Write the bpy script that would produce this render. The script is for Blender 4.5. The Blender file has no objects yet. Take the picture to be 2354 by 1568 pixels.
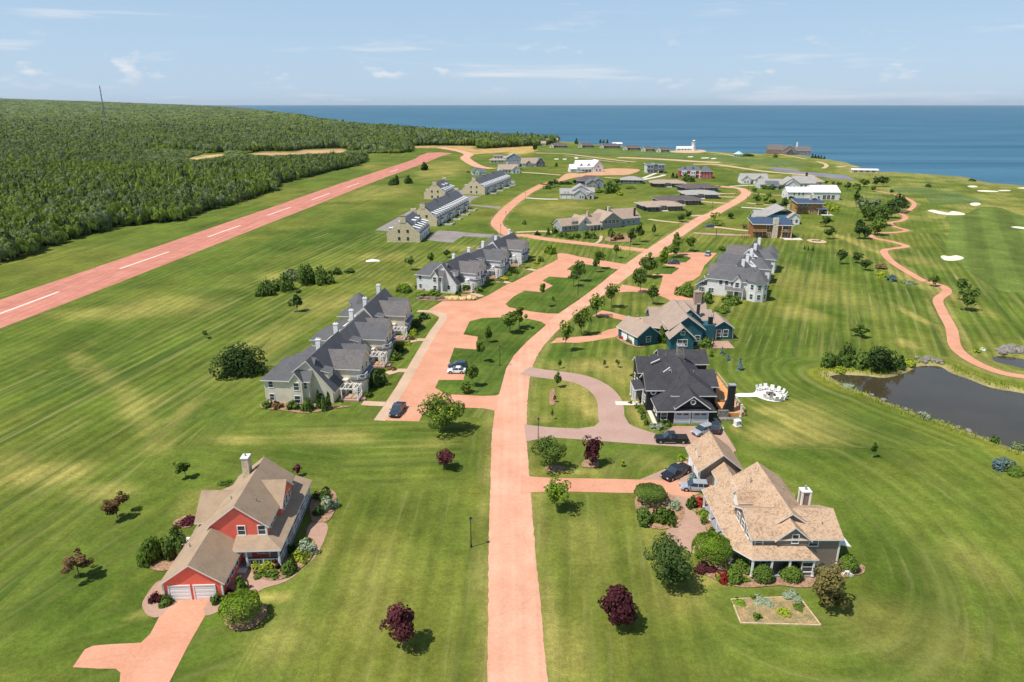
import bpy, bmesh, math, random
import numpy as np
from mathutils import Vector, Matrix, noise as mnoise

S = bpy.context.scene
COL = S.collection
rad = math.radians

# ------------------------------------------------------------------ camera
CAM_H, FPX = 58.0, 1600.0                 # metres above the lawns; focal length in photo widths of 2354
PITCH = math.atan(545 / FPX)
cam = bpy.data.cameras.new('camera')
cam.sensor_width = 36.0
cam.lens = FPX / 2354 * 36.0
cam.clip_start, cam.clip_end = 1.0, 90000.0
camo = bpy.data.objects.new('camera', cam)
camo.location = (0, 0, CAM_H)
camo.rotation_euler = (rad(90) - PITCH, 0, 0)
COL.objects.link(camo)
S.camera = camo

# ------------------------------------------------------------------ sky, sun, exposure
SUN_EL = rad(60)
SUN_DIR = Vector((-0.89, -0.46, 0)).normalized()        # horizontal direction towards the sun
w = bpy.data.worlds.new('World'); S.world = w; w.use_nodes = True
nt = w.node_tree; nt.nodes.clear()
def N(t, tree, **kw):
    n = tree.nodes.new(t)
    for k, v in kw.items():
        setattr(n, k, v)
    return n
def L(tree, a, b): tree.links.new(a, b)
out = N('ShaderNodeOutputWorld', nt); bg = N('ShaderNodeBackground', nt)
sky = N('ShaderNodeTexSky', nt, sky_type='NISHITA', sun_disc=False, sun_elevation=SUN_EL,
        sun_rotation=math.atan2(SUN_DIR.x, SUN_DIR.y), altitude=60, air_density=1.0, dust_density=0.35, ozone_density=1.6)
tc = N('ShaderNodeTexCoord', nt)
sep = N('ShaderNodeSeparateXYZ', nt); L(nt, tc.outputs['Generated'], sep.inputs[0])
# thin cirrus: wind-drawn streaks, the same all the way round the sky
mp = N('ShaderNodeMapping', nt); mp.inputs['Scale'].default_value = (2.2, 2.2, 26.0)
L(nt, tc.outputs['Generated'], mp.inputs[0])
n1 = N('ShaderNodeTexNoise', nt); n1.inputs['Scale'].default_value = 1.5; n1.inputs['Detail'].default_value = 7; n1.inputs['Roughness'].default_value = .6
n1.inputs['Distortion'].default_value = .4
L(nt, mp.outputs[0], n1.inputs[0])
cr = N('ShaderNodeValToRGB', nt); cr.color_ramp.elements[0].position = .57; cr.color_ramp.elements[1].position = .78
L(nt, n1.outputs['Fac'], cr.inputs[0])
# small cumulus low over the sea
mp2 = N('ShaderNodeMapping', nt); mp2.inputs['Scale'].default_value = (9, 9, 22); mp2.inputs['Location'].default_value = (3.3, 1.7, 0)
L(nt, tc.outputs['Generated'], mp2.inputs[0])
n2 = N('ShaderNodeTexNoise', nt); n2.inputs['Scale'].default_value = 1.6; n2.inputs['Detail'].default_value = 6; n2.inputs['Roughness'].default_value = .55
L(nt, mp2.outputs[0], n2.inputs[0])
cr2 = N('ShaderNodeValToRGB', nt); cr2.color_ramp.elements[0].position = .60; cr2.color_ramp.elements[1].position = .70
L(nt, n2.outputs['Fac'], cr2.inputs[0])
band = N('ShaderNodeValToRGB', nt)
for p, v in ((.012, 0), (.035, 1), (.06, .8), (.095, 0)):
    e = band.color_ramp.elements.new(p); e.color = (v, v, v, 1)
band.color_ramp.elements[0].color = (0, 0, 0, 1); band.color_ramp.elements[-1].color = (0, 0, 0, 1)
L(nt, sep.outputs['Z'], band.inputs[0])
m2 = N('ShaderNodeMath', nt, operation='MULTIPLY'); L(nt, cr2.outputs[0], m2.inputs[0]); L(nt, band.outputs[0], m2.inputs[1])
m2b = N('ShaderNodeMath', nt, operation='MULTIPLY'); L(nt, m2.outputs[0], m2b.inputs[0]); m2b.inputs[1].default_value = .8
m1 = N('ShaderNodeMath', nt, operation='MULTIPLY'); L(nt, cr.outputs[0], m1.inputs[0]); m1.inputs[1].default_value = .8
mx0 = N('ShaderNodeMath', nt, operation='MAXIMUM'); L(nt, m1.outputs[0], mx0.inputs[0]); L(nt, m2b.outputs[0], mx0.inputs[1])
mix = N('ShaderNodeMixRGB', nt); mix.inputs['Color2'].default_value = (9.0, 9.0, 9.3, 1)
# a pale summer haze, thick toward the horizon and thin overhead
veil = N('ShaderNodeMixRGB', nt); veil.inputs[0].default_value = .68; veil.inputs['Color2'].default_value = (4.9, 6.9, 9.5, 1)
L(nt, sky.outputs[0], veil.inputs['Color1'])
vr = N('ShaderNodeValToRGB', nt); L(nt, sep.outputs['Z'], vr.inputs[0])
vr.color_ramp.elements[0].position = 0; vr.color_ramp.elements[0].color = (.74, .74, .74, 1); vr.color_ramp.elements[1].position = .75; vr.color_ramp.elements[1].color = (.06, .06, .06, 1)
e = vr.color_ramp.elements.new(.2); e.color = (.60, .60, .60, 1)
e = vr.color_ramp.elements.new(.4); e.color = (.22, .22, .22, 1)
L(nt, vr.outputs[0], veil.inputs[0])
L(nt, veil.outputs[0], mix.inputs['Color1']); L(nt, mx0.outputs[0], mix.inputs[0])
L(nt, mix.outputs[0], bg.inputs[0]); bg.inputs[1].default_value = 0.088
L(nt, bg.outputs[0], out.inputs[0])

sl = bpy.data.lights.new('sun', 'SUN'); sl.energy = 4.8; sl.angle = rad(.5); sl.color = (1, .955, .88)
so = bpy.data.objects.new('sun', sl); COL.objects.link(so)
d = Vector((SUN_DIR.x * math.cos(SUN_EL), SUN_DIR.y * math.cos(SUN_EL), math.sin(SUN_EL)))
so.rotation_euler = d.to_track_quat('Z', 'Y').to_euler(); so.location = (0, 0, 300)

S.view_settings.view_transform = 'Standard'; S.view_settings.look = 'None'
S.view_settings.gamma = 1; S.view_settings.use_curve_mapping = False
S.view_settings.exposure = 0.15
S.cycles.max_bounces = 6; S.cycles.diffuse_bounces = 3; S.cycles.glossy_bounces = 3
S.cycles.transparent_max_bounces = 6; S.cycles.volume_bounces = 0
S.cycles.use_adaptive_sampling = True; S.cycles.adaptive_threshold = .02
S.cycles.use_denoising = True

# ------------------------------------------------------------------ surveying: photo point -> place on the ground
sP, cP = math.sin(PITCH), math.cos(PITCH)
def G(px, py, z=0.0):
    u = (px - 1177) / FPX; v = (784 - py) / FPX
    t = (CAM_H - z) / (sP - v * cP)
    return (t * u, t * (cP + v * sP))
def top_h(y, py):
    k = (784 - py) / FPX
    return CAM_H + y * (k * cP - sP) / (cP + k * sP)
def depth(x, y): return y * cP + CAM_H * sP
SURVEY = dict(P=(0, 0, 3840, 3840), A=(1380, 1100, 720, 2171), B=(1600, 900, 900, 2354), C=(1900, 1300, 700, 1829), D=(200, 2000, 900, 2354),
  E=(0, 1300, 1000, 2240), F=(2700, 1400, 300, 2352), G=(700, 560, 700, 2033), Z1=(500, 1600, 900, 1764), Z2=(2300, 1550, 1000, 1845),
  Z3=(2250, 1200, 700, 1960), Z4=(900, 1000, 800, 2091), Z5=(1500, 800, 650, 2354), Z6=(2200, 850, 800, 2354), Z7=(1350, 600, 700, 2354),
  Z8=(1950, 550, 800, 2354), Y1=(0, 300, 1280, 2354), Y2=(1200, 330, 800, 2354), Y3=(1900, 460, 800, 2354), Y4=(2600, 460, 800, 2354),
  Y5=(3000, 600, 840, 2354), Y6=(2900, 1050, 940, 2268), Y8=(2700, 800, 800, 2354))
def px(v, x, y):
    x0, y0, ww, ow = SURVEY[v]; k = ww / ow
    return ((x0 + k * x) * 2354 / 3840, (y0 + k * y) * 2354 / 3840)
def at(v, x, y, z=0.0): return G(*px(v, x, y), z)
def ats(v, pts): return [at(v, *p) for p in pts]

# ------------------------------------------------------------------ materials
def principled(name, rough=.8, spec=.25):
    m = bpy.data.materials.new(name); m.use_nodes = True
    b = m.node_tree.nodes['Principled BSDF']
    b.inputs['Roughness'].default_value = rough; b.inputs['Specular IOR Level'].default_value = spec
    return m, m.node_tree, b
def c4(c): return (c[0], c[1], c[2], 1)
def M(name, base, var=.12, scale=1.2, rough=.85, spec=.2, fine=0.0, fscale=9.0, bump=0.0, metal=0.0, alt=None, randv=0.0):
    """a surface with broad and fine variation of its own colour; alt = second tint, randv = variation from object to object"""
    m, t, b = principled(name, rough, spec)
    b.inputs['Metallic'].default_value = metal
    tc = N('ShaderNodeTexCoord', t)
    n = N('ShaderNodeTexNoise', t); n.inputs['Scale'].default_value = scale; n.inputs['Detail'].default_value = 4
    L(t, tc.outputs['Object'], n.inputs[0])
    a = alt if alt else [x * (1 - var) for x in base]; z = base if alt else [min(1, x * (1 + var)) for x in base]
    r = N('ShaderNodeValToRGB', t); r.color_ramp.elements[0].position = .36; r.color_ramp.elements[1].position = .64
    r.color_ramp.elements[0].color = c4(a); r.color_ramp.elements[1].color = c4(z)
    L(t, n.outputs['Fac'], r.inputs[0]); col = r.outputs[0]
    if fine:
        f = N('ShaderNodeTexNoise', t); f.inputs['Scale'].default_value = fscale; f.inputs['Detail'].default_value = 2
        L(t, tc.outputs['Object'], f.inputs[0])
        mr = N('ShaderNodeMapRange', t); mr.inputs[1].default_value = .3; mr.inputs[2].default_value = .7
        mr.inputs[3].default_value = 1 - fine; mr.inputs[4].default_value = 1 + fine
        L(t, f.outputs['Fac'], mr.inputs[0])
        mm = N('ShaderNodeMixRGB', t, blend_type='MULTIPLY'); mm.inputs[0].default_value = 1
        L(t, col, mm.inputs[1]); L(t, mr.outputs[0], mm.inputs[2]); col = mm.outputs[0]
        if bump:
            bp = N('ShaderNodeBump', t); bp.inputs['Strength'].default_value = bump; bp.inputs['Distance'].default_value = .05
            L(t, f.outputs['Fac'], bp.inputs['Height']); L(t, bp.outputs[0], b.inputs['Normal'])
    if randv:
        oi = N('ShaderNodeObjectInfo', t)
        mr = N('ShaderNodeMapRange', t); mr.inputs[3].default_value = 1 - randv; mr.inputs[4].default_value = 1 + randv
        L(t, oi.outputs['Random'], mr.inputs[0])
        mm = N('ShaderNodeMixRGB', t, blend_type='MULTIPLY'); mm.inputs[0].default_value = 1
        L(t, col, mm.inputs[1]); L(t, mr.outputs[0], mm.inputs[2]); col = mm.outputs[0]
    L(t, col, b.inputs['Base Color'])
    return m
def siding(name, base, pitch=.2, rough=.7):
    """clapboard: thin shadow-line relief between boards"""
    m, t, b = principled(name, rough, .25)
    tc = N('ShaderNodeTexCoord', t); sp = N('ShaderNodeSeparateXYZ', t); L(t, tc.outputs['Object'], sp.inputs[0])
    mu = N('ShaderNodeMath', t, operation='MULTIPLY'); mu.inputs[1].default_value = 1 / pitch; L(t, sp.outputs['Z'], mu.inputs[0])
    fr = N('ShaderNodeMath', t, operation='FRACT'); L(t, mu.outputs[0], fr.inputs[0])
    bp = N('ShaderNodeBump', t); bp.inputs['Strength'].default_value = .6; bp.inputs['Distance'].default_value = .03
    L(t, fr.outputs[0], bp.inputs['Height']); L(t, bp.outputs[0], b.inputs['Normal'])
    n = N('ShaderNodeTexNoise', t); n.inputs['Scale'].default_value = .8; n.inputs['Detail'].default_value = 5; L(t, tc.outputs['Object'], n.inputs[0])
    r = N('ShaderNodeValToRGB', t); r.color_ramp.elements[0].position = .3; r.color_ramp.elements[1].position = .7
    r.color_ramp.elements[0].color = c4([x * .88 for x in base]); r.color_ramp.elements[1].color = c4([min(1, x * 1.06) for x in base])
    L(t, n.outputs['Fac'], r.inputs[0]); L(t, r.outputs[0], b.inputs['Base Color'])
    return m
def shingles(name, base, alt, spread=.16, scale=3.0, rough=.9):
    """asphalt shingles: courses in relief and tabs of slightly different shade"""
    m, t, b = principled(name, rough, .2)
    tc = N('ShaderNodeTexCoord', t)
    mp = N('ShaderNodeMapping', t); mp.inputs['Scale'].default_value = (1, 1, 2.2); L(t, tc.outputs['Object'], mp.inputs[0])
    v = N('ShaderNodeTexVoronoi', t); v.inputs['Scale'].default_value = scale; L(t, mp.outputs[0], v.inputs[0])
    sp = N('ShaderNodeSeparateColor', t); L(t, v.outputs['Color'], sp.inputs[0])
    n = N('ShaderNodeTexNoise', t); n.inputs['Scale'].default_value = .55; n.inputs['Detail'].default_value = 5; L(t, tc.outputs['Object'], n.inputs[0])
    ad = N('ShaderNodeMath', t, operation='MULTIPLY_ADD'); L(t, sp.outputs[0], ad.inputs[0]); ad.inputs[1].default_value = spread * 2.4; L(t, n.outputs['Fac'], ad.inputs[2])
    r = N('ShaderNodeValToRGB', t); r.color_ramp.elements[0].position = .35; r.color_ramp.elements[1].position = .5 + spread * 2.2
    r.color_ramp.elements[0].color = c4(alt); r.color_ramp.elements[1].color = c4(base)
    L(t, ad.outputs[0], r.inputs[0]); L(t, r.outputs[0], b.inputs['Base Color'])
    s2 = N('ShaderNodeSeparateXYZ', t); L(t, tc.outputs['Object'], s2.inputs[0])
    mu = N('ShaderNodeMath', t, operation='MULTIPLY'); mu.inputs[1].default_value = 9; L(t, s2.outputs['Z'], mu.inputs[0])
    fr = N('ShaderNodeMath', t, operation='FRACT'); L(t, mu.outputs[0], fr.inputs[0])
    bp = N('ShaderNodeBump', t); bp.inputs['Strength'].default_value = .25; bp.inputs['Distance'].default_value = .03
    L(t, fr.outputs[0], bp.inputs['Height']); L(t, bp.outputs[0], b.inputs['Normal'])
    return m
def leafmat(name, dark, light, trans=.32, rnd=.12):
    m = bpy.data.materials.new(name); m.use_nodes = True; t = m.node_tree; t.nodes.clear()
    o = N('ShaderNodeOutputMaterial', t); df = N('ShaderNodeBsdfDiffuse', t); tr = N('ShaderNodeBsdfTranslucent', t); mx = N('ShaderNodeMixShader', t)
    mx.inputs[0].default_value = trans
    g = N('ShaderNodeNewGeometry', t); oi = N('ShaderNodeObjectInfo', t)
    tc = N('ShaderNodeTexCoord', t)
    n = N('ShaderNodeTexNoise', t); n.inputs['Scale'].default_value = 3.0; n.inputs['Detail'].default_value = 3; L(t, tc.outputs['Object'], n.inputs[0])
    a1 = N('ShaderNodeMath', t, operation='MULTIPLY_ADD'); L(t, g.outputs['Random Per Island'], a1.inputs[0]); a1.inputs[1].default_value = .5; L(t, n.outputs['Fac'], a1.inputs[2])
    a2 = N('ShaderNodeMath', t, operation='MULTIPLY_ADD'); L(t, oi.outputs['Random'], a2.inputs[0]); a2.inputs[1].default_value = rnd * 4; L(t, a1.outputs[0], a2.inputs[2])
    r = N('ShaderNodeValToRGB', t); r.color_ramp.elements[0].position = .4; r.color_ramp.elements[1].position = 1.05 + rnd * 2
    r.color_ramp.elements[0].color = c4(dark); r.color_ramp.elements[1].color = c4(light)
    mr = N('ShaderNodeMapRange', t); mr.inputs[1].default_value = .3; mr.inputs[2].default_value = 1.3 + rnd * 4
    L(t, a2.outputs[0], mr.inputs[0]); L(t, mr.outputs[0], r.inputs[0])
    r.color_ramp.elements[0].position = .1; r.color_ramp.elements[1].position = .85
    L(t, r.outputs[0], df.inputs[0]); L(t, r.outputs[0], tr.inputs[0])
    L(t, df.outputs[0], mx.inputs[1]); L(t, tr.outputs[0], mx.inputs[2]); L(t, mx.outputs[0], o.inputs[0])
    return m
def glassmat(name, c, rough=.08, spec=.6):
    m, t, b = principled(name, rough, spec)
    tc = N('ShaderNodeTexCoord', t); n = N('ShaderNodeTexNoise', t); n.inputs['Scale'].default_value = .7; L(t, tc.outputs['Object'], n.inputs[0])
    r = N('ShaderNodeValToRGB', t); r.color_ramp.elements[0].color = c4([x * .6 for x in c]); r.color_ramp.elements[1].color = c4([x * 1.5 for x in c])
    L(t, n.outputs['Fac'], r.inputs[0]); L(t, r.outputs[0], b.inputs['Base Color'])
    return m
# ------------------------------------------------------------------ mesh helpers
def link(o, parent=None):
    COL.objects.link(o)
    if parent is not None: o.parent = parent
    return o
def tag(o, label=None, cat=None, group=None, kind=None):
    if label: o['label'] = label
    if cat: o['category'] = cat
    if group: o['group'] = group
    if kind: o['kind'] = kind
    return o
class MB:
    """collects faces; obj() links them as ONE mesh object"""
    def __init__(s): s.v = []; s.f = []; s.m = []
    def face(s, pts, m=0):
        i = len(s.v); s.v += [tuple(p) for p in pts]; s.f.append(tuple(range(i, i + len(pts)))); s.m.append(m)
    def prism(s, low, high, m=0, mt=None, mb=None):
        """two matching loops joined by side faces; mt = material of the high loop"""
        i = len(s.v); n = len(low); s.v += [tuple(p) for p in low] + [tuple(p) for p in high]
        s.f.append(tuple(range(i + n - 1, i - 1, -1))); s.m.append(m if mb is None else mb)
        s.f.append(tuple(range(i + n, i + 2 * n))); s.m.append(m if mt is None else mt)
        for k in range(n):
            j = (k + 1) % n
            s.f.append((i + k, i + j, i + n + j, i + n + k)); s.m.append(m)
    def box(s, x0, x1, y0, y1, z0, z1, m=0):
        s.prism([(x0, y0, z0), (x1, y0, z0), (x1, y1, z0), (x0, y1, z0)], [(x0, y0, z1), (x1, y0, z1), (x1, y1, z1), (x0, y1, z1)], m)
    def ring(s, c, r, z0, z1, n=12, m=0, r2=None, ax='z'):
        r2 = r if r2 is None else r2
        def p(a, rr, z):
            q = (rr * math.cos(a), rr * math.sin(a), z)
            if ax == 'y': q = (q[0], z, q[1])
            if ax == 'x': q = (z, q[0], q[1])
            return (c[0] + q[0], c[1] + q[1], c[2] + q[2])
        A = [2 * math.pi * k / n for k in range(n)]
        s.prism([p(a, r, z0) for a in A], [p(a, r2, z1) for a in A], m)
    def tube(s, path, radii, n=6, m=0):
        prev = None
        for k, (p, r) in enumerate(zip(path, radii)):
            p = Vector(p)
            t = (Vector(path[min(k + 1, len(path) - 1)]) - Vector(path[max(k - 1, 0)])).normalized()
            a = t.orthogonal().normalized(); b = t.cross(a)
            i = len(s.v)
            s.v += [tuple(p + (a * math.cos(2 * math.pi * q / n) + b * math.sin(2 * math.pi * q / n)) * r) for q in range(n)]
            if prev is not None:
                for q in range(n):
                    s.f.append((prev + q, prev + (q + 1) % n, i + (q + 1) % n, i + q)); s.m.append(m)
            prev = i
    def mesh(s, name, mats):
        me = bpy.data.meshes.new(name); me.from_pydata(s.v, [], s.f)
        for x in mats: me.materials.append(x)
        me.polygons.foreach_set('material_index', s.m); me.update()
        return me
    def obj(s, name, mats, parent=None, loc=(0, 0, 0), rz=0.0):
        o = bpy.data.objects.new(name, s.mesh(name, mats if isinstance(mats, (list, tuple)) else [mats]))
        o.location = loc; o.rotation_euler = (0, 0, rz)
        return link(o, parent)
def inst(name, me, parent=None, loc=(0, 0, 0), rz=0.0, sc=None):
    o = bpy.data.objects.new(name, me); o.location = loc; o.rotation_euler = (0, 0, rz)
    if sc: o.scale = sc
    return link(o, parent)
def empty(name, loc, rz, label, cat, group=None):
    o = bpy.data.objects.new(name, None); o.empty_display_size = .5
    o.location = (loc[0], loc[1], loc[2] if len(loc) > 2 else 0); o.rotation_euler = (0, 0, rz)
    return tag(link(o), label, cat, group)

# ------------------------------------------------------------------ numpy helpers
rng = np.random.default_rng(7)
def sstep(a, b, x):
    t = np.clip((x - a) / (b - a), 0, 1); return t * t * (3 - 2 * t)
_lat = rng.random((64, 64))
def vnoise(x, y):
    xi = np.floor(x).astype(int); yi = np.floor(y).astype(int); fx = x - xi; fy = y - yi
    fx = fx * fx * (3 - 2 * fx); fy = fy * fy * (3 - 2 * fy)
    a = _lat[xi % 64, yi % 64]; b = _lat[(xi + 1) % 64, yi % 64]; c = _lat[xi % 64, (yi + 1) % 64]; e = _lat[(xi + 1) % 64, (yi + 1) % 64]
    return (a * (1 - fx) + b * fx) * (1 - fy) + (c * (1 - fx) + e * fx) * fy
def fbm(x, y, o=4):
    t = 0; a = .5
    for k in range(o):
        t = t + a * vnoise(x * 2 ** k + 17 * k, y * 2 ** k + 5 * k); a *= .5
    return t / (1 - .5 ** o)
def dist_line(X, Y, pts, closed=False):
    dm = np.full(X.shape, 1e9)
    p = list(pts) + ([pts[0]] if closed else [])
    for (x0, y0), (x1, y1) in zip(p[:-1], p[1:]):
        dx, dy = x1 - x0, y1 - y0; l2 = dx * dx + dy * dy + 1e-9
        t = np.clip(((X - x0) * dx + (Y - y0) * dy) / l2, 0, 1)
        dm = np.minimum(dm, np.hypot(X - x0 - t * dx, Y - y0 - t * dy))
    return dm
def inside(X, Y, pts):
    r = np.zeros(X.shape, bool); n = len(pts)
    for i in range(n):
        x0, y0 = pts[i]; x1, y1 = pts[(i + 1) % n]
        if y0 == y1: continue
        r ^= ((y0 > Y) != (y1 > Y)) & (X < (x1 - x0) * (Y - y0) / (y1 - y0) + x0)
    return r
def sdf(X, Y, pts):
    dd = dist_line(X, Y, pts, True); return np.where(inside(X, Y, pts), dd, -dd)
def smooth(pts, n=6, closed=False):
    """Catmull-Rom through the points"""
    P = [Vector((p[0], p[1])) for p in pts]; out = []
    m = len(P)
    for i in range(m if closed else m - 1):
        a = P[(i - 1) % m] if closed or i > 0 else P[0] * 2 - P[1]
        b = P[i]; c = P[(i + 1) % m]
        e = P[(i + 2) % m] if closed or i + 2 < m else P[-1] * 2 - P[-2]
        for k in range(n):
            t = k / n
            out.append(tuple(.5 * ((2 * b) + (c - a) * t + (2 * a - 5 * b + 4 * c - e) * t * t + (3 * b - 3 * c + e - a) * t ** 3)))
    if not closed: out.append(tuple(P[-1]))
    return out
_lay = [0]
def layer(z):
    # every sheet lies a hair above the one laid before it
    _lay[0] += 1; return z + .0009 * _lay[0]
def sheet(name, pts, z, m, parent=None, kind='structure', thick=0.0):
    """a flat polygon lying on the ground (triangulated), with an optional edge"""
    z = layer(z); bm = bmesh.new()
    vs = [bm.verts.new((p[0], p[1], z)) for p in pts]
    f = bm.faces.new(vs); f.normal_update()
    if f.normal.z < 0: f.normal_flip()
    if thick:
        r = bmesh.ops.extrude_face_region(bm, geom=[f])
        for v in [g for g in r['geom'] if isinstance(g, bmesh.types.BMVert)]: v.co.z += thick
    bmesh.ops.triangulate(bm, faces=bm.faces[:])
    me = bpy.data.meshes.new(name); bm.to_mesh(me); bm.free(); me.materials.append(m)
    o = bpy.data.objects.new(name, me); link(o, parent)
    if kind: o['kind'] = kind
    return o
def ribbon_pts(pts, width, n=6):
    c = smooth(pts, n); l = []; r = []
    for i, p in enumerate(c):
        a = Vector(c[max(i - 1, 0)]); b = Vector(c[min(i + 1, len(c) - 1)]); t = (b - a).normalized(); nrm = Vector((-t.y, t.x))
        wd = width if not callable(width) else width(i / (len(c) - 1))
        l.append(tuple(Vector(p) + nrm * wd / 2)); r.append(tuple(Vector(p) - nrm * wd / 2))
    return l, r
def ribbon(name, pts, width, z, m, parent=None, kind='structure', n=6, rag=0.0):
    z = layer(z); l, r = ribbon_pts(pts, width, n); mb = MB()
    if rag:      # frayed edges
        l = [(p[0] + rag * mnoise.noise((p[0] * .9, p[1] * .9, 2)), p[1] + rag * mnoise.noise((p[0] * .9, p[1] * .9, 5))) for p in l]; r = [(p[0] + rag * mnoise.noise((p[0] * .9, p[1] * .9, 7)), p[1] + rag * mnoise.noise((p[0] * .9, p[1] * .9, 9))) for p in r]
    for i in range(len(l) - 1):
        mb.face([(*r[i], z), (*r[i + 1], z), (*l[i + 1], z), (*l[i], z)])
    o = mb.obj(name, m, parent)
    if kind: o['kind'] = kind
    return o

# ------------------------------------------------------------------ the lie of the land
COAST = [G(*p) for p in [(3400, 640), (2900, 520), (2600, 462), (2354, 426), (2276, 420), (2255, 415), (2222, 407), (2134, 399.5), (2058, 395), (1996, 395.5), (1975, 382), (1948, 374),
  (1906, 366), (1844, 357), (1760, 353), (1688, 352), (1650, 349), (1594, 347), (1500, 342), (1400, 334), (1330, 328), (1290, 325), (1215, 321), (1090, 313), (985, 304), (877, 293), (798, 286), (735, 276),
  (690, 266), (600, 255), (520, 247), (455, 242.5)]]
cst = []
for p, q in zip(COAST[:-1], COAST[1:]):
    for k in range(5):
        t = k / 5; x = p[0] + (q[0] - p[0]) * t; y = p[1] + (q[1] - p[1]) * t
        am = min(7.0, .25 * math.hypot(q[0] - p[0], q[1] - p[1]) / 5)
        cst.append((x + am * (mnoise.noise((x * .02, y * .02, 1))), y + 2.2 * am * mnoise.noise((x * .03, y * .03, 9))))
cst.append(COAST[-1])
LAND = cst + [(-9500, 16000), (-16000, 14000), (-16000, -200), (1400, -200)]
SEA_Z = -11.0
POND = smooth(ats('Y6', [(480, 845), (640, 835), (860, 848), (1010, 862), (1180, 815), (1290, 760), (1420, 755), (1540, 770), (1640, 830), (1800, 885), (2000, 960), (2268, 1005), (2600, 1130), (2800, 1400), (2750, 1640), (2500, 1640),
  (2268, 1545), (2100, 1500), (1850, 1400), (1600, 1305), (1400, 1235), (1200, 1170), (1000, 1090), (840, 1020), (700, 975), (560, 910)]), 3, True)
POND2 = smooth(ats('Y6', [(1945, 690), (2050, 665), (2268, 700), (2500, 750), (2560, 840), (2400, 850), (2268, 800), (2150, 765), (2020, 740)]), 3, True)
def elev(x, y):
    x = np.asarray(x, float); y = np.asarray(y, float)
    pxx = 1177 + FPX * x / np.maximum(y * cP + CAM_H * sP, 1)
    lat = np.interp(pxx, [-900, -300, 0, 240, 440, 540, 640], [150, 128, 112, 74, 34, 4, 0])
    return sstep(2900, 9000, y) * lat

def axis(parts):
    o = [parts[0][0]]
    for a, b, s0, s1 in parts:
        x = a; 
        while x < b - 1e-6:
            t = (x - a) / (b - a); x += s0 + (s1 - s0) * t; o.append(min(x, b))
    return np.array(sorted(set(o)))
xs = np.concatenate([-axis([(210, 500, 2, 12), (500, 9000, 12, 500)])[::-1], axis([(-208.5, 175, 1.5, 1.5)]), axis([(177, 420, 2.2, 3.2), (424, 640, 6, 30)])])
ys = axis([(22, 260, 1.5, 1.5), (260, 560, 1.5, 4), (560, 1100, 4, 9), (1100, 3000, 9, 70), (3000, 13500, 70, 420)])
X, Y = np.meshgrid(xs, ys)

# roads that the ground tint has to know about (dry verges)
ROAD = [G(*p) for p in [(1192, 1700), (1189, 1568), (1183, 1400), (1177, 1270), (1173, 1120), (1171, 1000), (1176, 930), (1187, 862), (1204, 818), (1233, 780), (1278, 738), (1345, 690), (1420, 637), (1480, 592), (1545, 547), (1612, 503)]] \
     + ats('Y4', [(210, 1010), (330, 945), (470, 870), (555, 810), (580, 765), (520, 728), (420, 715), (250, 700)]) + ats('Z8', [(2160, 438), (1990, 425), (1800, 412), (1600, 398), (1440, 395)])
LOOPR = ats('Z8', [(1470, 1160), (1300, 1135), (900, 1090), (500, 1045), (240, 1012), (60, 980)]) + ats('Z7', [(1905, 945), (1790, 880), (1725, 800), (1760, 720), (1860, 610), (1980, 510), (2120, 410), (2320, 305)]) + ats('Y3', [(420, 680), (560, 640), (700, 600), (820, 570)])
CART = ats('Y5', [(780, 325), (960, 355), (1110, 400), (1200, 460), (1150, 525), (1060, 555), (1110, 600), (1065, 640), (945, 662), (1000, 705), (1120, 740), (1010, 762), (880, 768), (780, 770)])
CART2 = ats('Y5', [(720, 780), (790, 825), (920, 850), (1040, 880), (1115, 910), (1000, 930), (890, 950), (900, 1005), (985, 1085), (1150, 1190), (1290, 1268)]) + ats('Y6', [(1400, 20), (1530, 60), (1570, 110), (1490, 180), (1530, 290), (1610, 440), (1640, 590), (1720, 680), (1860, 765), (2060, 840), (2268, 878), (2450, 900)])
RW = [(-155.0, 150), (-149.5, 200), (-147.2, 225), (-141.5, 290), (-136.6, 352), (-131.0, 417), (-126.0, 484), (-119.7, 560), (-104, 720), (-97, 800), (-92.5, 868)]

tint = np.zeros(X.shape + (3,)); mow = np.zeros(X.shape + (3,))
def setc(mask, c):
    global tint
    mk = np.clip(mask, 0, 1)[..., None]; tint = tint * (1 - mk) + np.array(c) * mk
LUSH, MID, OLIVE, STRAW, BARE = (.062, .108, .014), (.106, .147, .021), (.168, .178, .031), (.40, .325, .095), (.50, .345, .165)
tint[:] = MID
big = fbm(X / 55, Y / 55); med = fbm(X / 14 + 9, Y / 18 + 3); sm = fbm(X / 4.5 + 30, Y / 6.0)
setc(sstep(.42, .68, big) * .75, OLIVE); setc(sstep(.50, .74, med) * .55, LUSH); setc(sstep(.58, .8, sm) * .35, OLIVE)
# mowing: u along the pass, v across it, w how strongly it shows
def mowdir(mask, dx, dy, amp):
    l = math.hypot(dx, dy); dx /= l; dy /= l
    mow[mask] = np.stack([X * dx + Y * dy, -X * dy + Y * dx, np.full(X.shape, amp)], -1)[mask]
def mowdist(mask, dd, amp):
    mow[mask] = np.stack([X + Y, dd, np.full(X.shape, amp)], -1)[mask]
q0 = at('E', 0, 870); q1 = at('E', 900, 390)
mowdir(np.ones(X.shape, bool), q1[0] - q0[0], q1[1] - q0[1], 1.0)
mowdir((X < -95) & (Y > 150), .085, 1, .6)
c0 = (Y < 124) & (X > -58) & (X < 0); mowdir(c0, .02, 1, .5); cb = (Y < 124) & (Y > 98) & (X > -52) & (X < -8); mowdir(cb, 1, .05, .6)
c1 = (X < -29) & (X > -62) & (Y < 112); mowdist(c1, np.maximum(np.abs(X + 38) * .9, np.abs(Y - 83) * .7) + .25 * (X + Y), .5)
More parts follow.
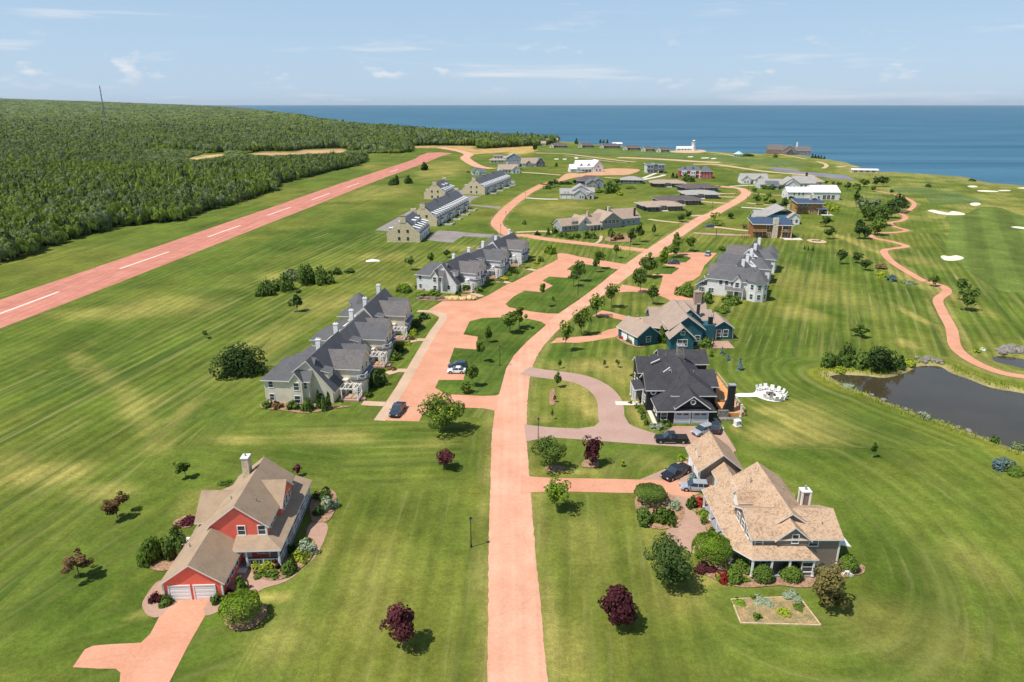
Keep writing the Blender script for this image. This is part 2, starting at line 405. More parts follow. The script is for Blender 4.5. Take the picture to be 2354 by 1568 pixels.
c2 = (X > 0) & (Y < 112); mowdist(c2, np.hypot((X - 36) * .9, (Y - 88) * .62), .5); cc = (X > 0) & (X < 24) & (Y < 97); mowdir(cc, .08, 1, .5)
c3 = (X > 41) & (Y < 200) & ~c2; mowdist(c3, np.abs(sdf(X, Y, POND)), .75)
c4_ = (X > 44) & (Y >= 158) & (Y < 330); mowdir(c4_, .40, .9, .95)
c5 = (X > 0) & (X <= 41) & (Y >= 112) & (Y < 158); mowdir(c5, .1, 1, .5)
c6 = (X > -62) & (X < 4) & (Y >= 124) & (Y < 240); mowdir(c6, .25, 1, .7)
c7 = (Y > 330) & (X > -90); mowdir(c7, .5, 1, .35)
# worn and sun-dried patches: photo point, half-width and half-height in the photo, how dry, which colour
def blob(cx, cy, rx, ry, amt, c=STRAW, rag=.5):
    x, y = G(cx, cy); wx = rx * depth(x, y) / FPX; wy = G(cx, cy - ry)[1] - y
    r = np.hypot((X - x) / wx, (Y - y) / wy) + (med - .5) * 1.6 * rag + (sm - .5) * 1.0 * rag
    setc(sstep(1.25, .35, r) * amt, c)
for b in [(1330, 905, 42, 50, .55), (1360, 945, 30, 30, .75), (1250, 962, 30, 12, .45), (1330, 838, 90, 14, .7), (1420, 850, 55, 32, .55), (1465, 950, 22, 45, .65), (1420, 985, 60, 8, .5), (1330, 1085, 100, 9, .5), (1500, 1060, 60, 20, .3),
          (1860, 985, 120, 50, .55), (1760, 1000, 60, 28, .7), (1760, 945, 60, 14, .45), (1850, 935, 60, 20, .35), (1840, 720, 60, 20, .45), (1880, 660, 90, 60, .3), (2090, 640, 26, 70, .5), (2110, 730, 14, 40, .7), (2085, 790, 22, 14, .6),
          (1690, 985, 14, 12, .5), (1800, 1155, 50, 40, .35), (1500, 1230, 30, 90, .25), (1350, 1250, 60, 80, .25), (1300, 1500, 60, 70, .35), (2100, 1450, 160, 80, .3), (2250, 1300, 70, 60, .25), (1620, 1330, 50, 20, .5), (1560, 1380, 90, 40, .35),
          (330, 1410, 26, 14, .7), (345, 1385, 12, 26, .6), (620, 1375, 50, 10, .7), (745, 1260, 10, 60, .6), (640, 1470, 90, 70, .3), (850, 1340, 90, 120, .22), (470, 1150, 60, 40, .3), (545, 1010, 90, 12, .5), (760, 1005, 120, 22, .45), (1000, 1020, 60, 18, .3),
          (100, 1090, 120, 30, .55), (40, 1060, 60, 24, .4), (230, 1130, 90, 20, .45), (420, 950, 18, 40, .7), (330, 930, 60, 30, .3), (600, 800, 70, 60, .35), (760, 700, 90, 30, .35), (420, 700, 160, 25, .35), (250, 720, 120, 20, .4), (640, 640, 50, 12, .45),
          (930, 655, 26, 12, .5), (1000, 620, 40, 10, .45), (880, 590, 90, 10, .35), (1130, 610, 60, 10, .3), (1070, 570, 60, 8, .4), (1420, 812, 20, 20, .3), (1400, 770, 22, 10, .6), (1560, 680, 40, 14, .3),
          (1000, 400, 60, 12, .4), (1020, 385, 60, 16, .35), (880, 440, 80, 20, .3), (2110, 600, 50, 20, .35), (2200, 500, 60, 14, .4), (2290, 480, 60, 16, .4), (2020, 575, 30, 30, .4), (1970, 560, 14, 40, .6), (1100, 900, 40, 14, .35), (1250, 480, 60, 14, .3), (1300, 470, 50, 14, .35), (1640, 690, 30, 12, .3), (850, 385, 40, 6, .3)]:
    blob(*b)
for b in [(1050, 1060, 70, 60, .7), (960, 1000, 120, 18, .5), (700, 1040, 120, 26, .5), (1000, 1200, 90, 80, .35), (1290, 820, 50, 26, .7), (1650, 1010, 80, 20, .3), (1900, 1040, 160, 22, .7), (1900, 870, 90, 50, .55), (1750, 800, 60, 60, .5), (2010, 1000, 120, 60, .5), (1330, 1160, 80, 30, .4),
          (1700, 1380, 120, 30, .4), (2000, 1250, 70, 120, .5), (1640, 1480, 160, 50, .4), (500, 1250, 90, 140, .3), (880, 1150, 60, 60, .4), (760, 540, 130, 30, .9), (650, 560, 60, 20, .8), (850, 500, 90, 20, .7), (300, 850, 90, 60, .4), (1860, 760, 90, 40, .4), (1900, 600, 110, 30, .5), (2030, 610, 40, 16, .5), (1080, 640, 40, 30, .4), (1200, 400, 60, 14, .4), (920, 470, 60, 16, .45)]:
    blob(*b[:5], c=LUSH)
# golden hayfield, haul road and building plots by the far shore
for v, pl, c in [('Y2', [(1020, 640), (1700, 640), (1720, 680), (2354, 640), (2354, 690), (1640, 735), (1500, 690), (1380, 665), (1040, 660)], (.46, .30, .12)),
                 ('Y3', [(0, 275), (310, 262), (320, 330), (100, 352), (0, 345)], (.46, .31, .11)),
                 ('Y1', [(1290, 545), (1400, 520), (1545, 510), (1560, 530), (1350, 560)], (.5, .36, .16)), ('Y1', [(1680, 512), (1830, 500), (2040, 500), (2080, 485), (2354, 478), (2420, 490), (2354, 512), (1900, 528), (1690, 522)], (.52, .31, .17)),
                 ('Y1', [(-60, 588), (130, 585), (280, 588), (280, 602), (-60, 605)], (.5, .36, .18))]:
    setc(sstep(-6, 6, sdf(X, Y, ats(v, pl)) + (sm - .5) * 14), c)
pl = dist_line(X, Y, [G(*px('E', *p)) for p in [(620, 60), (760, 190), (920, 290), (1060, 400), (1180, 590), (1360, 790), (1300, 850)]]); setc(sstep(3.6, 1.0, pl + (sm - .5) * 2) * .5, (.30, .27, .07))
for rd, wd in ((ROAD, 3.6), (LOOPR, 3.4), (CART, 2.2), (CART2, 2.2)):
    setc(sstep(1.6, .3, np.abs(dist_line(X, Y, rd) - wd) + (sm - .5) * 2.4) * .45, (.33, .27, .09))
dp = sdf(X, Y, POND); dp2 = sdf(X, Y, POND2)
setc(sstep(-5.5, -1.5, dp + (med - .5) * 5) * .75, (.23, .225, .03)); setc(sstep(-1.8, -.2, dp + (sm - .5) * 1.5) * .8, (.30, .24, .13)); setc(sstep(-4, -.5, dp2 + (sm - .5) * 3) * .7, (.25, .24, .06))
# rough between the links and the shore, then the red earth of the bluff
dl = sdf(X, Y, LAND)
setc(((X > 200) & (Y > 300)) * sstep(.45, .62, med) * .7, (.27, .26, .07)); setc(sstep(30, 4, dl + (med - .5) * 26) * .55, (.30, .27, .10)); setc(sstep(1.5, -1.5, dl), (.34, .16, .09))
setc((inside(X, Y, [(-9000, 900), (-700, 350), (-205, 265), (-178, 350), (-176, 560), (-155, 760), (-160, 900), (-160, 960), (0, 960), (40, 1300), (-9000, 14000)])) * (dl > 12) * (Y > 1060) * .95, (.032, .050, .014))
Zg = elev(X, Y) + np.where(dl < 0, -np.minimum(-dl * 1.1, 20) - .01, 0)
Zg = Zg - np.clip((dp + .3) * .35, 0, 1.6) - np.clip((dp2 + .3) * .35, 0, 1.2)
def grid_mesh(name, X, Y, Z, keep=None):
    ny, nx = X.shape
    co = np.stack([X, Y, Z], -1).reshape(-1, 3)
    i = np.arange(ny * nx).reshape(ny, nx)
    f = np.stack([i[:-1, :-1], i[:-1, 1:], i[1:, 1:], i[1:, :-1]], -1).reshape(-1, 4)
    if keep is not None: f = f[keep.reshape(-1)]
    me = bpy.data.meshes.new(name); me.vertices.add(len(co)); me.vertices.foreach_set('co', co.ravel())
    me.loops.add(len(f) * 4); me.loops.foreach_set('vertex_index', f.ravel().astype(np.int32))
    me.polygons.add(len(f)); me.polygons.foreach_set('loop_start', np.arange(0, len(f) * 4, 4, dtype=np.int32)); me.polygons.foreach_set('loop_total', np.full(len(f), 4, np.int32))
    me.update(calc_edges=True); me.validate(); return me
kp = (dl[:-1, :-1] > -30) | (dl[1:, 1:] > -30)
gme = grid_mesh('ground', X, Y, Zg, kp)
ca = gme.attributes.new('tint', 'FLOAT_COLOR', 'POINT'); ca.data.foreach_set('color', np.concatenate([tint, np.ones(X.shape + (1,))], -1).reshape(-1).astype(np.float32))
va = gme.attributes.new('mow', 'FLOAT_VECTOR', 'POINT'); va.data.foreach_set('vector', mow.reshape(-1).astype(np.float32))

def grassmat(name, attr=True, base=None, base2=None, direction=(1, 0), period=1.8, amp=.5, stripe=None):
    """mown grass: blotches, pale clippings strung along the mower's passes; tint and passes come from the ground's own attributes or are given"""
    m, t, b = principled(name, .95, .05)
    g = N('ShaderNodeNewGeometry', t)
    if attr:
        a = N('ShaderNodeAttribute', t, attribute_name='tint'); col = a.outputs['Color']
        mv = N('ShaderNodeAttribute', t, attribute_name='mow'); sp = N('ShaderNodeSeparateXYZ', t); L(t, mv.outputs['Vector'], sp.inputs[0])
        u, v, am = sp.outputs[0], sp.outputs[1], sp.outputs[2]
    else:
        mp = N('ShaderNodeMapping', t); mp.inputs['Rotation'].default_value = (0, 0, -math.atan2(direction[1], direction[0])); L(t, g.outputs['Position'], mp.inputs[0])
        sp = N('ShaderNodeSeparateXYZ', t); L(t, mp.outputs[0], sp.inputs[0]); u, v = sp.outputs[0], sp.outputs[1]
        av = N('ShaderNodeValue', t); av.outputs[0].default_value = amp; am = av.outputs[0]
        nb = N('ShaderNodeTexNoise', t); nb.inputs['Scale'].default_value = .09; nb.inputs['Detail'].default_value = 4; L(t, g.outputs['Position'], nb.inputs[0])
        r = N('ShaderNodeValToRGB', t); r.color_ramp.elements[0].position = .38; r.color_ramp.elements[1].position = .62
        r.color_ramp.elements[0].color = c4(base); r.color_ramp.elements[1].color = c4(base2 or base); L(t, nb.outputs['Fac'], r.inputs[0]); col = r.outputs[0]
        if stripe:
            ms = N('ShaderNodeMath', t, operation='MULTIPLY'); ms.inputs[1].default_value = 2 * math.pi / stripe; L(t, v, ms.inputs[0])
            sn = N('ShaderNodeMath', t, operation='SINE'); L(t, ms.outputs[0], sn.inputs[0])
            mr = N('ShaderNodeMapRange', t); mr.inputs[1].default_value = -.35; mr.inputs[2].default_value = .35; mr.inputs[3].default_value = .86; mr.inputs[4].default_value = 1.10; L(t, sn.outputs[0], mr.inputs[0])
            mm = N('ShaderNodeMixRGB', t, blend_type='MULTIPLY'); mm.inputs[0].default_value = 1; L(t, col, mm.inputs[1]); L(t, mr.outputs[0], mm.inputs[2]); col = mm.outputs[0]
    # blotches at three sizes
    for sc_, k in ((.05, .28), (.35, .18), (1.6, .20), (5.5, .30)):
        n = N('ShaderNodeTexNoise', t); n.inputs['Scale'].default_value = sc_; n.inputs['Detail'].default_value = 5; n.inputs['Roughness'].default_value = .62; L(t, g.outputs['Position'], n.inputs[0])
        mr = N('ShaderNodeMapRange', t); mr.inputs[1].default_value = .3; mr.inputs[2].default_value = .7; mr.inputs[3].default_value = 1 - k; mr.inputs[4].default_value = 1 + k; L(t, n.outputs['Fac'], mr.inputs[0])
        mm = N('ShaderNodeMixRGB', t, blend_type='MULTIPLY'); mm.inputs[0].default_value = 1; L(t, col, mm.inputs[1]); L(t, mr.outputs[0], mm.inputs[2]); col = mm.outputs[0]
    def streak(su, sv, lo, hi, colour, k, seed):
        nonlocal col
        cb = N('ShaderNodeCombineXYZ', t)
        m1 = N('ShaderNodeMath', t, operation='MULTIPLY'); m1.inputs[1].default_value = su; L(t, u, m1.inputs[0]); L(t, m1.outputs[0], cb.inputs[0])
        m2 = N('ShaderNodeMath', t, operation='MULTIPLY'); m2.inputs[1].default_value = sv; L(t, v, m2.inputs[0]); L(t, m2.outputs[0], cb.inputs[1]); cb.inputs[2].default_value = seed
        n = N('ShaderNodeTexNoise', t); n.inputs['Scale'].default_value = 1; n.inputs['Detail'].default_value = 4; n.inputs['Roughness'].default_value = .6; L(t, cb.outputs[0], n.inputs[0])
        mr = N('ShaderNodeMapRange', t); mr.inputs[1].default_value = lo; mr.inputs[2].default_value = hi; mr.inputs[4].default_value = k; L(t, n.outputs['Fac'], mr.inputs[0])
        mu = N('ShaderNodeMath', t, operation='MULTIPLY'); L(t, mr.outputs[0], mu.inputs[0]); L(t, am, mu.inputs[1])
        mm = N('ShaderNodeMixRGB', t); L(t, mu.outputs[0], mm.inputs[0]); L(t, col, mm.inputs[1]); mm.inputs[2].default_value = c4(colour); col = mm.outputs[0]
    streak(.012, .22, .50, .66, (.052, .088, .016), .7, 1.0)
    streak(.020, .45, .52, .70, (.25, .245, .075), .55, 5.0)
    streak(.045, 1.1, .56, .74, (.33, .30, .12), .55, 9.0)
    # the regular pass-by-pass lines
    ms = N('ShaderNodeMath', t, operation='MULTIPLY'); ms.inputs[1].default_value = 2 * math.pi / period; L(t, v, ms.inputs[0])
    sn = N('ShaderNodeMath', t, operation='SINE'); L(t, ms.outputs[0], sn.inputs[0])
    mr = N('ShaderNodeMath', t, operation='MULTIPLY_ADD'); L(t, sn.outputs[0], mr.inputs[0]); 
    ma = N('ShaderNodeMath', t, operation='MULTIPLY'); ma.inputs[1].default_value = .15; L(t, am, ma.inputs[0]); L(t, ma.outputs[0], mr.inputs[1]); mr.inputs[2].default_value = 1
    mm = N('ShaderNodeMixRGB', t, blend_type='MULTIPLY'); mm.inputs[0].default_value = 1; L(t, col, mm.inputs[1]); L(t, mr.outputs[0], mm.inputs[2]); col = mm.outputs[0]
    L(t, col, b.inputs['Base Color'])
    fn = N('ShaderNodeTexNoise', t); fn.inputs['Scale'].default_value = 2.2; fn.inputs['Detail'].default_value = 3; L(t, g.outputs['Position'], fn.inputs[0])
    bp = N('ShaderNodeBump', t); bp.inputs['Strength'].default_value = .5; bp.inputs['Distance'].default_value = .12; L(t, fn.outputs['Fac'], bp.inputs['Height']); L(t, bp.outputs[0], b.inputs['Normal'])
    return m
GRASS = grassmat('grass', period=2.6)
gme.materials.append(GRASS)
ground = link(bpy.data.objects.new('ground', gme)); ground['kind'] = 'structure'
LAWN = grassmat('island_grass', False, (.060, .108, .015), (.098, .144, .022), (.3, 1), 1.8, .45)

# sea to the horizon
def watermat(name, c, c2, rough, spec, sx, sy, bump, dist):
    m, t, b = principled(name, rough, spec)
    g = N('ShaderNodeNewGeometry', t); mp = N('ShaderNodeMapping', t); mp.inputs['Scale'].default_value = (sx, sy, 1); mp.inputs['Rotation'].default_value = (0, 0, .12); L(t, g.outputs['Position'], mp.inputs[0])
    n = N('ShaderNodeTexNoise', t); n.inputs['Scale'].default_value = 1; n.inputs['Detail'].default_value = 6; n.inputs['Roughness'].default_value = .6; L(t, mp.outputs[0], n.inputs[0])
    r = N('ShaderNodeValToRGB', t); r.color_ramp.elements[0].position = .36; r.color_ramp.elements[1].position = .66; r.color_ramp.elements[0].color = c4(c); r.color_ramp.elements[1].color = c4(c2)
    L(t, n.outputs['Fac'], r.inputs[0]); L(t, r.outputs[0], b.inputs['Base Color'])
    if bump:
        n2 = N('ShaderNodeTexNoise', t); n2.inputs['Scale'].default_value = .22; n2.inputs['Detail'].default_value = 5; L(t, g.outputs['Position'], n2.inputs[0])
        bp = N('ShaderNodeBump', t); bp.inputs['Strength'].default_value = bump; bp.inputs['Distance'].default_value = dist; L(t, n2.outputs['Fac'], bp.inputs['Height']); L(t, bp.outputs[0], b.inputs['Normal'])
    return m
mb = MB(); R = 45000
SEA = watermat('sea_water', (.022, .098, .165), (.056, .168, .245), .5, .16, .0016, .012, .8, .8)
n = 48
for k in range(n):
    a, b_ = math.pi * (-.05 + 1.1 * k / n), math.pi * (-.05 + 1.1 * (k + 1) / n)
    mb.face([(0, 200, SEA_Z), (R * math.cos(a), 200 + R * math.sin(a), SEA_Z), (R * math.cos(b_), 200 + R * math.sin(b_), SEA_Z)])
mb.obj('sea', SEA)['kind'] = 'structure'
PONDM = watermat('pond_water', (.044, .036, .020), (.066, .052, .028), .06, .5, .06, .06, .06, .1)
sheet('pond_water', POND, -.35, PONDM); sheet('pond_water', POND2, -.35, PONDM)
# ------------------------------------------------------------------ roads, drives, paths
def paving(name, base, wear, dark, rough=.9, tracks=0):
    m, t, b = principled(name, rough, .2)
    g = N('ShaderNodeNewGeometry', t); col = None
    n = N('ShaderNodeTexNoise', t); n.inputs['Scale'].default_value = .16; n.inputs['Detail'].default_value = 6; n.inputs['Roughness'].default_value = .65; L(t, g.outputs['Position'], n.inputs[0])
    r = N('ShaderNodeValToRGB', t); r.color_ramp.elements[0].position = .35; r.color_ramp.elements[1].position = .66; r.color_ramp.elements[0].color = c4(base); r.color_ramp.elements[1].color = c4(wear)
    L(t, n.outputs['Fac'], r.inputs[0]); col = r.outputs[0]
    # hairline cracks, and patches a shade darker
    v = N('ShaderNodeTexVoronoi', t, feature='DISTANCE_TO_EDGE'); v.inputs['Scale'].default_value = .07; 
    w2 = N('ShaderNodeTexNoise', t); w2.inputs['Scale'].default_value = .5; L(t, g.outputs['Position'], w2.inputs[0])
    ad = N('ShaderNodeMixRGB', t, blend_type='ADD'); ad.inputs[0].default_value = 3; L(t, g.outputs['Position'], ad.inputs[1]); L(t, w2.outputs['Color'], ad.inputs[2]); L(t, ad.outputs[0], v.inputs[0])
    mr = N('ShaderNodeMapRange', t); mr.inputs[1].default_value = .003; mr.inputs[2].default_value = .008; mr.inputs[3].default_value = .22; mr.inputs[4].default_value = 0; L(t, v.outputs['Distance'], mr.inputs[0])
    mm = N('ShaderNodeMixRGB', t); L(t, mr.outputs[0], mm.inputs[0]); L(t, col, mm.inputs[1]); mm.inputs[2].default_value = c4(dark); col = mm.outputs[0]
    f = N('ShaderNodeTexNoise', t); f.inputs['Scale'].default_value = 2.5; f.inputs['Detail'].default_value = 4; L(t, g.outputs['Position'], f.inputs[0])
    mr = N('ShaderNodeMapRange', t); mr.inputs[1].default_value = .3; mr.inputs[2].default_value = .7; mr.inputs[3].default_value = .92; mr.inputs[4].default_value = 1.08; L(t, f.outputs['Fac'], mr.inputs[0])
    mm = N('ShaderNodeMixRGB', t, blend_type='MULTIPLY'); mm.inputs[0].default_value = 1; L(t, col, mm.inputs[1]); L(t, mr.outputs[0], mm.inputs[2])
    if tracks:      # wheel and rubber marks drawn out along the carriageway
        mp = N('ShaderNodeMapping', t); mp.inputs['Scale'].default_value = (.9, .022, 1); mp.inputs['Rotation'].default_value = (0, 0, .07); L(t, g.outputs['Position'], mp.inputs[0])
        q = N('ShaderNodeTexNoise', t); q.inputs['Scale'].default_value = 1; q.inputs['Detail'].default_value = 3; L(t, mp.outputs[0], q.inputs[0])
        mr = N('ShaderNodeMapRange', t); mr.inputs[1].default_value = .34; mr.inputs[2].default_value = .62; mr.inputs[3].default_value = 1 - tracks; mr.inputs[4].default_value = 1.04; L(t, q.outputs['Fac'], mr.inputs[0])
        m2 = N('ShaderNodeMixRGB', t, blend_type='MULTIPLY'); m2.inputs[0].default_value = 1; L(t, mm.outputs[0], m2.inputs[1]); L(t, mr.outputs[0], m2.inputs[2]); mm = m2
    L(t, mm.outputs[0], b.inputs['Base Color'])
    return m
SALMON = paving('red_chip_seal', (.60, .298, .188), (.69, .385, .265), (.38, .19, .13), tracks=.08)
SALMON2 = paving('red_chip_seal_drive', (.55, .255, .156), (.64, .328, .212), (.38, .18, .12))
RUNM = paving('runway_chip_seal', (.48, .184, .126), (.58, .25, .185), (.34, .13, .095), tracks=.18)
PINK = paving('pink_gravel', (.40, .255, .205), (.45, .30, .245), (.33, .2, .16))
TANP = paving('tan_pavers', (.50, .34, .235), (.58, .42, .29), (.38, .25, .17))
BRICKP = paving('brick_pavers', (.38, .235, .17), (.47, .30, .22), (.28, .17, .12))
GRAYP = paving('grey_asphalt', (.22, .19, .18), (.30, .265, .245), (.16, .14, .13))
CONC = paving('pale_concrete', (.62, .56, .48), (.72, .66, .57), (.5, .45, .4))
DIRT = paving('tan_dirt', (.50, .34, .20), (.60, .44, .28), (.4, .26, .15))
REDDIRT = paving('red_dirt', (.50, .25, .14), (.60, .36, .22), (.4, .2, .12))
MULCH = M('mulch', (.33, .20, .12), .3, 3, fine=.3, fscale=12)
SAND = M('bunker_sand', (.74, .67, .52), .06, .5)
PAINT = M('road_paint', (.80, .62, .54), .1, 2)

road = ribbon('road', ROAD, 6.4, .012, SALMON, n=26, rag=.15)
ribbon('road', LOOPR, 6.2, .008, SALMON2, n=14, rag=.4)
far_road = ribbon('road', ats('Y2', [(1900, 890), (1760, 868), (1660, 820), (1600, 770), (1640, 735), (1560, 700), (1400, 670), (1330, 655)]), lambda t: 10 + 3 * t, .008, SALMON)
run = ribbon('runway', RW, lambda t: 23.5 - 1.5 * t, .012, RUNM, n=4)
sheet('runway', ats('Y2', [(1040, 790), (1100, 745), (1190, 715), (1330, 710), (1465, 722), (1250, 770), (1130, 800)]), .016, RUNM)
for a, b in [((-156, 128), (-153.5, 160)), ((-149.9, 190), (-147.8, 220)), ((-145.7, 253.5), (-142.2, 285)), ((-140, 318.7), (-137, 351.5)), ((-134.5, 384.8), (-131.3, 417.2)), ((-127.8, 448.9), (-125.0, 485.4)), ((-121.5, 520), (-118.5, 548)), ((-110, 640), (-106.5, 668))]:
    ribbon('runway_dash', [a, b], .95, .004, PAINT, run, None, 1).location.z = .018
    # (dash faces lie 10 mm above the runway)

# car park of the western townhouses: one sheet, with the grass islands laid on it
lot = ats('A', [(85, 1435), (260, 1440), (575, 1448), (630, 1350), (730, 1305), (1000, 1290), (1300, 1300), (1460, 1330), (1480, 1160), (1560, 800), (1700, 560), (1990, 380), (2171, 200)]) + ats('B', [(1290, 735), (1500, 560), (1700, 420), (1870, 290), (1960, 240), (1720, 200), (1500, 165), (1380, 135), (1280, 130), (1290, 190), (1060, 305), (860, 410), (780, 440), (600, 545), (480, 595), (330, 597), (170, 590), (10, 690)]) \
    + ats('A', [(670, 200), (820, 280), (710, 500), (640, 560), (480, 850), (430, 890), (210, 1220)])
sheet('parking_lot', lot, .004, SALMON2)
ribbon('sidewalk', ats('A', [(130, 1440), (330, 1140), (470, 900), (620, 640), (740, 440), (850, 270), (760, 215), (560, 200)]), 2.3, .016, TANP)
isl = dict(i1=('A', [(760, 1070), (800, 985), (1080, 985), (1090, 935), (1110, 900), (920, 780), (975, 620), (1225, 640), (1240, 490), (1080, 465), (1150, 320), (1290, 285), (1540, 275), (1800, 290), (1960, 325), (2010, 360), (1800, 540), (1650, 700), (1560, 850), (1480, 1140), (1440, 1155), (1300, 1160), (880, 1140)]),
           i2=('B', [(775, 630), (850, 560), (960, 500), (1120, 515), (1240, 450), (1140, 400), (1200, 362), (1400, 375), (1420, 300), (1375, 290), (1440, 245), (1520, 235), (1700, 260), (1870, 290), (1700, 430), (1500, 580), (1290, 722), (1180, 720), (1020, 700), (810, 660)]))
for k, (v, p) in isl.items(): sheet('lawn_island', ats(v, p), -.02, LAWN, thick=.12)
# lawns that reach between drives on the house side
sheet('parking_lot', ats('Z6', [(390, 640), (520, 660), (680, 690), (800, 690), (830, 600), (840, 540), (740, 520), (710, 545), (1000, 480), (850, 420), (1150, 340), (980, 300), (780, 330), (980, 290), (1220, 285), (1440, 290), (1300, 430), (1250, 540), (1180, 590), (1090, 610), (1030, 660), (1030, 720), (1100, 780), (1190, 800), (1120, 830), (960, 830), (870, 790), (800, 760), (690, 720), (350, 710)]), .004, SALMON2)
sheet('parking_lot', ats('Z6', [(700, 300), (860, 285), (1000, 285), (1000, 300), (860, 305), (760, 340)]), .005, SALMON2)
sheet('lawn_island', ats('Z6', [(860, 430), (1020, 460), (930, 525), (760, 520), (780, 470)]), -.02, LAWN, thick=.12)
sheet('lawn_island', ats('Z6', [(860, 320), (1110, 330), (1150, 350), (1090, 395), (960, 400), (850, 410)]), -.02, LAWN, thick=.12)
# drives
ribbon('driveway', ats('Z6', [(330, 700), (520, 695), (720, 715)]), 5.5, .006, SALMON2)
sheet('driveway', ats('B', [(1210, 1015), (1330, 1005), (1480, 1010), (1640, 990), (1850, 950), (1960, 900), (1980, 840), (1780, 880), (1660, 935), (1540, 945), (1400, 955), (1280, 960)]), .006, SALMON2)
sheet('driveway', ats('B', [(1720, 690), (1800, 705), (1950, 745), (2130, 770), (2200, 800), (2120, 830), (1980, 800), (1830, 765), (1680, 745), (1620, 750)]), .006, SALMON2)
ribbon('driveway', ats('C', [(180, 235), (330, 262), (520, 285), (720, 320), (880, 390), (985, 490), (1020, 590), (1025, 680), (1060, 760), (1180, 830), (1400, 905)]), 5.2, .006, PINK, n=8)
sheet('driveway', ats('C', [(170, 760), (230, 770), (400, 790), (700, 805), (860, 780), (930, 720), (1130, 640), (1200, 760), (1330, 840), (1500, 870), (1640, 780), (1900, 780), (1960, 960), (1760, 985), (1300, 955), (900, 925), (640, 905), (400, 890), (190, 930)]), .010, PINK)
sheet('driveway', ats('Z3', [(750, 1120), (1180, 1115), (1300, 1160), (1430, 1370), (1300, 1480), (930, 1310), (900, 1230), (760, 1180)]), .016, BRICKP)
sheet('driveway', ats('Z2', [(-640, 425), (-560, 440), (-400, 448), (0, 455), (180, 460), (520, 465), (620, 540), (520, 590), (320, 555), (0, 550), (-400, 540), (-560, 548), (-640, 560)]), .006, SALMON2)
sheet('driveway', ats('Z2', [(180, 460), (350, 390), (520, 300), (760, 440), (700, 510), (640, 540), (505, 520), (500, 470)]), .010, BRICKP)
sheet('paver_walk', smooth(ats('Z2', [(320, 555), (520, 585), (515, 640), (600, 720), (640, 800), (640, 880), (560, 970), (480, 930), (400, 890), (365, 830), (390, 790), (470, 740), (480, 680), (430, 600)]), 3, True), .014, BRICKP)
sheet('driveway', ats('D', [(190, 1315), (310, 1140), (390, 1105), (560, 1090), (860, 1075), (950, 990), (1050, 800), (1140, 660), (1540, 645), (1500, 790), (1330, 1090), (1140, 1459), (1060, 1620), (640, 1620), (650, 1459), (660, 1370), (610, 1330), (440, 1330)]), .006, SALMON2)
sheet('paver_walk', smooth(ats('Z1', [(225, 1140), (165, 1150), (90, 1250), (65, 1320), (110, 1390), (190, 1400), (260, 1330), (330, 1280), (250, 1240)]), 3, True), .012, BRICKP)
sheet('paver_walk', smooth(ats('Z1', [(530, 1390), (640, 1350), (760, 1250), (850, 1255), (960, 1190), (1120, 1140), (1260, 1040), (1350, 940), (1410, 820), (1430, 740), (1400, 705), (1310, 705), (1270, 800), (1340, 900), (1290, 1010), (1150, 1110), (1000, 1130), (900, 1090), (850, 1020), (760, 1000), (700, 1200), (540, 1300)]), 3, True), .012, BRICKP)
for v, p, m in [('Z7', [(840, 1010), (905, 930), (1000, 890), (1200, 900), (1450, 925), (1830, 950), (1840, 985), (1500, 975), (1300, 960), (1230, 1000), (1170, 1045), (1000, 1030)], GRAYP), ('Z7', [(1260, 440), (1480, 455), (1560, 440), (1420, 500), (1370, 560), (1780, 590), (1760, 620), (1300, 560), (1250, 500)], GRAYP),
                ('Z7', [(190, 885), (490, 720), (700, 600), (720, 660), (480, 830), (380, 905)], GRAYP), ('Z7', [(1210, 400), (1320, 360), (1330, 430), (1240, 450)], GRAYP), ('Z7', [(1880, 250), (1960, 270), (1940, 310), (1890, 300)], GRAYP)]:
    sheet('driveway', ats(v, p), .007, m)
